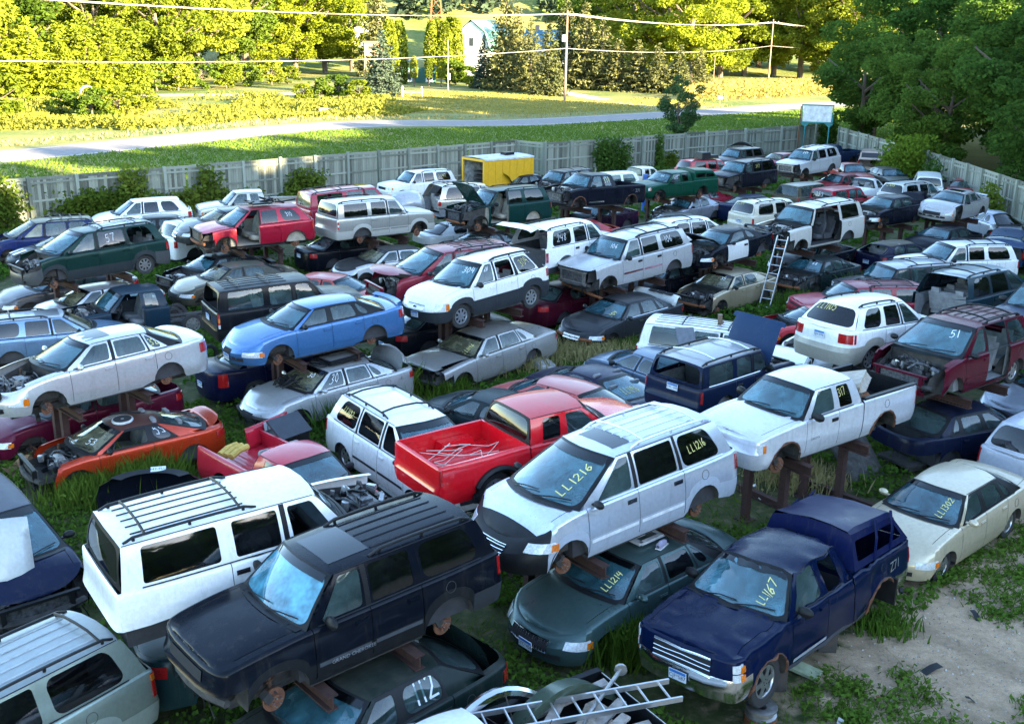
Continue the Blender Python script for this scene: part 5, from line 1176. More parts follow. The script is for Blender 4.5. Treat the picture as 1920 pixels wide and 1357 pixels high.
mb = MB(); mb.box((0, 2, 1.3), (6.2, 4, 2.6)); mb.obj('wall', simple('green_siding', (.02, .09, .07), .7), b, smooth=False); mb = MB(); mb.grid([[(x, yy, z) for yy in (-.5, 4.5)] for x, z in ((-3.4, 2.5), (-3.2, 3.1), (-2, 3.9), (0, 4.2), (2, 3.9), (3.2, 3.1), (3.4, 2.5))]); mb.obj('roof', simple('pale_metal_roof', (.3, .42, .5), .35, .3), b)
for wx in (-1.9, 1.9): fr = MB().box((wx, -.05, 1.2), (1.3, .1, 2.1)).obj('door', WHITEW, b, smooth=False); MB().box((wx, -.12, 1.3), (.9, .06, 1.5)).obj('pane', WINM, fr, smooth=False)
b = building('house', atx(674, 285), 285, R(20), 'house with a pale green roof high between the trees', 'house'); MB().box((0, 3, 6), (9, 7, 12)).obj('wall', simple('pale_siding', (.3, .36, .34), .8), b, smooth=False); mb = MB(); mb.grid([[(x, yy, z) for x in (-5, 5)] for yy, z in ((-1, 11.8), (3, 15.4), (7, 11.8))]); mb.obj('roof', simple('pale_green_roof', (.28, .40, .36), .5), b, smooth=False)
b = tag(empty('lookout_tower', (atx(688, 212), 212, 0)), 'wooden lookout box on tall legs beside the blue green spruce', 'tower'); LW = simple('raw_wood', (.32, .22, .13), .85)
MB().box((0, 0, 5.6), (2.5, 2.2, 2.4)).obj('cabin', LW, b, smooth=False); MB().box((0, 0, 6.95), (2.9, 2.6, .2)).obj('roof', LW, b, smooth=False); MB().box((.1, -1.12, 5.9), (1.0, .06, .5)).obj('opening', WINM, b, smooth=False)
for sx in (-1, 1):
    for sy in (-1, 1): MB().tube([(sx*1.5, sy*1.3, -.3), (sx*1.1, sy*.9, 4.5)], .1, 6).obj('leg', LW, b)
for sx in (-1, 1): MB().tube([(sx*1.4, -1.25, .8), (-sx*1.15, -1.0, 4.2)], .06, 5).obj('brace', LW, b)
b = tag(empty('windmill_tower', (atx(808, 300), 300, 8)), 'rusty lattice windmill tower in front of the dark hill', 'tower')
for sx in (-1, 1):
    for sy in (-1, 1): MB().tube([(sx*2, sy*2, -3), (sx*.5, sy*.5, 17)], .12, 5).obj('leg', RUST, b)
for k in range(5):
    w = 2-1.5*(k+1)/6.5
    for sx in (-1, 1): MB().tube([(-w*sx, -w, k*3.2), (w*sx*.85, -w*.85, k*3.2+3)], .05, 4).obj('brace', RUST, b)
def pole(x, y, h, label, arm=True, r=.17, ang=0.):
    p = tag(empty('utility_pole', (x, y, 0)), label, 'utility pole', 'utility poles'); MB().tube([(0, 0, -.5), (0, 0, h)], [r, r*.7], 10).obj('post', POLEW, p)
    if arm:
        a = MB().box((0, 0, h-.7), (2.4, .12, .14), rot=Matrix.Rotation(ang, 3, 'Z')).obj('crossarm', POLEW, p, smooth=False)
        for k in (-1, -.4, .4, 1): MB().lathe([(.05, 0), (.07, .05), (.05, .1), (.06, .16), (0, .2)], (k*1.1*math.cos(ang), k*1.1*math.sin(ang), h-.63), 8, axis='z').obj('insulator', WHITEW, a)
    return p
P0, P1, P2 = (-46, 72), (6.9, 158.), (53., 233.); dirn = math.atan2(P2[1]-P1[1], P2[0]-P1[0])
p = pole(*P1, 12.4, 'tall brown utility pole with a grey transformer can in front of the spruces', True, .2, dirn+PI/2)
MB().lathe([(0, 0), (.27, 0), (.28, .1), (.28, .85), (.2, .95), (0, .97)], (-.42, -.2, 8.2), 12, axis='z').obj('transformer', simple('grey_can', (.5, .5, .52), .5), p); MB().box((-.2, -.1, 8.7), (.3, .08, .3)).obj('bracket', STEEL, p, smooth=False)
pole(*P2, 12.6, 'distant utility pole above the golden grass on the right', True, .18, dirn+PI/2)
p = pole(-11.3, 180., 8.0, 'short pale service pole with a meter box before the barn', False, .13); MB().box((.2, -.15, 2.2), (.4, .25, 1.0)).obj('meter_box', simple('meter_grey', (.5, .5, .5), .5), p, smooth=False)
pole(atx(1327, 195), 195, 6., 'thin grey post at the right end of the low spruces', False, .08)
def wire(a, b, sag, r, label, n=22):
    pts = [Vector(a).lerp(Vector(b), i/n)-Vector((0, 0, sag*4*(i/n)*(1-i/n))) for i in range(n+1)]; o = MB().tube(pts, r, 4, cap=False).obj('power_line', WIREM); tag(o, label, 'power line', 'overhead lines'); return o
nx, ny = math.cos(dirn+PI/2), math.sin(dirn+PI/2)
for k, (o_, z) in enumerate(((-1.1, 12.), (-.4, 12.), (.4, 12.), (1.1, 12.), (0, 7.3))):
    for q, (A, B) in enumerate(((P0, P1), (P1, P2), (P2, (110, 325)))):
        lb = ['leftmost of the top wires', 'second top wire', 'third top wire', 'rightmost of the top wires', 'single lowest wire'][k]+[' left of the tall utility pole', ' between the tall and the distant pole', ' beyond the distant utility pole'][q]
        wire((A[0]+nx*o_, A[1]+ny*o_, z), (B[0]+nx*o_, B[1]+ny*o_, z), 1.0 if z > 10 else .9, .024 if z > 10 else .03, lb)
# sign board at the far fence corner
TEALP = simple('teal_paint', (.02, .20, .22), .5); b = tag(empty('sign_board', (25.5, 92.7, 0), (0, 0, R(-14))), 'blank white sign board in a teal frame above the far fence corner', 'sign'); b.scale = (.92, .92, .92)
MB().box((0, 0, 3.75), (2.55, .06, 1.45)).obj('panel', simple('peeling_white', (.62, .66, .70), .25, var=.25, scale=2.5), b, smooth=False)  # panel mottle paints in patchy reflections of the trees
for z in (2.98, 4.52): MB().box((0, 0, z), (2.85, .12, .1)).obj('frame', TEALP, b, smooth=False)
for x in (-1.38, 1.38): MB().box((x, 0, 3.75), (.1, .12, 1.64)).obj('frame', TEALP, b, smooth=False)
for x in (-1.0, 1.15): MB().add([(x-.5, 0, 2.93), (x+.35, 0, 2.93), (x+.1, 0, 2.6), (x-.1, 0, 2.6), (x-.5, .1, 2.93), (x+.35, .1, 2.93), (x+.1, .1, 2.6), (x-.1, .1, 2.6)], [(0, 1, 2, 3), (7, 6, 5, 4), (0, 4, 5, 1), (1, 5, 6, 2), (2, 6, 7, 3), (3, 7, 4, 0)]).obj('gusset', TEALP, b, smooth=False)
MB().tube([(-1.0, .05, 0), (-1.0, .05, 2.7)], .06, 8).obj('leg', TEALP, b); MB().tube([(1.15, .05, 0), (1.15, .05, 2.7)], .06, 8).obj('leg', TEALP, b); MB().tube([(-1.5, -.1, 0), (-1.5, -.1, 4.4)], .05, 8).obj('pipe', RUST, b)
b = tag(empty('mailbox', (atx(1340, 152), 152, 0)), 'small white roadside box on a post across the road', 'mailbox'); MB().tube([(0, 0, 0), (0, 0, 1.1)], .06, 6).obj('post', POLEW, b); MB().box((0, 0, 1.3), (.55, .6, .45)).obj('box', WHITEW, b, smooth=False)
b = empty('culvert_pipe', (atx(157, 142), 142, .9), (0, 0, R(25))); tag(b, 'white half buried pipe at the left meadow edge', 'pipe'); mb = MB(); mb.lathe([(.9, -1.6), (.95, -1.6), (.95, 1.6), (.9, 1.6)], n=20); mb.obj('shell', WHITEW, b)
b = tag(empty('log_pile', (atx(622, 128), 128, 0)), 'weathered fallen log lying in the meadow across the road', 'log'); mb = MB(); mb.tube([(-2, 0, .3), (0, .2, .35), (1.8, -.3, .3)], [.3, .25, .2], 8); mb.obj('log', simple('grey_log', (.3, .27, .24), .9), b); mb = MB(); mb.lathe([(.35, -.25), (.38, 0), (.35, .25), (0, .26)], (2., -.4, .38), 10); mb.obj('stump', simple('grey_log', (.3, .27, .24), .9), b)
b = tag(empty('hay_rake', (atx(764, 160), 160, 0)), 'old pale farm rake with spoked wheels on the lawn', 'farm rake')
for x in (-1.4, 1.4): mb = MB(); n_ = 14; mb.tube([(x, .75*math.cos(i*2*PI/n_), .8+.75*math.sin(i*2*PI/n_)) for i in range(n_+1)], .06, 5, cap=False); [mb.tube([(x, 0, .8), (x, .75*math.cos(i*PI/4), .8+.75*math.sin(i*PI/4))], .04, 4) for i in range(8)]; mb.obj('wheel', simple('pale_iron', (.6, .55, .5), .6), b)
mb = MB(); mb.tube([(-1.4, 0, .8), (1.4, 0, .8)], .08, 6); mb.tube([(0, 0, .8), (0, -2, .5)], .06, 6); mb.obj('axle', simple('pale_iron', (.6, .55, .5), .6), b)
# ---------------------------------------------------------------- the vehicles: form, size, place (x y z), turn (heading pitch roll), look
CARS = {}
def car(i, form_name, dims, x, y, z, hd, pt, rl, col, label, cat, **o):
    for k in ('rib_m', 'rack_m', 'supp'):
        if k in o and o[k] is None: o[k] = paint(col, o.get('metal', 0.), o.get('dust', .25), o.get('rough', .24))
    if o.get('bumper', 0) is None: o.pop('bumper')
    r, info = build_car({'SUV': 'suv', 'sedan': 'sedan', 'coupe': 'coupe', 'pickup': 'pickup_truck', 'minivan': 'minivan', 'wagon': 'station_wagon', 'hatchback': 'hatchback'}[cat], form(form_name, **dims), col, label, cat, (x, y, z), (R(rl), R(pt), R(hd)), 'scrapped vehicles in the yard', **o)
    CARS[i] = (r, info, (x, y, z, hd)); return r
car('explorer_grn', 'suv', dict(L=4.9,H=1.82), -7.09, 11.672, 0, 232.803, 1.216, 0.207, (.30,.36,.31), 'pale green SUV with a ribbed roof at the bottom left corner', 'SUV', metal=.5,rack='rxi',xbars=(.93,),rib_m=simple('grey_rib',(.3,.33,.34),.5),roof_col=(.22,.26,.27),wheels='nnnn',rglass='dark',glass='dark',bglass='dark',tl=(.78,1.14),tlw=(1.05,1.5),tlamber=(.72,.98),clad=(.24,.29,.26),crows=3)
car('tahoe', 'boxsuv', dict(L=5.05,W=1.98,H=1.92,R=0.38), -3.795, 15.074, 1.309, 35.668, -1.692, 0.738, (.78,.78,.77), 'big white SUV with black roof ribs left of the black SUV', 'SUV', rack='rxi',rib_m=BLACK,xbars=(.08,.86),rk0=.35,wheels='nnnn',rglass='dark',bglass='dark',glass='clear',miss='win0R hood front_bumper rear_bumper nose headlight tail_light wheel_liner',molding=True,mz=.5,wm=.05,handle='black',hoodbulge=0,seat=DARKCLOTH,blackback=1,dust=.12)
car('gc', 'suv', dict(L=4.61,W=1.84,H=1.76), -2.359, 13.344, 1.389, 221.031, 1.326, 0.071, (.007,.010,.018), 'large black SUV with a hazy blue windshield and bare rusty brake discs', 'SUV', rack='ri',rk0=.3,rib_m=None,rglass='dark',glass='clear',bglass='dark',wglass='haze',grille='slot',gw=.45,miss='headlight front_bumper',clad=(.02,.021,.024),crows=3,bumper=(.06,.065,.075),molding=simple('grey_molding',(.06,.065,.075),.4),mz=.52,sunroof=(.03,.3),handle='paint',lettering=1,letter=[('GRAND CHEROKEE',1.95,.585,.055,1,SILVERTXT)],hoodbulge=.012,dust=.0,rough=.14,antenna=0)
car('green112', 'sedan', dict(L=4.75), -2.034, 12.805, 0, 227.383, -1.845, -0.27, (.012,.028,.026), 'dark green sedan marked 112 on its side window, under the black SUV', 'sedan', lid_open=1.9,rplate='BCX*271',wheels='nnnn',frame='black',chalk=[('L3','112',.3,.25,.3,CHALKW,.0),('ws','||',.55,.2,.2,CHALKW,.0)],dust=.5,chw=.03)
car('whitetruck', 'regpickup', dict(L=5.3,W=1.95,H=1.75), -0.381, 11.051, 0, 212.457, 0.778, 0.824, (.78,.78,.77), 'white pickup loaded with planks and a ladder, cut off by the bottom edge', 'pickup', wheels='wwww',bedm=BLACK,rails=1,tl=(.72,1.08),tlw=(1.2,1.55),tlamber=(0.,.3))
car('tc', 'van', dict(L=5.09,W=2.0,H=1.75,zh0=0.72,leanf=0.24,srf=0.75), 1.648, 17.065, 1.556, 217.72, 3, 1.696, (.54,.58,.66), 'silver minivan with black nose cover marked LL1216 on windshield and rear window', 'minivan', metal=.5,rack='rxi',rack_m=None,rib_m=None,sunroof=(.07,.25),rglass='dark',bglass='dark',bra=1,badge=CHROME,grille='hc',gw=.38,gz=(.5,.66),handle='chrome',molding=simple('pale_strip',(.66,.68,.7),.3),mz=.46,clad=(.34,.38,.45),crows=3,dust=.05,chalk=[('ws','LL1216',.80,.17,.13,CHALKY,1.35),('L5','LL1216',.25,.38,.13,CHALKY,.1)],miss='',hl=(.75,1.5,.60,.745),xbars=(.12,.88),lowgrille=False,drop=.16,wheels='dndn')
car('milan', 'sedan6', dict(L=4.83,W=1.83,H=1.44), 2.141, 16.813, 0, 221.25, 0.61, 0.445, (.09,.165,.165), 'grey green sedan with a ribbed chrome grille marked LL1214, under the silver minivan', 'sedan', metal=.4,frame='paint',bpillar=1,grille='vc',gw=.42,gz=(.42,.60),hl=(.8,1.5,.5,.64),wheels='nnnn',mirror='paint',handle='paint',molding=True,mz=.38,chalk=[('ws','LL1214',.80,.17,.11,CHALKY,1.35)],glass='clear',rglass='dark',bglass='clear',dust=.35,plate='SYC*458',plz=.42,dent=.012)
car('chev', 'pickup', dict(L=5.53,W=1.95,H=1.82,R=0.39,Ra=0.48,wb=3.55), 4.537, 15.671, 0.243, 225.627, -1.354, 3.762, (.003,.012,.055), 'blue pickup with crushed roof and cap marked LL1167, chrome bumper and plate CJF 587', 'pickup', grille='hc',gw=.5,gz=(.70,.98),hl2=1,hl=(.98,1.5,.845,.965),bumper=CHROME,plate='CJF*587',plz=.56,wheels='wdnn',rim='spoke6',dent=.10,dust=.04,rough=.16,rustarch=1,miss='win2L',letter=[('Z71',4.85,.98,.17,1,SILVERTXT)],chalk=[('ws','LL1167',.80,.17,.12,CHALKY,1.35)],molding=simple('pale_stripe',(.3,.32,.36),.4),mz=.40,glass='clear',seat=GREYCLOTH,clad=(.10,.11,.14),crows=1,tl=(.8,1.1),drop=.0)
car('altima', 'sedan6', dict(L=4.86,W=1.79,H=1.47,wb=2.8,foh=0.95), 8.831, 19.875, 0, 222.048, 0.91, -0.307, (.56,.48,.34), 'beige sedan marked LL1302 with a smashed left headlight, at the right edge', 'sedan', metal=.35,wheels='wwww',rim='spoke5',frame='black',bpillar=1,mirror='paint',handle='paint',molding=True,mz=.42,chalk=[('ws','LL1302',.80,.17,.12,CHALKY,1.35)],dust=.12,grille='slot',gw=.3,hl=(.8,1.5,.46,.6),lowgrille=True)
car('navyleft', 'van', dict(L=4.8), -9.262, 17.242, 0, 311.889, -0.949, -0.171, (.010,.018,.060), 'dark blue minivan at the left edge with a white panel leaning on it', 'minivan', wheels='nnnn',dust=.1,miss='nose headlight front_bumper')
car('impala', 'sedan6', dict(L=5.09,W=1.85,H=1.49,wb=2.81,foh=1.03), -9.585, 23.523, 1.627, 224.652, 1.522, 0.43, (.56,.56,.57), 'silver sedan with sunroof and missing hood, raised on a stand at the left', 'sedan', metal=.5,miss='hood',sunroof=(.0,.42),sunroof_dusty=1,frame='paint',bpillar=1,mirror='paint',molding=True,mz=.5,handle='paint',chalk=[('L5','324',.25,.3,.13,CHALKY,0)],glass='clear',dust=.15,hl=(.95,1.5,.44,.62),tl=(.72,.95),rim='spoke5')
car('maroonU', 'sedan', dict(L=4.95), -10.636, 24.797, 0, 221.997, -0.061, -0.015, (.16,.010,.045), 'maroon sedan crushed under the silver sunroof sedan', 'sedan', wheels='dndn',dust=.2,miss='trunk_lid windshield',dent=.03,metal=.2)
car('orange53', 'coupe', dict(L=4.5), -8.818, 22.717, 0, 218.021, 0.093, 0.243, (.44,.035,.008), 'copper orange coupe marked 53 with faded roof and a raised trunk lid', 'coupe', metal=.35,miss='hood front_bumper headlight win0L nose',lid_open=.55,roof_col=(.10,.025,.018),chalk=[('ws','53',.72,.25,.16,CHALKW,.3),('L3','53',.25,.4,.2,CHALKW,.1)],wheels='ndnd',frame='black',dust=.25,wglass='dusty',rglass='dark',bglass='clear',seat=GREYCLOTH)
car('navy300', 'sedan', dict(L=5.0,W=1.88,H=1.48), -6.477, 29.059, 0, 37.53, -1.254, -2.393, (.008,.012,.05), 'navy blue sedan with a long trunk under the light blue sedan', 'sedan', rplate='XLK-204',tl=(.62,.98),tlw=(1.0,1.5),dust=.08,wheels='nwnw',rplz=.6)
car('silver30', 'sedan6', dict(L=4.95), -4.893, 26.963, 0, 223.202, -0.001, 0.264, (.40,.41,.42), 'silver sedan marked 30 with a dented fender and a radiator on its roof', 'sedan', metal=.5,miss='front_bumper headlight',chalk=[('L1','30',.3,.3,.2,CHALKW,.1),('ws','30',.7,.6,.13,CHALKW,.2)],mirror='paint',wglass='dusty',dent=.02,dust=.45,wheels='nnnn',lid_open=1.3,grille='slot',gw=.25)
car('taurus', 'sedan6', dict(L=5.02,W=1.85,H=1.42,wb=2.76,foh=1.05), -5.274, 27.495, 1.571, 217.891, 1.922, 0.135, (.055,.16,.36), 'light blue sedan with a rear spoiler and no wheels, on a stand', 'sedan', metal=.35,spoiler=1,frame='black',bpillar=1,mirror='black',handle='paint',molding=True,mz=.46,hl=(.72,1.5,.42,.56),grille='slot',gw=.2,gz=(.46,.58),badge=None,plate='MCT-318',plz=.36,dust=.06,tl=(.74,.94),chalk=[])
car('escape', 'boxsuv', dict(L=4.44,W=1.8,H=1.76), -6.516, 29.742, 1.348, 30.411, -1.674, 0.357, (.012,.014,.018), 'black compact SUV with an open rear window, behind the light blue sedan', 'SUV', rack='xi',xbars=(.3,.75),rib_m=None,miss='rear_window',rplate='RHK-772',tl=(.72,1.12),tlw=(1.25,1.55),tlamber=(.4,.7),tlwhite=(0,.25),dust=.15,clad=(.02,.02,.022),crows=3,wheels='dndn',rglass='clear',rplz=.88)
car('van1192', 'van', dict(L=5.0), -2.207, 22.334, 0, -51.956, 1.445, -0.673, (.78,.78,.77), 'white minivan marked LL1192 facing right, beside the red pickup bed', 'minivan', rack='rx',rglass='dark',bglass='dark',glass='clear',wheels='nwnw',rim='spoke6',chalk=[('R5','LL1192',.8,.5,.13,CHALKY,-.05)],miss='win0R',molding=simple('black_molding',(.03,.03,.034),.5),mz=.5,dust=.1,xbars=(.1,.9),seat=DARKCLOTH)
car('redch', 'regpickup', dict(L=4.7,W=1.72,H=1.58), -4.623, 20.636, 0, -43.428, 0.842, -0.302, (.40,.012,.030), 'small red pickup with its tailgate off and stripped front, behind the white SUV', 'pickup', miss='tailgate tail_light hood front_bumper nose headlight',wheels='nnnn',dust=.12)
car('reds10', 'pickup', dict(L=5.1,W=1.72,H=1.6), 0.429, 19.052, 1.648, 34.675, -1.389, 0.271, (.62,.006,.014), 'bright red extended cab pickup with an empty bed, centre', 'pickup', wheels='nnnw',rim='steel',rglass='dark',bglass='dark',tl=(.78,1.06),tlw=(1.25,1.56),dust=.0,rough=.16,roof_col=(.5,.012,.022))
car('dkgreen', 'sedan', dict(L=4.8), -0.37, 24.679, 0, 138.448, -1.041, -0.393, (.012,.030,.035), 'dark green sedan mostly hidden behind the bright red pickup', 'sedan', wheels='nnnn',dust=.15)
car('purple', 'coupe', dict(L=4.7), 2.184, 27.219, 0, 130.889, 0.101, -0.123, (.030,.028,.075), 'dusky purple coupe marked LL1196 on its rear window', 'coupe', wheels='nnnn',dust=.12,chalk=[('rw','LL1196',.25,.3,.13,CHALKY,.0)],bglass='wind',metal=.3)
car('greyblue', 'sedan', dict(L=4.8), 3.993, 28.603, 0, 128.41, -0.764, 0.076, (.10,.14,.20), 'grey blue sedan left of the navy SUV with raised hood', 'sedan', wheels='nnnn',dust=.15,metal=.3)
car('xj', 'boxsuv', dict(L=4.25,W=1.74,H=1.62,R=0.35), 5.237, 25.211, 1.02, 45.293, 0.971, 1.518, (.010,.022,.065), 'faded navy boxy SUV with raised hood and no rear glass, marked plate under its tailgate', 'SUV', rack='rx',rack_m=BLACK,bar_m=CHROME,xbars=(.15,.8),rk0=.05,miss='rear_window mirrorL',hood_open=1.25,hood_col=(.012,.05,.14),roof_col=(.22,.23,.25),rplate='GYL-305',rplz=.95,glass='clear',rglass='clear',seat=DARKCLOTH,dust=.4,blackback=0,wheels='nnnn',trim=GREYCLOTH,handle='chrome',wm=.03)
car('whiterack', 'boxsuv', dict(L=4.9,W=1.95,H=1.85), 6.2, 29.9, 0, -22, 0, 0, (.78,.78,.77), 'white SUV with black roof ribs and an old boot on the roof', 'SUV', rack='xi',rib_m=BLACK,xbars=(.1,.62),rk0=.05,wheels='nnnn',dust=.15)
car('rend1105', 'cuv', dict(L=4.74,W=1.87,H=1.75), 9.676, 27.697, 1.589, 38.038, 1.877, 0.297, (.78,.78,.77), 'white and tan SUV marked LL1105 seen from behind, behind the white pickup', 'SUV', clad=(.38,.35,.29),crows=4,rplate='EJV-096',rplz=.98,tl=(.86,1.1),tlw=(.45,1.5),tlwhite=None,rglass='dark',bglass='dark',chalk=[('rw','LL1105',.12,.62,.16,CHALKY,.05)],wheels='wwww',rim='spoke8',rack='r',bumper=(.38,.35,.29),dust=.08,roof_col=(.76,.76,.74),handle='paint')
car('dakota', 'pickup', dict(L=5.46,W=1.82,H=1.7,wb=3.33), 6.235, 21.19, 1.529, 218.972, -1.011, -0.696, (.62,.63,.67), 'white extended cab pickup marked 317 with rusty wheel arches, on a stand', 'pickup', metal=.35,chalk=[('L3','317',.12,.5,.15,CHALKY,.1)],bedm=BLACK,rails=1,rglass='dark',glass='clear',wheels='dnnn',bumper=None,letter=[('DAKOTA',1.75,.72,.05,1,DARK)],dust=.2,hl=(1.0,1.52,.70,.88),grille=None,rustarch=1,mirror='black',handle='black',tl=(.75,1.05))
car('maroon51', 'van', dict(L=4.95), 10.876, 25.332, 1.635, 219.949, -1.3, -0.144, (.15,.010,.030), 'maroon minivan marked 51 with no hood or front end and an open side door', 'minivan', rack='rxi',rib_m=BLACK,miss='hood front_bumper headlight nose door1L',chalk=[('ws','51',.72,.55,.17,CHALKW,.3)],dust=.12,metal=.1,wheels='nnwn',supp=None,rim='spoke6',xbars=(.1,.8),molding=True,mz=.5,trim=GREYCLOTH)
car('navytrunk', 'sedan6', dict(L=4.75), 11.013, 24.641, 0, 27.14, 0.746, 0.164, (.010,.016,.045), 'navy sedan with its trunk open and tail stripped, beside the beige sedan', 'sedan', miss='trunk_lid tail_light rear_bumper',dust=.1,wheels='nnnn',frame='black')
car('silvervan_r', 'van', dict(L=4.8), 13, 23.4, 0, 40, 0.108, 0.145, (.42,.44,.5), 'silver minivan cut off by the right edge, behind the beige sedan', 'minivan', rglass='dark',bglass='dark',wheels='wwww',handle='black',tl=(.72,1.05))
car('bluesuv_r', 'suv', dict(L=4.7), 14.955, 28.888, 1.758, 221.586, 0.528, 0.242, (.012,.030,.085), 'blue SUV with a teal windshield at the right edge, beside the maroon minivan', 'SUV', wheels='nnnn',miss='front_bumper headlight')
car('silverhood_r', 'sedan', dict(L=4.9), 15.075, 27.453, 0, 196.992, 1.042, -1.154, (.25,.28,.34), 'grey blue sedan with a crumpled front at the right edge, under the maroon minivan', 'sedan', wheels='nnnn',miss='front_bumper headlight',dent=.04,metal=.3)
car('tealvan', 'van', dict(L=4.7), 14.534, 32.237, 1.504, 35.823, -1.245, -2.46, (.020,.055,.075), 'dark teal minivan with its tailgate gone and seats showing', 'minivan', rack='rx',miss='tailgate rear_window tail_light rear_bumper',rglass='dark',trim=GREYCLOTH,roof_col=(.14,.18,.21),wheels='nnnn',xbars=(.2,.75))
car('greyexp', 'boxsuv', dict(L=4.7,H=1.7), 14.6, 39.9, 0, 200, 0, 0, (.06,.065,.08), 'dark grey SUV with roof bars behind the dark teal minivan', 'SUV', rack='rx',wheels='nnnn',roof_col=(.28,.3,.33))
car('redwagon', 'suv', dict(L=4.9,H=1.6), 12.3, 36.9, 0, 190, -1.283, 0.222, (.30,.012,.03), 'long dark red wagon with a ribbed roof, behind the white and tan SUV', 'wagon', rack='rxi',rib_m=BLACK,wheels='nnnn',roof_col=(.2,.03,.05))
car('redsport', 'coupe', dict(L=4.5), 10.1, 34.3, 0, 192, -1.059, 0.474, (.45,.012,.022), 'low red coupe with no hood, left of the white and tan SUV', 'coupe', miss='hood',wheels='nnnn')
car('whitesed', 'sedan', dict(L=4.9), 10.3, 32.2, 0, 221, -1.245, -0.198, (.78,.78,.77), 'white sedan behind the raised blue hood', 'sedan', wheels='nnnn',miss='hood headlight')
car('rend', 'cuv', dict(L=4.74,W=1.87,H=1.75,wb=2.85,foh=0.98), -1.067, 31.247, 1.696, 224.42, 2.223, 1.248, (.76,.76,.74), 'white SUV with grey lower body marked 304 on all four wheels, on a tall stand', 'SUV', clad=(.05,.058,.07),crows=4,bumper=(.05,.058,.07),grille='v',gw=.36,gz=(.62,.78),badge=CHROME,hl=(.78,1.5,.62,.83),wheels='wwww',rim='spoke8',chalk=[('ws','304',.7,.55,.16,CHALKW,.15),('L1','RW',.3,.6,.12,CHALKW,.1),('L5','304',.3,.35,.2,CHALKY,.2)],rack='r',rail_r=.03,plate='JZR-641',plz=.48,miss='win1L',bpillar=1,mirror='black',handle='paint',seat=GREYCLOTH,dust=.1,rglass='dark',wglass='wind',tl=(.9,1.14))
car('olds', 'boxsedan', dict(L=5.1,W=1.88,H=1.42), -0.935, 30.51, 0, 225.457, 2.564, 0.631, (.34,.335,.325), 'silver sedan marked LL1196 on its windshield, parked below the white and grey SUV', 'sedan', metal=.5,miss='front_bumper nose headlight',hood_open=.12,dust=.7,chalk=[('ws','LL1196',.80,.1,.11,CHALKY,1.3)],wheels='nnnn',mirror='paint',molding=True,mz=.33,frame='paint',wglass='dusty')
car('maroon340', 'sedan', dict(L=4.9), 2.144, 37.131, 0, 41.848, 0.069, -0.007, (.075,.008,.022), 'dark maroon sedan marked 340 in the shade of the white and grey SUV', 'sedan', wheels='nnnn',chalk=[('R1','340',.5,.4,.15,CHALKY,0)],dust=.05)
car('lucerne', 'sedan6', dict(L=5.1,W=1.87,H=1.47), 3.663, 34.689, 0, 224.443, -0.309, -0.454, (.055,.062,.072), 'dark grey sedan with clear headlights and a white bumper cover on its trunk', 'sedan', metal=.4,grille='v',gw=.34,hl=(.75,1.5,.5,.63),mirror='paint',handle='chrome',molding=CHROME,mz=.36,frame='paint',wheels='nnnn',dust=.35,chalk=[('ws','304',.82,.1,.12,CHALKY,1.3)],miss='front_bumper')
car('env', 'suv', dict(L=5.27,W=1.9,H=1.82,wb=3.28,foh=0.9), 3.896, 36.65, 1.434, 220.942, 2.585, 0.194, (.42,.42,.43), 'long silver SUV marked 106 with missing grille, on a stand in the middle', 'SUV', metal=.25,rack='rx',rail_r=.035,rk0=.2,xbars=(.25,.8),chalk=[('L5','106',.2,.4,.22,CHALKW,0),('ws','106',.66,.5,.14,CHALKW,.1)],miss='front_bumper headlight nose',wheels='ndnd',handle='black',molding=CHROME,mz=.58,rglass='dark',supp=STEEL,dust=.1)
car('cav', 'coupe', dict(L=4.6,W=1.74,H=1.36), 8.113, 40.572, 1.472, 221.269, 3, 0.345, (.007,.010,.018), 'black coupe with one white door and its hood up, on a stand', 'coupe', hood_open=.75,frame='black',whitedoor=1,spoiler=1,hl=(.75,1.5,.45,.58),dust=.08,trim=DARKCLOTH,lowgrille=False)
car('goldcamry', 'sedan', dict(L=4.75,W=1.77,H=1.42), 8.04, 39.275, 0, 222.39, 0.345, 0.126, (.36,.30,.20), 'gold sedan marked 35 with no hood, beside the aluminium ladder', 'sedan', metal=.5,miss='hood front_bumper headlight nose',chalk=[('ws','35',.7,.6,.14,CHALKW,.2)],wheels='dnnn',dust=.5,wglass='dusty',frame='paint')
car('whiteroof', 'van', dict(L=4.9), 8.275, 48.512, 0.152, 32.339, -0.321, -0.091, (.78,.78,.77), 'white minivan seen over the roof of the long silver SUV', 'minivan', rack='rx',rglass='dark',wheels='nnnn',xbars=(.3,.3))
car('exp248', 'suv', dict(L=4.8,W=1.83,H=1.82), 1.965, 37.639, 1.688, 49.27, -0.423, 0.189, (.78,.78,.77), 'white SUV marked 248 with its rear hatch raised', 'SUV', lid_open=1.35,rack='r',chalk=[('R5','248',.75,.3,.24,CHALKW,0)],rglass='dark',glass='clear',tl=(.74,1.06),tlw=(1.2,1.55),handle='black',wheels='nnnn',clad=(.08,.09,.1),crows=2,dust=.08,trim=DARKCLOTH)
car('maroonvan', 'van', dict(L=5.0), -2.205, 33.096, 1.639, 210.125, 0.754, 0.154, (.20,.014,.028), 'maroon minivan with its hood panel hanging and engine showing', 'minivan', rack='rxi',rib_m=BLACK,hood_open=.42,miss='nose front_bumper headlight',metal=.1,supp=None,wheels='nnnn',xbars=(.3,.75),dust=.2)
car('camryblk', 'sedan', dict(L=4.8), -7.055, 45.117, 0, 37.67, -0.536, -0.309, (.007,.010,.018), 'black sedan seen from behind with red tail lights, under the silver boxy SUV', 'sedan', rplate='TKE-190',dust=.1,tlw=(.85,1.45),wheels='nnnn')
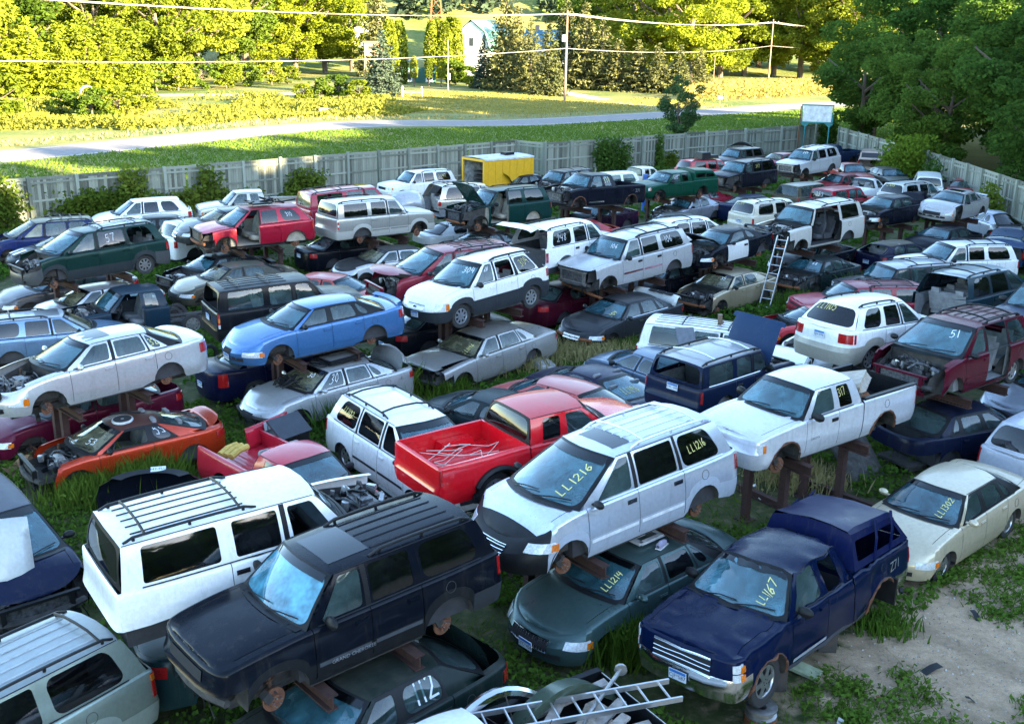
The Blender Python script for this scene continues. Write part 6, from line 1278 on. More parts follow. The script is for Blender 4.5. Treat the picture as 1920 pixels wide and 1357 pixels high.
car('whiteblk', 'sedan', dict(L=4.9), -5.083, 42.524, 0, 213.816, -0.68, 0.06, (.48,.49,.5), 'silver sedan with a dusty black hood and roof', 'sedan', hood_col=(.03,.03,.032),roof_col=(.05,.048,.045),miss='front_bumper headlight',wglass='dusty',wheels='nnnn',dust=.5,metal=.2)
car('montero', 'boxsuv', dict(L=4.83,W=1.9,H=1.82,wb=2.78), -5.785, 44.338, 1.37, 39.327, 0.171, 0.707, (.40,.39,.36), 'silver boxy SUV with flared arches facing right, on a stand', 'SUV', metal=.5,rack='r',rglass='dark',bglass='dark',molding=True,mz=.5,tl=(.78,1.06),tlw=(1.3,1.56),tlwhite=(.3,.65),wheels='dddd',dust=.08,handle='paint',mirror='paint',clad=(.36,.355,.33),crows=3)
car('redexp', 'boxsuv', dict(L=5.25,W=2.0,H=1.95), -6.897, 46.91, 1.3, 33.395, -2.581, -0.232, (.30,.012,.035), 'big red SUV with a black roof rack beside the wooden fence', 'SUV', rack='rx',xbars=(.4,.9),miss='win2R front_bumper headlight',rglass='clear',bglass='dusty',chalk=[('rw','238',.2,.6,.16,CHALKY,0)],wheels='nnnn',dust=.25,sunroof=(.0,.2))
car('edge', 'cuv', dict(L=4.72,W=1.93,H=1.7,wb=2.82,foh=0.98), -10.291, 41.456, 1.464, 213.173, -0.001, -0.753, (.36,.008,.030), 'crimson SUV with its front door off showing tan seats, on a stand', 'SUV', metal=.25,miss='door0L win0L nose front_bumper headlight',seat=TANCLOTH,trim=TANCLOTH,rglass='dark',chalk=[('L5','310',.3,.4,.15,CHALKW,0)],roof_col=(.22,.02,.03),dust=.2,clad=(.03,.03,.034),crows=1)
car('sierra', 'pickup', dict(L=5.4,W=1.95,H=1.8), -13.376, 53.89, 0.143, 202.48, 0.062, 0.166, (.46,.43,.36), 'champagne pickup parked along the wooden fence', 'pickup', metal=.5,wheels='wwww',dust=.2,hl=(1.0,1.5,.76,.9))
car('nissan', 'sedan', dict(L=4.85), -12.122, 45.173, 1.039, 213.662, 0.907, -0.812, (.13,.135,.14), 'grey sedan with clear headlights behind the crimson SUV', 'sedan', metal=.4,grille='hc',gw=.26,hl=(.7,1.5,.5,.63),dust=.3,wheels='nnnn',wglass='dusty')
car('whitevan_l', 'van', dict(L=4.8), -13.389, 46.928, 0, 43.525, -0.074, 0.451, (.78,.78,.77), 'white minivan with roof bars under the grey sedan, by the fence', 'minivan', rack='rx',wheels='nnnn',roof_col=(.55,.55,.52))
car('bluevan', 'van', dict(L=4.7), -20.419, 45.703, 0, 208, 0, 0, (.012,.03,.15), 'royal blue minivan with a dusty roof and crushed nose, next to the fence vines', 'minivan', rack='rx',miss='hood front_bumper headlight nose',wglass='dusty',glass='dusty',roof_col=(.16,.13,.05),dust=.4,wheels='nnnn',xbars=(.1,.35,.6,.85))
car('stripe', 'coupe', dict(L=4.65), -18.94, 44.2, 0, 220.274, -0.29, 0.042, (.007,.010,.018), 'black coupe with white racing stripes at the left edge', 'coupe', stripes=1,hl=(.8,1.5,.46,.6),dust=.1,wheels='nnnn',wglass='dusty')
car('car57', 'van', dict(L=5.07,W=1.95,H=1.74), -14.335, 35.453, 1.589, 223.284, 1.649, 1.162, (.014,.055,.048), 'dark green minivan marked 57 with a dented side and hanging hood, on a stand', 'minivan', rack='rxi',xbars=(.08,.75),rib_m=CHROME,miss='win2L hood headlight nose',chalk=[('L3','57',.3,.35,.24,CHALKW,.05)],rglass='dark',dent=.03,bumper=(.10,.105,.11),clad=(.045,.055,.062),crows=3,wheels='ddww',rim='spoke8',seat=GREYCLOTH,dust=.15,metal=.2,drop=.18,mirror='black')
car('greysed57', 'sedan', dict(L=5.0), -15.984, 37.113, 0, 218.305, 0.085, 0.019, (.16,.155,.165), 'grey sedan under the dark green minivan', 'sedan', metal=.5,dust=.4,wheels='nnnn',hl=(.8,1.5,.46,.6))
car('sentra', 'sedan', dict(L=4.6,W=1.75), -14.152, 35.09, 0, 219.106, 0.884, 0.173, (.42,.42,.44), 'silver sedan behind the stripped blue truck cab', 'sedan', metal=.5,wheels='ddww',rim='spoke6',wglass='dusty',dust=.3)
car('cab', 'pickup', dict(L=5.3,W=1.85), -12.257, 33.999, 0, 216.085, -0.863, -0.046, (.018,.045,.075), 'blue truck cab without doors or bed', 'pickup', nobed=1,miss='door0L win0L front_bumper nose headlight hood mirrorL tailgate tail_light rear_bumper bodyrear',wheels='nnww',rim='steel',trim=DARKCLOTH,dust=.1)
car('outback', 'wagon', dict(L=4.75,H=1.55), -13.968, 31.116, 0, 28.329, -0.207, -0.534, (.16,.26,.40), 'sky blue wagon with a dusty sunroof, behind the silver sunroof sedan', 'wagon', metal=.5,rack='rx',sunroof=(.02,.32),sunroof_dusty=1,rglass='dark',wglass='dusty',dust=.25,wheels='nnnn',xbars=(.55,.95),roof_col=(.26,.29,.33))
car('orangehood', 'sedan', dict(L=4.7), -6.438, 37.264, 0, -23.186, -0.535, 0.241, (.38,.05,.035), 'faded red sedan behind the light blue sedan', 'sedan', dust=.35,wheels='nnnn')
car('dustysed', 'sedan', dict(L=4.9), -10.424, 38.909, 0, 217.226, -0.547, 0.23, (.10,.095,.07), 'olive sedan covered in dust behind the black compact SUV', 'sedan', dust=.9,wglass='dusty',wheels='nnnn',hood_col=(.30,.26,.17))
car('blackwreck', 'sedan', dict(L=4.8), -11.476, 40.528, 0, 225.944, -1.289, 0.451, (.014,.016,.022), 'black sedan with its nose torn off, under the crimson SUV', 'sedan', miss='hood front_bumper nose headlight fenderL',dent=.04,wheels='nnnn')
car('mdx', 'cuv', dict(L=4.79,W=1.95,H=1.75), -18.181, 51.595, 0, 204.25, 0.767, 0.054, (.78,.78,.77), 'white SUV parked by the fence behind the dark green minivan', 'SUV', wheels='wwww',rglass='dark',dust=.15,mirror='paint')
car('darkroof_l', 'sedan', dict(L=4.7), -16.672, 48.874, 0, 205, -0, -0, (.02,.02,.022), 'dark sedan half hidden by dry weeds beside the white SUV at the fence', 'sedan', dust=.6,wheels='nnnn')
car('whitesuv', 'suv', dict(L=4.75,H=1.75), -5.914, 64.23, 0, 215.639, -0.325, -0.114, (.78,.78,.77), 'white SUV with yellow marks on its rear side window, near the yellow trailer', 'SUV', rack='r',rglass='dark',chalk=[('L5','LL147',.2,.4,.16,CHALKY,0)],wheels='nnnn')
car('sienna', 'van', dict(L=5.08), -2.068, 52.124, 1.001, 32.358, 1.256, -0.592, (.42,.39,.33), 'beige minivan with its tailgate missing, beside the yellow trailer', 'minivan', metal=.5,rack='rx',miss='tailgate rear_window rear_bumper',rglass='dark',trim=GREYCLOTH,tl=(.82,1.02),wheels='nnnn',tlw=(1.2,1.56))
car('durango', 'suv', dict(L=4.91,W=1.84,H=1.8), -0.769, 47.031, 1.451, 216.987, -0.289, 0.671, (.010,.060,.052), 'green SUV with no front door and a stripped engine bay', 'SUV', miss='door0L win0L nose front_bumper headlight fenderL',hood_open=1.0,seat=TANCLOTH,trim=TANCLOTH,rglass='dark',rack='r',wheels='dnnn',dust=.1,metal=.15)
car('bmw', 'sedan', dict(L=4.7), -2.418, 48.943, 0, 31.759, -0.644, -0.144, (.55,.56,.55), 'white sedan seen from behind under the green SUV', 'sedan', miss='rear_bumper tail_light',rglass='dark',bglass='dark',wheels='nnnn',dust=.2)
car('sierra338', 'pickup', dict(L=5.55,W=1.95,H=1.82,wb=3.6), 3.783, 52.072, 1.52, 221.446, -2.976, 0.539, (.010,.013,.024), 'black extended cab pickup marked 338 with a stripped front', 'pickup', miss='hood nose front_bumper headlight',chalk=[('L3','338',.05,.3,.22,CHALKY,.2)],letter=[('Z71',4.9,.98,.15,1,SILVERTXT)],molding=CHROME,mz=.42,rustarch=1,wheels='nnnd',tl=(.78,1.1),dust=.05,bumper=None)
car('blkcab', 'suv', dict(L=4.6), 2.845, 65.653, 0, 224.07, -0.059, -0.155, (.007,.010,.018), 'black SUV with roof bars behind the black pickup', 'SUV', rack='x',miss='hood nose front_bumper headlight',wheels='nnnn')
car('blkhatch', 'sedan', dict(L=4.6), 0.361, 65.857, 0, 215, 0, 0, (.007,.010,.018), 'black sedan with a raised hood beside the yellow trailer', 'sedan', hood_open=1.1,wheels='nnnn',miss='nose front_bumper headlight')
car('whiteroof2', 'suv', dict(L=4.7), 5.301, 64.535, 0, 215, 0, -0, (.78,.78,.77), 'white SUV low behind the black pickup, close to the fence', 'SUV', dust=.5,wheels='nnnn')
car('ranger', 'pickup', dict(L=4.9,W=1.74,H=1.62), 7.987, 69.152, 0, 39.933, -0.243, 0.105, (.60,.56,.44), 'cream extended cab pickup seen from behind', 'pickup', wheels='nnnn',bglass='dusty',rglass='dark')
car('s10', 'pickup', dict(L=5.2,W=1.72,H=1.6,wb=3.12), 8.422, 57.147, 1.314, 216.252, -0.469, -0.601, (.008,.095,.055), 'green pickup marked 105 with a matching cap, on a stand', 'pickup', metal=.2,chalk=[('L1','105',.3,.35,.16,CHALKW,.05),('ws','105',.6,.5,.13,CHALKW,.1)],rglass='dark',hl=(1.0,1.5,.74,.88),dust=.08,wheels='dndn')
car('redjeep', 'suv', dict(L=4.6), 12.902, 71.714, 0.15, 27.997, -0.125, -0.097, (.42,.014,.025), 'red SUV with a black bag strapped on its roof', 'SUV', rglass='dark',bglass='dark',wheels='nnnn',rack='r')
car('blkgc', 'suv', dict(L=4.61,W=1.84,H=1.76), 13.094, 62.221, 1.178, 219.741, 0.22, -0.169, (.012,.014,.024), 'black SUV with a pale dusty roof and missing headlight, on a stand', 'SUV', miss='headlight nose front_bumper fenderL',rglass='dark',chalk=[('L3','347',.3,.4,.18,CHALKY,0)],rack='r',roof_col=(.14,.14,.15),wheels='dndn',tl=(.82,1.1))
car('roofbox', 'suv', dict(L=4.6), 16.478, 80.292, 0, 219.887, -0.127, 0.019, (.09,.08,.08), 'brown grey SUV carrying a black bumper cover on its roof', 'SUV', rglass='dark',wheels='nnnn')
car('redsmash', 'sedan', dict(L=4.7), 19.695, 80.762, 0, 221.014, -0.065, -0.515, (.22,.02,.03), 'dark red sedan with a shattered windshield and raised trunk lid', 'sedan', wheels='nnnn',lid_open=.8,dust=.3,wglass='dusty',dent=.03)
car('aviator', 'suv', dict(L=4.91,W=1.88,H=1.8,wb=2.89), 18.577, 68.567, 1.252, 220.951, 2.045, 0.581, (.46,.45,.45), 'silver SUV marked 285 with a bare grille, on a stand near the far corner', 'SUV', metal=.2,miss='nose front_bumper headlight',chalk=[('ws','285',.62,.6,.16,CHALKW,.1),('L5','35',.3,.4,.2,CHALKW,0)],rack='r',rack_m=CHROME,rglass='dark',sunroof=(.1,.4),wheels='dndn',supp=STEEL)
car('navypick', 'regpickup', dict(L=4.8), 25.044, 85.461, 0, 205, -0, -0, (.012,.030,.085), 'navy pickup tucked in the far fence corner', 'pickup', wheels='nnnn')
car('tanpick', 'pickup', dict(L=5.0), 26.907, 81.595, 0, 69.841, -0.18, -0.134, (.42,.32,.27), 'tan pickup with a cap near the far fence corner', 'pickup', wheels='wwww',miss='tailgate')
car('brownpick', 'regpickup', dict(L=4.8), 22.669, 73.108, 0, -84.481, -0.032, 0.056, (.28,.035,.025), 'rust red pickup facing the camera with a teal windshield', 'pickup', wheels='nnnn',dust=.4)
car('oldsedan', 'boxsedan', dict(L=4.8), 25.202, 72.777, 0, -82.524, 0.159, 0.043, (.15,.16,.14), 'old grey green boxy sedan near the vine bush', 'sedan', wheels='nnnn',dust=.5,roof_col=(.07,.075,.05))
car('whitesub', 'boxsuv', dict(L=5.2,H=1.85), 25.785, 67.116, 0, 70.341, 0.124, -0.24, (.78,.78,.77), 'long white SUV parked along the right fence', 'SUV', wheels='wwww',bglass='dark',rglass='dark')
car('redtrunk', 'sedan', dict(L=4.7), 28.383, 67.681, 0, 59.161, -0.04, 0.079, (.28,.015,.022), 'dark red sedan close to the right fence', 'sedan', wheels='wwww',dust=.3)
car('maroonsed', 'sedan', dict(L=4.7), 20.771, 68.861, 0, 213.718, -0.223, -0.068, (.20,.018,.025), 'maroon sedan behind the red SUV marked 253', 'sedan', wheels='nnnn',dust=.2)
car('whitepick', 'regpickup', dict(L=4.8), 21.11, 64.98, 0, 49.055, -0.012, 0.352, (.78,.78,.77), 'white pickup cab between the red and the white SUV', 'pickup', wheels='nnnn',rglass='dark')
car('jeep253', 'boxsuv', dict(L=4.45,W=1.8,H=1.75), 18.682, 60.68, 0, 38.277, -0.134, -0.284, (.36,.010,.028), 'red boxy SUV marked 253 on its rear glass', 'SUV', chalk=[('rw','253',.25,.3,.22,CHALKW,0)],bglass='dark',rglass='clear',wheels='nnnn',roof_col=(.3,.03,.04))
car('whitetahoe', 'suv', dict(L=5.0,W=1.95,H=1.85), 23.508, 62.775, 0, 33.93, 0.263, -0.04, (.56,.56,.53), 'white SUV marked LL1088 behind the black sedan', 'SUV', rack='r',rglass='dark',bglass='dark',chalk=[('rw','LL1088',.15,.7,.15,CHALKY,0)],wheels='nnnn',tl=(.75,.95))
car('accord', 'sedan', dict(L=4.8,H=1.45), 17.936, 51.345, 1.172, 216.699, 0.386, -0.159, (.010,.012,.024), 'black sedan with clear headlights and an open trunk, on a stand', 'sedan', hl=(.72,1.5,.46,.63),miss='hood front_bumper',lid_open=1.2,frame='paint',chalk=[('ws','307',.3,.75,.1,CHALKY,0)],dust=.08,molding=CHROME,mz=.28)
car('grandprix', 'sedan6', dict(L=5.0,W=1.85,H=1.42), 21.513, 52.43, 1.362, 225.646, -0.862, -3, (.40,.39,.38), 'silver sedan with a sunroof and torn front fender, by the right fence', 'sedan', metal=.25,sunroof=(.05,.5),miss='fenderL',hl=(.75,1.3,.45,.56),spoiler=1,dust=.15,rim='spoke5')
car('beetle', 'beetle', dict(), 24.574, 54.645, 0, 99.827, -0.304, 0.827, (.36,.39,.46), 'silver blue round bodied small car with its hood raised, right edge', 'coupe', metal=.2,hood_open=1.2,rglass='dark',bglass='dark',wheels='wwww',dust=.08)
car('bluer1', 'suv', dict(L=4.6,H=1.6), 22.579, 48.291, 0, 60.485, 0.028, -0.094, (.03,.07,.17), 'blue SUV with its rear toward the round small car', 'SUV', wheels='nnnn',lid_open=.9)
car('bluer2', 'van', dict(L=4.7), 24.3, 47.2, 0, 60, -0.636, -0.016, (.05,.08,.16), 'slate blue minivan at the right edge below the round small car', 'minivan', wheels='nnnn',rack='rx')
car('whitef', 'suv', dict(L=5.0,W=1.9,H=1.8), 18.388, 43.887, 0, 194.37, -1.063, -0.26, (.78,.78,.77), 'white SUV with black roof bars facing left, behind the dark teal minivan', 'SUV', rack='rx',rglass='dark',wheels='nnnn',xbars=(.2,.7),hl=(1.0,1.52,.84,.96))
car('civic', 'hatch', dict(), 16.942, 46.335, 0, 31.794, -0.147, -0.253, (.012,.014,.05), 'navy hatchback seen from behind with red and amber lamps', 'hatchback', rplate='KNT-553',tl=(.66,.88),tlw=(1.0,1.5),tlamber=(.3,.6),dust=.1,roof_col=(.07,.05,.02),wheels='nnnn',rplz=.62,miss='rear_window')
car('dark68', 'sedan6', dict(L=4.7), 12.119, 42.099, 0, 221.768, -1.855, -0.094, (.012,.026,.030), 'dark green sedan marked 68 with its front torn off', 'sedan', miss='hood nose front_bumper headlight fenderL',chalk=[('ws','68',.7,.6,.15,CHALKW,0)],wheels='nnnn')
car('blkaltima', 'sedan6', dict(L=4.8), 20.189, 49.889, 0, 218.58, -0.754, -0.757, (.007,.010,.018), 'glossy black sedan below the silver sedan with a sunroof', 'sedan', wheels='nwnw',dust=.05,frame='black')
car('escalade', 'boxsuv', dict(L=5.1,W=2.0,H=1.9), 12.089, 43.639, 1.435, 217.559, 1.308, -0.507, (.46,.44,.40), 'pale silver SUV with both left doors gone and no hood, on a stand', 'SUV', rack='rxi',rib_m=None,miss='door0L win0L door1L win1L hood nose front_bumper headlight',seat=DARKCLOTH,wheels='nnnn',rglass='dark',supp=CHROME,dust=.15,xbars=(.15,.85))
car('creamtb', 'suv', dict(L=4.87,W=1.89,H=1.8), 13.256, 54.262, 0.142, 32.209, 0.013, 0.077, (.58,.53,.42), 'cream SUV seen from behind with a blue licence plate', 'SUV', rack='rx',rglass='dark',bglass='dark',rplate='TR2-701',tl=(.76,1.04),chalk=[('rw','LL109',.15,.7,.14,CHALKY,0)],wheels='nnnn',xbars=(.3,.8))
car('navycar', 'sedan', dict(L=4.7), 13.2, 59, 0, 41, 0, 0, (.010,.022,.08), 'navy sedan behind the cream SUV', 'sedan', wheels='nnnn')
car('tansuv', 'suv', dict(L=4.7), 17, 62, 0, 41, -0, -0, (.16,.14,.09), 'dusty olive SUV left of the red SUV marked 253', 'SUV', wheels='nnnn',dust=.6)
car('maroonf', 'sedan', dict(L=4.7), 10.4, 60.5, 0, 221, 0, 0, (.22,.012,.03), 'dark red sedan left of the cream SUV', 'sedan', wheels='nnnn',dust=.1)
car('greywr', 'sedan', dict(L=4.8), 9.4, 57.8, 0, 221, 0, 0, (.26,.27,.31), 'grey sedan with a crushed side under the green pickup', 'sedan', dent=.06,wheels='nnnn',metal=.5,miss='hood')
car('purple277', 'sedan', dict(L=4.8), 4.3, 54.5, 0, 221, 0, 0, (.030,.010,.035), 'dark purple sedan marked 277 under the black extended cab pickup', 'sedan', miss='hood',chalk=[('L3','277',.2,.2,.2,CHALKY,0)],wheels='nnnn')
car('darkdusty', 'sedan', dict(L=4.8), 7.7, 52, 0, 221, 0, 0, (.03,.035,.035), 'dark dusty sedan under the green pickup', 'sedan', dust=.7,wglass='dusty',wheels='nnnn')
car('redroof', 'sedan', dict(L=4.8), 2.886, 49.447, 0, 221, 0, 0, (.32,.014,.02), 'red sedan behind the white SUV with raised hatch', 'sedan', dust=.35,wheels='nnnn')
car('blkhood', 'sedan', dict(L=4.8), -1, 46.7, 0, 45, 0, 0, (.02,.02,.022), 'black sedan with a dusty hood behind the maroon minivan', 'sedan', dust=.5,wheels='nnnn')
car('blkcav', 'sedan', dict(L=4.8), 5.9, 40.7, 0, 221, 0, 0, (.007,.010,.018), 'black sedan in the deep shade beside the gold sedan', 'sedan', wheels='nnnn')
car('blkund', 'sedan', dict(L=4.8), 12.9, 45.4, 0, 221, 0, 0, (.007,.010,.018), 'black sedan in the shade under the pale silver SUV', 'sedan', wheels='nnnn')
car('blkrend', 'sedan', dict(L=4.9), -2.016, 33.058, 0, 35.12, -0.182, -1.77, (.007,.010,.018), 'black sedan with red tail lights in the shade left of the white and grey SUV', 'sedan', wheels='nnnn',rplate='DPM-437',rplz=.55)
car('tealund', 'sedan', dict(L=4.9), -3.528, 15.176, 0, 27.964, -0.476, -3, (.02,.055,.06), 'teal sedan between the pale green SUV and the black SUV', 'sedan', wheels='nnnn',bglass='wind')
car('salmon', 'sedan', dict(L=4.8), 1.201, 25.836, 0, 139.733, -0.119, 1.65, (.42,.05,.045), 'faded salmon red sedan right of the bright red pickup cab', 'sedan', wheels='nnnn',dust=.3)
# ---------------------------------------------------------------- car stands
def carM(i):
    r = CARS[i][0]; return Matrix.Translation(r.location) @ r.rotation_euler.to_matrix().to_4x4()
def at_car(i, s, y, z):
    F = CARS[i][1]['F']; return carM(i) @ Vector((F['L']/2-s, y, z))
def under(p, skip):
    """is the ground point below some low vehicle?"""
    for k, (r, inf, (x, y, z, hd)) in CARS.items():
        if k == skip or z > .8: continue
        F = inf['F']; a = R(hd); dx, dy = p[0]-x, p[1]-y
        if abs(dx*math.cos(a)+dy*math.sin(a)) < F['L']/2+.05 and abs(-dx*math.sin(a)+dy*math.cos(a)) < F['W']/2+.05: return True
    return False
def ibeam(mb, a, b, w=.16, h=.2, t=.025):
    a, b = Vector(a), Vector(b); d = (b-a).normalized(); s = d.cross(Vector((0, 0, 1))).normalized(); u = s.cross(d); L = (b-a).length; c = (a+b)/2
    rot = Matrix((d, s, u)).transposed()
    for dz, ww, hh in ((h/2, w, t), (-h/2, w, t), (0, t, h)): mb.box(c+u*dz, (L, ww, hh), rot=rot)
rn = random.Random(4)
for k, (r, inf, (x, y, z, hd)) in list(CARS.items()):
    if z < .8: continue
    F = inf['F']; lb = r['label'].split(' marked')[0].split(' with ')[0].split(',')[0]; lb = ' '.join(lb.split()[:6])
    root = empty("car_stand", (x, y, 0))
    tag(root, 'rusty steel stand carrying the '+r['label'].split(',')[0], 'car stand', 'steel stands under the raised cars')
    if len(root['label'].split()) > 16: root['label'] = ' '.join(root['label'].split()[:16])
    for s in (F['foh']+F['Ra']+.22, F['foh']+F['wb']-F['Ra']-.22):
        wv = F['W']/2+.14; zb = F['rk']-.27; a, b = at_car(k, s, -wv, zb), at_car(k, s, wv, zb); base = Vector((x, y, 0))
        mb = MB(); ibeam(mb, a-base, b-base); mb.obj('beam', BEAMM, root, smooth=False)
        # tapered gusset ends
        n = 0
        for v in (.5, -.5, .85, -.85, .0, .2, -.2):
            p = at_car(k, s, v*F['W']/2, zb)
            if n < 2 and (not under(p, k) or (v == -.2 and n == 0)):
                n += 1; mb = MB(); h = p.z-.1; mb.box((p.x-x, p.y-y, h/2), (.15, .15, h), rot=Matrix.Rotation(R(hd), 3, 'Z')); mb.box((p.x-x, p.y-y, .012), (.34, .34, .024), rot=Matrix.Rotation(R(hd), 3, 'Z')); mb.obj('post', BEAMM, root, smooth=False)
# ground frame rails beside the white pickup
def beam_thing(a, b, label, w=.14, h=.14): 
    o = empty('steel_rail', a); tag(o, label, 'steel rail', 'rusty rails lying in the weeds'); mb = MB(); ibeam(mb, (0, 0, 0), Vector(b)-Vector(a), w, h); mb.obj('beam', BEAMM, o, smooth=False)
beam_thing((5.3, 22.3, .75), (7.1, 23.9, .75), 'rusty cross rail under the white extended cab pickup'); beam_thing((5.2, 22.3, .1), (6.7, 20.3, .1), 'rusty rail lying in the weeds left of the blue crushed pickup'); beam_thing((6.3, 23.2, .1), (8.3, 20.9, .1), 'rusty rail lying in the weeds behind the crushed truck cap')
# ---------------------------------------------------------------- loose things
def ladder(a, b, w, side, label, nr):
    a, b = Vector(a), Vector(b); d = (b-a).normalized(); sv = Vector(side).normalized(); root = empty('ladder', a); tag(root, label, 'ladder')
    u = d.cross(sv).normalized()
    for sg in (-1, 1):
        mb = MB(); rot = Matrix((d, sv, u)).transposed(); mb.box((b-a)/2+sv*sg*w/2, ((b-a).length, .03, .075), rot=rot); mb.obj('rail', ALLOY, root, smooth=False)
    for i in range(nr): p = (b-a)*((i+.5)/nr); MB().tube([p-sv*w/2, p+sv*w/2], .018, 6).obj('rung', ALLOY, root)
    return root
ladder((9.38, 38.75, 0), (9.98, 39.25, 2.75), .42, (.8, -.6, 0), 'aluminium ladder leaning on the black coupe with the white door', 9)
hb = R(CARS['whitetruck'][2][3]); fwd = Vector((math.cos(hb), math.sin(hb), 0)); lft = Vector((-fwd.y, fwd.x, 0))
bedc = at_car('whitetruck', 4.05, .3, 1.26)
ladder((-1.6, 11.25, 1.42), (2.3, 12.5, 1.42), .42, (-.31, .95, 0), 'aluminium ladder laid over the loaded white pickup bed', 13)
GREYWOOD = simple('grey_plank', (.33, .29, .26), .9, var=.35, scale=9)
def plank(i, a, b, w, t, label, m=None, group='old planks'):
    a, b = Vector(a), Vector(b); d = (b-a).normalized(); s = d.cross(Vector((0, 0, 1))).normalized(); u = s.cross(d); mb = MB(); mb.box((0, 0, 0), ((b-a).length, w, t)); o = mb.obj('plank', m or GREYWOOD, smooth=False); o.matrix_world = Matrix.Translation((a+b)/2) @ Matrix((d, s, u)).transposed().to_4x4(); return tag(o, label, 'plank', group)
B = lambda s, y, z: at_car('whitetruck', s, y, z)
for i, (p, q, lb) in enumerate([((2.55, -.55, 1.05), (4.4, .5, 1.42), 'longest grey plank sticking up left in the loaded pickup bed'), ((2.9, .45, .95), (4.5, -.6, 1.35), 'grey plank crossing the pile in the white pickup bed'), ((3.1, .55, 1.0), (5.1, -.15, 1.2), 'broken pallet board under the ladder in the white pickup bed'), ((3.4, .62, 1.05), (4.9, .2, 1.25), 'short pallet board next to the ladder in the white pickup bed'), ((3.0, -.1, 1.0), (5.2, .35, 1.1), 'pallet board lying lengthwise in the white pickup bed'), ((3.6, -.6, 1.1), (5.1, -.5, 1.3), 'pallet board along the far bed side of the white pickup')]): plank(i, B(*p), B(*q), .14, .04, lb)
mb = MB(); rows = [[B(lerp(3.5, 5.2, t), -.75+.1*math.sin(t*3.1), 1.0+.5*math.sin(t*3.1)) for t in [j/10 for j in range(11)]], [B(lerp(3.5, 5.2, t), -.45+.1*math.sin(t*3.1), 1.08+.5*math.sin(t*3.1)) for t in [j/10 for j in range(11)]], [B(lerp(3.5, 5.2, t), -.38, .98+.42*math.sin(t*3.1)) for t in [j/10 for j in range(11)]]]
mb.grid(rows); tag(mb.obj('bumper_cover', paint((.12, .17, .12), .2)), 'olive green bumper cover arched over the loaded pickup bed', 'bumper')
mb = MB(); mb.tube([B(lerp(2.7, 4.3, t), -.85, 1.05+.42*math.sin(t*3.1)) for t in [j/10 for j in range(11)]], .09, 8); tag(mb.obj('chrome_bumper', CHROME), 'bent chrome bumper behind the planks in the loaded pickup bed', 'bumper')
mb = MB(); mb.tube([B(3.9, .3, 1.0), B(4.4, .0, 1.3), B(5.3, -.45, 1.45)], [.025, .03, .03], 8); mb.lathe([(0, -.02), (.09, -.02), (.09, .02), (0, .02)], B(5.3, -.45, 1.45), 10); tag(mb.obj('axle_shaft', STEEL), 'rusty axle shaft poking out of the loaded pickup bed', 'axle')
rg = random.Random(2); mb = MB()
for i in range(26):
    p = B(rg.uniform(2.7, 3.6), rg.uniform(-.6, .5), rg.uniform(.9, 1.05)); q = p+Vector((rg.uniform(-.5, .5), rg.uniform(-.5, .5), rg.uniform(.2, .6))); mb.tube([p, (p+q)/2+Vector((0, 0, .06)), q], .008, 4, cap=False)
stuff(tag(mb.obj('twigs', simple('dark_twig', (.05, .035, .03), .9)), 'tangle of dark twigs in the loaded pickup bed', 'twigs'))
for i, (s, y, l) in enumerate(((3.3, .1, .5), (4.6, -.1, .6), (4.2, .45, .45))):
    mb = MB(); rr = random.Random(i); mb.box((0, 0, 0), (l, l*.7, .28), taper=.7); mb.box((.1, .1, .14), (l*.5, l*.4, .2)); o = mb.obj('scrap_part', [BLACK, simple('pale_foam', (.4, .34, .28), .9), simple('teal_plastic', (.03, .12, .12), .5)][i], smooth=False); o.location = B(s, y, 1.0); o.rotation_euler = (.2, .3, i); tag(o, ['black plastic trim scrap', 'torn pale foam lump', 'teal plastic scrap'][i]+' in the loaded pickup bed', 'scrap')
# stacked wheel rims under the crushed blue pickup's front tyre
fw = at_car('chev', CARS['chev'][1]['F']['foh'], CARS['chev'][1]['F']['W']/2-.13, 0); ztop = max(.12, fw.z-.02)
for i, (m, lb) in enumerate(((RUST, 'bottom'), (ALLOY, 'top'))):
    h = max(.1, ztop/2); mb = MB(); mb.lathe([(.08, .0), (.2, 0), (.235, .01), (.24, .03), (.2, .05), (.2, h-.05), (.24, h-.03), (.24, h-.005), (.2, h), (.08, h-.02), (.08, 0)], n=22, axis='z'); o = mb.obj('spare_steel_wheel', [RUST, STEEL][i]); o.location = (fw.x, fw.y, .0+i*h+.001); tag(o, '%s steel rim of the stack under the blue pickup tyre' % lb, 'wheel rim', 'stacked rims')
plank(0, (4.35, 15.5, .1), (5.05, 14.95, .05), .3, .05, 'pale green plank on the ground beside the crushed blue pickup', simple('pale_green_plank', (.30, .34, .22), .85), None)
for i, (x, y, l, lb) in enumerate([(6.9, 15.2, .5, 'dark tyre scrap lying on the sand right of the blue pickup'), (8.4, 16.9, .35, 'black rubber scrap on the open sand'), (7.3, 14.4, .22, 'small dark stone chip on the sand'), (4.9, 15.9, .7, 'black inner fender sheet under the crushed blue pickup')]):
    mb = MB(); mb.grid([[(u*l, v*l*.3, .05*math.sin(u*4)+.02) for v in (-.5, .0, .5)] for u in (-.5, -.2, .2, .5)]); o = mb.obj('scrap', BLACK); o.location = (x, y, .015); o.rotation_euler = (0, 0, i*1.3+.4); tag(o, lb, 'scrap')
o = MB().box((0, 0, 0), (.05, .35, .5)).obj('mud_flap', BLACK, smooth=False); o.location = at_car('chev', 4.85, .86, .5); o.rotation_euler = (0, 0, R(CARS['chev'][2][3])); tag(o, 'black mud flap hanging behind the crushed blue pickup wheel arch', 'mud flap')
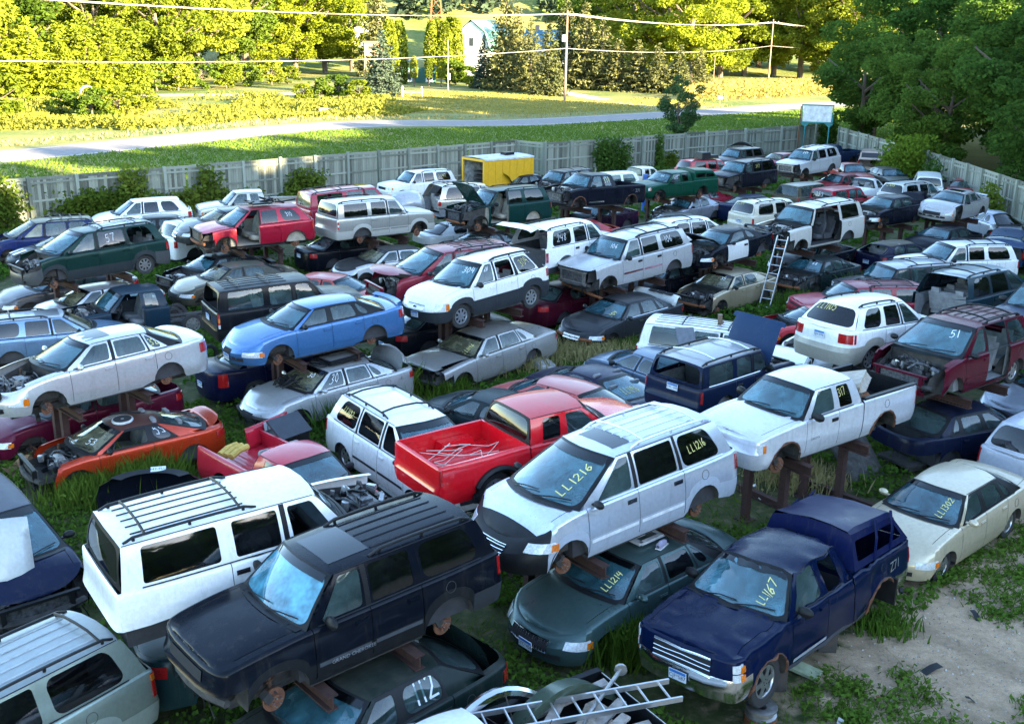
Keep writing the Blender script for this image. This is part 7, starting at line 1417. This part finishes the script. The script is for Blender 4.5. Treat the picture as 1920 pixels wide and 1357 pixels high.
o = MB().tube([at_car('chev', 3.2, .45, .5), at_car('chev', 4.5, .5, .6), at_car('chev', 5.2, .55, .9)], .06, 6).obj('frame_rail', RUST); tag(o, 'bare rusty frame rail of the crushed blue pickup', 'frame rail')
for s in (1.9, 3.5):
    for y in (-.5, .5): p = at_car('chev', s, y, .3); tag(MB().box((p.x, p.y, p.z/2), (.3, .3, max(.1, p.z))).obj('support_block', simple('dark_block', (.06, .05, .045), .9), smooth=False), 'dark wooden block under the %s side of the crushed blue pickup %s' % (['far', 'near'][y > 0], ['cab', 'bed'][s > 3]), 'block', 'blocks under the blue pickup')
# truck caps
def truck_cap(i, col, label, h0, h1, tw=.86, win=True, smash=False):
    inf = CARS[i][1]; F = inf['F']; r = empty('camper_shell', CARS[i][0].location, CARS[i][0].rotation_euler); tag(r, label, 'camper shell'); b0, b1, z = F['bed0']+.02, F['bed1']-.02, F['bedz']+.012; w = F['W']/2-.07; L = F['L']; T = lambda s, y, zz: (L/2-s, y, zz); pm = paint(col, 0, .12, .25)
    f0, f1 = b0+.12, b1-.3
    rn2 = random.Random(3); dz = lambda: rn2.uniform(-.03, .03) if smash else 0
    mb = MB(); ys = (-1, -.92, -.5, 0, .5, .92, 1)
    rows = [[T(lerp(f0, f1, t), y*w*tw, z+lerp(h0, h1, t)-(0 if abs(y) < .95 else .06)+.05*(1-abs(y))+dz()) for y in ys] for t in (0, .15, .35, .55, .75, .9, 1)]; mb.grid(rows); mb.obj('roof', pm, r)
    for sg in (1, -1):
        def Mp(u, v): 
            s = lerp(lerp(b0, b1, u), lerp(f0, f1, u), v); return T(s, sg*lerp(w, w*tw, v), z+v*(lerp(h0, h1, u)-.06))
        wb = MB(); inn, out = round_cell(Mp, b1-b0, h0, .13, .06); n = len(inn); A = [Mp(*p) for p in out]; Bv = [Mp(*p) for p in inn]; wb.add(A+Bv, [(j, (j+1) % n, n+(j+1) % n, n+j) for j in range(n)]); so = wb.obj('side_panel', pm, r, smooth=False)
        if not smash: g = MB(); g.add([tuple(off(Mp, *p, -.01)) for p in inn], [tuple(range(n))]); g.obj('side_window', glass('dark'), so, smooth=False); MB().box(T((b0+b1)/2, sg*w*.94, z+h0*.5), (.05, .03, h0*.6)).obj('window_bar', pm, so, smooth=False)
        else:
            for q in range(2): s = lerp(b0, b1, .35+.3*q); MB().tube([T(s, sg*w, z), T(s+.12, sg*w*.95, z+h0*.55), T(s+.3, sg*w*tw, z+h0-.05)], .025, 5).obj('window_bar', pm, so)
    for s, ss, hh, nm in ((b0, f0, h0, 'front_panel'), (b1, f1, h1, 'rear_door')):
        mb = MB(); mb.grid([[T(lerp(s, ss, v), y*lerp(w, w*tw, v), z+v*(hh-(.06 if abs(y) > .95 else 0)+.03*(1-abs(y)))) for y in (-1, -.5, 0, .5, 1)] for v in (0, .5, 1)]); po = mb.obj(nm, pm, r)
        if nm == 'rear_door': mb = MB(); mb.grid([[T(lerp(s, ss, v)+.012, y*w*.8, z+v*hh) for y in (-1, 1)] for v in (.25, .82)]); mb.obj('rear_window', glass('dark'), po, smooth=False)
    return r
truck_cap('s10', (.008, .095, .055), 'green truck cap on the green pickup bed', .50, .44); truck_cap('chev', (.008, .016, .085), 'crushed blue truck cap with broken side windows', .62, .5, .8, smash=True); truck_cap('tanpick', (.42, .32, .27), 'tan truck cap with a dark rear window on the tan pickup', .6, .58)
# tyres: in the trailer, by the fence, on the ground
# yellow box trailer
a = Vector((-1.8, 63.5, 0)); d = Vector((2.64, 2.34, 0)).normalized(); wv = Vector((-.53, .85, 0)); wv = (wv-d*wv.dot(d)).normalized(); tr = empty('box_trailer', a); tag(tr, 'yellow box trailer with an open rear end full of tyres', 'trailer')
YEL = simple('yellow_paint', (.62, .34, .012), .45, var=.08); TRW = simple('trailer_white', (.5, .5, .5), .6, var=.3, scale=3); L_, Wd, z0, z1 = 3.9, 2.1, .5, 2.5
Q = lambda l, w, z: tuple(d*l+wv*w+Vector((0, 0, z)))
for nm, pts, m in (('side_panel', [Q(0, 0, z0), Q(L_, 0, z0), Q(L_, 0, z1-.06), Q(0, 0, z1-.06)], YEL), ('side_panel', [Q(0, Wd, z0), Q(0, Wd, z1), Q(L_, Wd, z1), Q(L_, Wd, z0)], YEL), ('inner_wall', [Q(.03, Wd-.05, z0), Q(L_, Wd-.05, z0), Q(L_, Wd-.05, z1-.05), Q(.03, Wd-.05, z1-.05)], simple('worn_white_wall', (.4, .4, .4), .8, var=.6, scale=4)), ('front_panel', [Q(L_, 0, z0), Q(L_, Wd, z0), Q(L_, Wd, z1), Q(L_, 0, z1)], YEL), ('floor', [Q(0, 0, z0), Q(0, Wd, z0), Q(L_, Wd, z0), Q(L_, 0, z0)], UNDER)):
    MB().add(pts, [(0, 1, 2, 3)]).obj(nm, m, tr, smooth=False)
mb = MB(); mb.grid([[Q(lerp(-.03, L_+.03, t), lerp(-.03, Wd+.03, u), z1+.06*(1-(2*u-1)**2)) for u in (0, .25, .5, .75, 1)] for t in (0, 1)]); mb.add([Q(-.03, -.03, z1-.09), Q(L_, -.03, z1-.09), Q(L_, -.03, z1), Q(-.03, -.03, z1)], [(0, 1, 2, 3)]); mb.obj('roof', TRW, tr, smooth=False)
rot = Matrix((d, wv, Vector((0, 0, 1)))).transposed(); VT = MB(); VT.box(Q(2.6, 1.0, z1+.14), (.7, .5, .16), rot=rot); VT.obj('roof_vent', BLACK, tr, smooth=False)
for nm, c, dm in (('frame', Q(-.02, .06, (z0+z1)/2), (.1, .14, z1-z0)), ('frame', Q(-.02, Wd-.06, (z0+z1)/2), (.1, .14, z1-z0)), ('frame', Q(-.02, Wd/2, z1-.08), (.1, Wd, .14))): MB().box(c, dm, rot=rot).obj(nm, YEL, tr, smooth=False)
for k in range(7): MB().box(Q(.25+k*.57, -.012, (z0+z1)/2-.02), (.03, .02, z1-z0-.1), rot=rot).obj('rib', YEL, tr, smooth=False)
for w_ in (-.02, Wd+.02):
    t_ = link('wheel', shared('tyre', tyre_mesh), RUBBER, tr, Q(2.2, w_, .33), (0, 0, math.atan2(d.y, d.x))); t_.scale = (.33, .24, .33)
def tyre(p, rt, rr, label, g='loose tyres'):
    o = link('tyre', shared('tyre', tyre_mesh), RUBBER, None, p, rt); o.scale = (rr, rr*.72, rr); return tag(o, label, 'tyre', g)
for k in range(5):
    for q, (l, w) in enumerate(((.45, 1.05), (.5, .45))):
        if q == 1 and k > 2: continue
        p = a+Vector(Q(l, w, z0+.14+k*.26)); tyre(p, (PI/2, 0, k*.4), .34, ['%s tyre of the tall stack inside the yellow trailer' % ['lowest', 'second', 'middle', 'fourth', 'topmost'][k], '%s tyre of the short stack inside the yellow trailer' % ['lowest', 'middle', 'top', '', ''][k]][q])
tyre((-4.1, 66.6, .36), (0, R(0), R(-38)), .37, 'tyre leaning against the fence left of the yellow trailer'); tyre((-9.9, 30.4, .12), (PI/2-.1, 0, 0), .34, 'tyre lying on the ground behind the navy long trunk sedan'); tyre((-9.2, 30.9, .32), (0, .2, .9), .33, 'tyre standing on the dirt under the silver sunroof sedan tail'); tyre((-11.6, 35.2, .33), (0, 0, 1.0), .33, 'tyre standing behind the black compact SUV'); tyre((-14.4, 45.2, .12), (PI/2, 0, 0), .3, 'tyre lying behind the dark green minivan')
# panels and covers
def panel(name, pts, m, label, cat, th=.03):
    """a bent sheet given as rows of points"""
    mb = MB(); mb.grid(pts); o = mb.obj(name, m); md = o.modifiers.new('thickness', 'SOLIDIFY'); md.thickness = th; return tag(o, label, cat)
V_ = Vector
def leaning(base, w, h, yaw, tilt, curve=0., n=5): 
    M_ = Matrix.Translation(base) @ Matrix.Rotation(yaw, 4, 'Z') @ Matrix.Rotation(tilt, 4, 'X'); return [[tuple(M_ @ V_(((u-.5)*w, -curve*math.sin(u*PI)-curve*.6*math.sin(v*PI), v*h))) for u in [j/n for j in range(n+1)]] for v in (0, .25, .5, .75, 1)]
panel('fender_panel', leaning((-8.4, 15.7, .75), 1.1, 1.3, R(28), R(-35), .18), paint((.5, .5, .47), 0, .3), 'white hood panel leaning on the dark blue minivan at the left edge', 'panel')
panel('tank_slab', leaning((8.35, 22.9, .02), 1.15, 1.1, R(32), R(-42), .05), simple('dirty_tank', (.05, .048, .045), .85, var=.5), 'black flat tank slab leaning on the navy sedan with the stripped tail', 'tank', .12)
tg = panel('tailgate', leaning((-5.55, 22.95, .75), 1.35, .5, R(60), R(-8), .02), paint((.40, .012, .030), 0, .1), 'red tailgate with a white band standing behind the small red pickup', 'tailgate', .06)
o = MB().add([(-.18, 0, .0), (.18, 0, .0), (.18, 0, .5), (-.18, 0, .5)], [(0, 1, 2, 3)]).obj('stripe', simple('silver_band', (.55, .55, .56), .4), tg, smooth=False); o.location = (-5.55, 22.95, .75); o.rotation_euler = (R(-8), 0, R(60)); o.location += V_((.05, -.03, 0))
V2, F2 = printed('CH', .22); mb = MB(); mb.add([(x, -.008, y+.25) for x, y in [(yy*1., -xx) for xx, yy in V2]], F2); o = mb.obj('lettering', simple('badge_grey', (.12, .12, .13), .5), tg, smooth=False); o.location = (-5.50, 22.92, .75); o.rotation_euler = (R(-8), 0, R(60))
for nm, c, dm, rt, m, lb, ct in [('tool_box', (-5.15, 22.9, .85), (.9, .5, .45), (0, 0, R(52)), BLACK, 'black tool box in the bed of the small red pickup', 'box'), ('plastic_tray', (-5.05, 22.75, 1.2), (.9, .06, .6), (R(-55), 0, R(52)), simple('dark_blue_lid', (.02, .025, .035), .4), 'dark open lid propped over the small red pickup bed', 'lid')]:
    o = MB().box((0, 0, 0), dm).obj(nm, m, smooth=False); o.location = c; o.rotation_euler = rt; tag(o, lb, ct)
    if nm == 'plastic_tray':
        for k in range(4): MB().box((-.3+k*.2, 0.035, 0), (.04, .02, .5)).obj('ridge', BLACK, o, smooth=False)
sk = MB(); 
for k in range(3): sk.tube([(-.3, k*.14-.14, .0), (0, k*.14-.14, .05), (.3, k*.14-.14, .02)], .075, 8)
o = sk.obj('cushion', simple('ochre_cushion', (.45, .30, .07), .9)); o.location = at_car('redch', 4.1, -.25, .98); o.rotation_euler = (0, 0, 1.2); tag(o, 'ochre and blue cushion in the bed of the small red pickup', 'cushion')
# dark bumper with a plate behind the white SUV
b = tag(empty('bumper_cover', (-7.6, 20.9, 0), (0, 0, R(12))), 'black bumper cover with a licence plate lying behind the white SUV', 'bumper'); mb = MB(); mb.grid([[(1.05*math.sin(t)*k, -.55+.75*math.cos(t)*k, z) for t in [(-1.35+2.7*j/10) for j in range(11)]] for k, z in ((1.05, .15), (1.08, .45), (1.0, .72), (.86, .80))]); mb.obj('cover', paint((.012, .016, .03), 0, .1), b)
mb = MB(); mb.grid([[(1.0*math.sin(t)*k, -.55+.72*math.cos(t)*k, z) for t in [(-1.2+2.4*j/10) for j in range(11)]] for k, z in ((.62, .83), (.86, .86), (.95, .80))]); mb.obj('spoiler', BLACK, b)
pl = MB().box((0, 0, 0), (.31, .15, .012)).obj('license_plate', PLATEW, b, smooth=False); pl.location = (.12, .02, .86); pl.rotation_euler = (.35, 0, .05); V3, F3 = printed('342-ELU', .07); mb = MB(); mb.add([(x, y, .009) for x, y in V3], F3); mb.obj('plate_text', PLATEINK, pl, smooth=False)
# parts piled on roofs
def on(i, s, y, dz=0.):
    inf = CARS[i][1]; return carM(i) @ V_(inf['on_roof'](s, y, dz))
HD = lambda i: R(CARS[i][2][3])
r = tag(empty('radiator', on('silver30', 2.85, .05, .07), (.03, .04, HD('silver30'))), 'grey radiator lying on the roof of the silver sedan marked 30', 'radiator'); MB().box((0, 0, .03), (.95, .62, .06)).obj('core', simple('radiator_core', (.18, .175, .17), .6, .3, scale=60), r, smooth=False)
for y in (-.35, .35): MB().box((0, y, .03), (1.0, .09, .1)).obj('tank', BLACK, r, smooth=False)
for x in (-.52, .52): MB().box((x, 0, .03), (.05, .8, .09)).obj('edge', BLACK, r, smooth=False)
r = tag(empty('cooling_fan', on('silver30', 2.15, .1, .06), (0, .2, 0)), 'black cooling fan on the front roof edge of the silver sedan marked 30', 'fan'); mb = MB(); n_ = 16; mb.tube([(.24*math.cos(i*2*PI/n_), .24*math.sin(i*2*PI/n_), .03) for i in range(n_+1)], .025, 5, cap=False); mb.obj('shroud', BLACK, r); mb = MB(); [mb.box((.12*math.cos(i*2*PI/7), .12*math.sin(i*2*PI/7), .04), (.2, .08, .02), rot=Euler((.4, 0, i*2*PI/7)).to_matrix()) for i in range(7)]; mb.lathe([(0, .06), (.05, .06), (.06, 0)], n=10, axis='z'); mb.obj('blades', BLACK, r, smooth=False)
mb = MB(); rr = random.Random(8); [mb.tube([V_((rr.uniform(-.3, .3), rr.uniform(-.4, .4), .03)), V_((rr.uniform(-.4, .4), rr.uniform(-.4, .4), .16)), V_((rr.uniform(-.4, .4), rr.uniform(-.4, .4), .05))], .018, 5) for _ in range(14)]; o = mb.obj('wiring_bundle', BLACK); o.location = carM('silver30') @ V_(CARS['silver30'][1]['ws'](.55, .12)); tag(o, 'black wiring bundle dropped on the windshield of the silver sedan marked 30', 'wiring')
o = link('hubcap', shared(('rim', 'spoke8'), lambda: rim_mesh('spoke8')), [simple('white_cover', (.6, .6, .58), .4), DARK], None, on('orange53', 2.2, .12, .03), (-PI/2+.1, 0, 0)); o.scale = (.36, .3, .36); tag(o, 'white wheel cover lying on the copper orange coupe roof', 'wheel cover')
mb = MB(); mb.tube([(-.35, 0, 0), (0, .02, .05), (.3, .1, .0)], .02, 5); o = mb.obj('wiper_arm', BLACK); o.location = on('orange53', 2.35, -.1, .06); tag(o, 'black wiper arm lying on the copper orange coupe roof', 'wiper arm')
def shoe(i, s, y, m, label, boot=False):
    mb = MB(); rows = [[(x, w*math.cos(t), max(0, .05+h*math.sin(t))) for t in [j*2*PI/10 for j in range(11)]] for x, w, h in ((-.13, .02, .02), (-.12, .045, .07), (-.04, .05, .08), (.04, .05, .06), (.11, .045, .045), (.15, .02, .02))]; mb.grid(rows); mb.box((.01, 0, .008), (.28, .1, .016), 1)
    if boot: mb.tube([(-.08, 0, .08), (-.1, 0, .3)], [.06, .07], 8)
    o = mb.obj('boot' if boot else 'shoe', [m, WHITEW]); o.location = on(i, s, y, .012); o.rotation_euler = (0, 0, 1.0); o.scale = (1.1, 1.1, 1.1); tag(o, label, 'boot' if boot else 'shoe')
shoe('milan', 2.75, .42, simple('lilac_shoe', (.3, .28, .4), .8), 'lilac sneaker left on the grey green sedan roof'); shoe('whiterack', 2.6, -.05, simple('brown_boot', (.16, .11, .07), .8), 'brown boot left on the white SUV roof', True)
r = tag(empty('sunroof_frame', on('milan', 2.75, -.18, .03), (0, 0, HD('milan'))), 'pale sunroof frame lying on the grey green sedan roof', 'sunroof frame'); 
for c, dm in (((.3, 0, .03), (.1, .8, .05)), ((-.3, 0, .03), (.1, .8, .05)), ((0, .38, .03), (.6, .08, .05)), ((0, -.38, .03), (.6, .08, .05)), ((0, 0, .02), (.55, .06, .04)), ((.1, .15, .03), (.3, .05, .04))): MB().box(c, dm).obj('bar', simple('pale_frame', (.45, .45, .46), .5), r, smooth=False)
o = MB().lathe([(0, .03), (.06, .03), (.1, .0), (.06, .05)], n=12, axis='z').obj('cap', ALUM); o.location = on('milan', 3.15, .1, .01); tag(o, 'small metal cap on the grey green sedan roof', 'cap')
r = tag(empty('bag', on('redjeep', 2.9, 0, .05), (0, 0, HD('redjeep'))), 'black tarp bundle on the red SUV roof', 'bag'); mb = MB(); mb.box((0, 0, .2), (.8, .9, .4), taper=.8); mb.box((.7, 0, .1), (.7, .8, .2), taper=.8); mb.obj('bundle', BLACK, r)
panel('bumper_cover', [[tuple(on('roofbox', 2.2+.9*t, -.8+1.6*t, .1+.35*math.sin(t*3.1)*k)) for t in [j/8 for j in range(9)]] for k in (.3, .8, 1.)], BLACK, 'black bumper cover on the brown grey SUV roof', 'bumper')
o = panel('bumper_cover', [[tuple(at_car('lucerne', 4.15+.35*v+.12*math.sin(u*3.1), -.95+1.9*u, 1.02+.32*math.sin(v*2.4)+.03)) for u in [j/8 for j in range(9)]] for v in (0, .4, .7, 1)], paint((.62, .62, .61)), 'white bumper cover lying on the dark grey sedan trunk', 'bumper')
for k in range(3): q = MB().box((0, 0, 0), (.3, .16, .03)).obj('air_slot', DARK, o, smooth=False); q.location = at_car('lucerne', 4.4, -.2+.35*k, 1.36); q.rotation_euler = (.2, 0, HD('lucerne')+1.57)
panel('bumper_cover', [[tuple(V_((-3.55, 29.2, .02))+V_((.95*math.cos(t)*.75+.5*math.cos(t)*0, -.9*math.cos(t)*.55+.2*k, 1.05*math.sin(t)+.1*k))) for t in [.15+2.75*j/10 for j in range(11)]] for k in (0, .6, 1.2)], paint((.40, .40, .40), .2), 'silver bumper cover standing on end behind the silver sedan marked 30', 'bumper')
panel('fender_panel', leaning(tuple(at_car('redexp', .55, -1.1, .75)), 1.4, .9, R(30), R(-40), .25), paint((.40, .40, .41), .2), 'silver fender hung over the nose of the big red SUV', 'fender')
r = tag(empty('bench_seat', tuple(at_car('dakota', 3.95, .15, 1.12)), (.25, -.1, HD('dakota')+.5)), 'ribbed tan bench seat dumped in the white pickup bed', 'seat'); mb = MB()
for k in range(9): mb.tube([(-.75+k*.18, -.32, .05), (-.75+k*.18, -.3, .17), (-.75+k*.18, .3, .17), (-.75+k*.18, .32, .05)], .1, 7)
mb.obj('cushion', TANCLOTH, r); MB().box((0, 0, 0), (1.65, .6, .1)).obj('base', simple('dark_foam', (.1, .08, .06), .9), r, smooth=False)
o = MB().tube([at_car('dakota', 3.5, .55, 1.05), at_car('dakota', 3.9, .6, 1.1)], .12, 10).obj('muffler', RUST); tag(o, 'rusty muffler in the white pickup bed', 'muffler')
mb = MB(); rr = random.Random(5)
for k in range(6): s0 = rr.uniform(3.8, 4.6); mb.tube([at_car('reds10', s0+.5*math.sin(j*.9+k), -.5+j*.16+rr.uniform(-.08, .08), .83+.09*abs(math.sin(j+k))) for j in range(7)], .008, 4, cap=False)
tag(mb.obj('rope', simple('pale_rope', (.5, .46, .42), .8)), 'pale tangled rope in the bright red pickup bed', 'rope')
fl = at_car('reds10', CARS['reds10'][1]['F']['foh']+CARS['reds10'][1]['F']['wb'], -.88, .37); mb = MB(); mb.tube([carM('reds10') @ V_((CARS['reds10'][1]['T'](CARS['reds10'][1]['F']['foh']+CARS['reds10'][1]['F']['wb']-.52*math.cos(t), -.9, .34+.52*math.sin(t)))) for t in [PI*j/12 for j in range(13)]], .06, 6); tag(mb.obj('arch_flare', BLACK), 'black wheel arch flare on the bright red pickup', 'flare')
r = tag(empty('roof_rack', on('edge', 2.7, 0, .06), (0, 0, HD('edge'))), 'heap of black frame parts on the crimson SUV roof', 'frame parts'); mb = MB(); rr = random.Random(12)
for _ in range(14): p = V_((rr.uniform(-.8, .5), rr.uniform(-.5, .5), rr.uniform(0, .2))); mb.tube([p, p+V_((rr.uniform(-.5, .5), rr.uniform(-.5, .5), rr.uniform(0, .15)))], .03, 5)
mb.box((0, 0, .06), (.8, .7, .06)); mb.obj('frame', BLACK, r, smooth=False)
o = MB().box((0, 0, .5), (.62, .04, 1.0)).obj('flat_panel', simple('grey_panel', (.10, .12, .15), .5), smooth=False); o.location = (4.9, 28.0, 1.25); o.rotation_euler = (-.5, .1, .5); tag(o, 'grey flat panel leaning behind the navy SUV roof', 'panel')
r = tag(empty('seat_cushion', (.95, 31.0, .1), (.2, .1, .6)), 'grey worn seat cushion lying in the dry grass', 'cushion'); mb = MB(); rows = [[(.32*math.cos(t)*k, .5*math.sin(t)*k, z) for t in [j*2*PI/12 for j in range(13)]] for k, z in ((1, 0), (1.05, .08), (.95, .17), (.4, .2), (0, .2))]; mb.grid(rows); mb.obj('pad', simple('grey_vinyl', (.28, .27, .27), .8), r)
panel('trunk_lid', leaning((22.6, 59.5, .9), 1.4, .8, R(25), R(-30), .12), paint((.012, .014, .03)), 'black trunk lid with a red strip standing behind the black sedan', 'trunk lid')
o = MB().tube([(7.35, 60.6, 0), (7.35, 60.6, 2.2)], .16, 10).obj('blue_post', simple('blue_paint', (.02, .10, .35), .5)); tag(o, 'blue round post beside the green pickup', 'post')
# junk heap at the left edge
for i, (x, y, l, lb) in enumerate([(-10.7, 23.6, 1.5, 'bent silver bumper bar upright beside the copper orange coupe'), (-10.45, 23.4, 1.4, 'thin perforated steel rail upright beside the copper orange coupe'), (-10.9, 23.3, 1.2, 'short dark rail in the junk heap at the left edge')]):
    mb = MB(); mb.box((0, 0, l/2), (.1, .05, l)); [mb.box((0, -.028, .1+k*.14), (.05, .01, .05), 1) for k in range(int(l/.14))]; o = mb.obj('steel_rail', [STEEL if i < 2 else UNDER, DARK], smooth=False); o.location = (x, y, .0); o.rotation_euler = (R(-12), R(10-i*8), .5); tag(o, lb, 'rail')
for i, (x, y, w, m, lb) in enumerate([(-11.2, 22.6, .7, simple('brown_board', (.2, .12, .06), .9), 'torn brown cardboard piece in the junk heap at the left edge'), (-10.6, 22.5, .6, BLACK, 'black plastic cover in the junk heap at the left edge'), (-10.1, 22.9, .5, UNDER, 'dark wheel liner in the junk heap at the left edge')]):
    mb = MB(); mb.grid([[(u*w, v*w*.8, .18*math.sin(u*5+v*3)+.16) for u in (-.5, -.2, .1, .5)] for v in (-.5, 0, .5)]); o = mb.obj('scrap', m); o.location = (x, y, 0); o.rotation_euler = (.2, .1, i); tag(o, lb, 'scrap')
o = MB().tube([at_car('env', .1, -.5, .42), at_car('env', .9, .75, -.1), at_car('env', 1.1, .8, -.35), at_car('env', 1.3, 1.0, -.45)], .05, 6).obj('control_arm', RUST); tag(o, 'rusty control arm hanging under the long silver SUV', 'control arm')
mb = MB()
for sg in (1, -1): mb.tube([at_car('cab', 2.0, sg*.4, .42), at_car('cab', 5.2, sg*.4, .42)], .07, 6)
for s in (2.6, 3.6, 4.9): mb.tube([at_car('cab', s, -.4, .42), at_car('cab', s, .4, .42)], .05, 6)
tag(mb.obj('chassis_rails', UNDER), 'bare chassis rails behind the stripped blue truck cab', 'chassis')
# small litter trodden into the yard
rl = random.Random(17); mb = MB()
for _ in range(150):
    y = rl.uniform(12, 40); x = rl.uniform(-.45, .45)*y
    if under((x, y), None): continue
    l = rl.uniform(.05, .22); mb.box((x, y, rl.uniform(.02, .12)), (l, l*rl.uniform(.2, .8), rl.uniform(.01, .05)), rl.choice((0, 0, 0, 1, 2, 3)), rot=Euler((rl.uniform(-.5, .5), rl.uniform(-.5, .5), rl.uniform(0, 3))).to_matrix())
stuff(tag(mb.obj('litter', [BLACK, STEEL, RUST, WHITEW], smooth=False), 'small plastic and metal litter strewn between the vehicles', 'litter'))
# ---------------------------------------------------------------- weeds in the yard
rng = np.random.default_rng(33)
def free(X, Y, m=0.):
    k = np.ones(len(X), bool)
    for c, (r, inf, (x, y, z, hd)) in CARS.items():
        if z > .8: continue
        F = inf['F']; a = R(hd); dx, dy = X-x, Y-y; k &= ~((abs(dx*math.cos(a)+dy*math.sin(a)) < F['L']/2-.15-m) & (abs(-dx*math.sin(a)+dy*math.cos(a)) < F['W']/2-.2-m))
    return k
def sandd(X, Y): return (X-3.4)*.74-(Y-13.6)*.68+1.6*np.sin(X*1.1+Y*.5)*.6+np.sin(X*2.3-Y*1.7)*.5
def yard_pts(n, lo, hi): X = rng.uniform(-30, 27.2, n); Y = rng.uniform(lo, hi, n); k = (abs(X) < Y*.56+3) & (Y < 76+.95*X) | ((X > 2) & (abs(X) < Y*.56+3) & (Y < 73.5+.83*(X-2))); k &= (Y < 74.5+.83*X); X, Y = X[k], Y[k]; k = free(X, Y); return X[k], Y[k]
for nm, n, lo, hi, sz, hh, th in (('ground_weeds', 260000, 10.5, 27, .085, .22, -.9), ('ground_weeds', 150000, 27, 48, .13, .26, -.5), ('ground_weeds', 70000, 48, 96, .22, .3, -.2)):
    X, Y = yard_pts(n, lo, hi); d = sandd(X, Y); k = (patchy(X, Y, .8, .4)+.6*patchy(X, Y, 2.1, 1.7) > th) & (d < .15); X, Y = X[k], Y[k]
    hg = hh*(.5+.5*np.clip(patchy(X, Y, 1.3, 3.), 0, 2)/1.2); C = np.stack([X, Y, .015+rng.uniform(0, 1, len(X))**1.3*hg], 1); V, F_ = quads(C, sz, rng, .35, 1.35)
    stuff(tag(link(nm, np_mesh(nm, V, F_), WEEDM), ['low leafy weeds covering the near part of the yard', 'low leafy weeds between the middle rows of vehicles', 'low weeds between the far rows of vehicles'][(lo > 20)+(lo > 40)], 'weeds'))
X, Y = yard_pts(90000, 10.5, 40); d = sandd(X, Y); k = (patchy(X, Y, 1.1, 2.4)+.5*patchy(X, Y, 3.1, .3) > .7) & (d < .5); X, Y = X[k], Y[k]; V, F_ = blades(X, Y, .22, .02, rng, .5); stuff(tag(link('yard_grass', np_mesh('yard_grass', V, F_), GRASSM), 'thin grass blades standing among the yard weeds', 'grass'))
# sparse tufts on the sand
cx, cy = rng.uniform(3.5, 14, 900), rng.uniform(12, 24, 900); k = (sandd(cx, cy) > -.4) & (patchy(cx, cy, .9, 5.)+rng.normal(0, .8, 900) > .45); cx, cy = cx[k], cy[k]; m_ = rng.integers(20, 90, len(cx)); X = np.repeat(cx, m_)+rng.normal(0, .16, m_.sum()); Y = np.repeat(cy, m_)+rng.normal(0, .16, m_.sum()); k = free(X, Y); X, Y = X[k], Y[k]
V, F_ = blades(X, Y, .13, .02, rng, .8); stuff(tag(link('sand_tufts', np_mesh('sand_tufts', V, F_), GRASSM), 'sparse grass tufts on the open sand at the lower right', 'grass'))
C = np.stack([X, Y, rng.uniform(.01, .13, len(X))], 1); V, F_ = quads(C, .062, rng, .4); stuff(tag(link('sand_weeds', np_mesh('sand_weeds', V, F_), WEEDM), 'small leafy weeds on the open sand at the lower right', 'weeds'))
X, Y = rng.uniform(3, 15, 9000), rng.uniform(11.5, 24, 9000); k = sandd(X, Y) > -.2; X, Y = X[k], Y[k]; C = np.stack([X, Y, np.full(len(X), .008)], 1); V, F_ = quads(C, .035, rng, .7, 1.1); stuff(tag(link('gravel', np_mesh('gravel', V, F_), simple('pebble', (.36, .33, .29), .9, var=.5, scale=20)), 'loose pebbles scattered on the open sand', 'gravel'))
for i, (x, y, rx, h, n, m, lb) in enumerate([(-8.3, 22.0, .9, .75, 1600, GRASSM, 'tall feathery weed in front of the copper orange coupe'), (-9.2, 21.2, .8, .6, 1200, GRASSM, 'feathery weed left of the black bumper cover'), (-3.3, 28.2, .6, .9, 900, GRASSM, 'tall weed beside the standing silver bumper cover'), (-4.1, 25.4, .6, .8, 900, WEEDM, 'leafy weed before the dented silver sedan fender'), (-1.9, 28.7, .7, .5, 800, GRASSM, 'weed patch by the silver sedan marked LL1196'), (.4, 31.4, 1.2, .5, 1600, DRYM, 'dry straw patch behind the dusky purple coupe'), (2.6, 32.6, 1.5, .5, 2000, DRYM, 'dry straw patch in front of the dark grey sedan'), (3.9, 33.0, 1.2, .45, 1300, GRASSM, 'green weed strip beside the dark grey sedan'), (1.3, 15.6, .5, .7, 700, WEEDM, 'tall leafy weed by the grey green sedan bumper'), (1.95, 15.3, .4, .8, 600, GRASSM, 'tall grass clump left of the blue pickup'), (11.0, 39.2, 1., .6, 1200, WEEDM, 'weeds beside the gold sedan and the ladder'), (13.3, 40.2, .5, 1., 700, WEEDM, 'tall weed by the torn dark green sedan'), (6.7, 22.9, 1.0, .4, 1000, DRYM, 'dry straw under the white extended cab pickup'), (10.2, 24.2, .8, .5, 900, GRASSM, 'grass strip behind the beige sedan'), (5.9, 17.6, .45, .8, 500, WEEDM, 'leafy weed behind the crushed blue pickup wheel'), (6.6, 16.5, .5, .35, 500, WEEDM, 'low weed clump on the sand edge'), (-15.9, 47.6, .7, .9, 600, DRYM, 'dry brown weed standing before the white SUV at the fence')]):
    rg = np.random.default_rng(300+i); X = rg.normal(0, rx*.5, n); Y = rg.normal(0, rx*.4, n); V, F_ = blades(X, Y, h, .035, rg, .22); C = np.stack([X, Y, rg.uniform(.05, .9, n)*h*np.exp(-(X/rx)**2)], 1)[::2]; V2_, F2_ = quads(C, .05, rg, .2, 2.); V = np.concatenate([V, V2_]); F_ = np.arange(len(V)).reshape(-1, 4); o = link('weed', np_mesh('weed', V, F_), m, None, (x, y, 0)); tag(o, lb, 'weed', 'weed clumps in the yard')
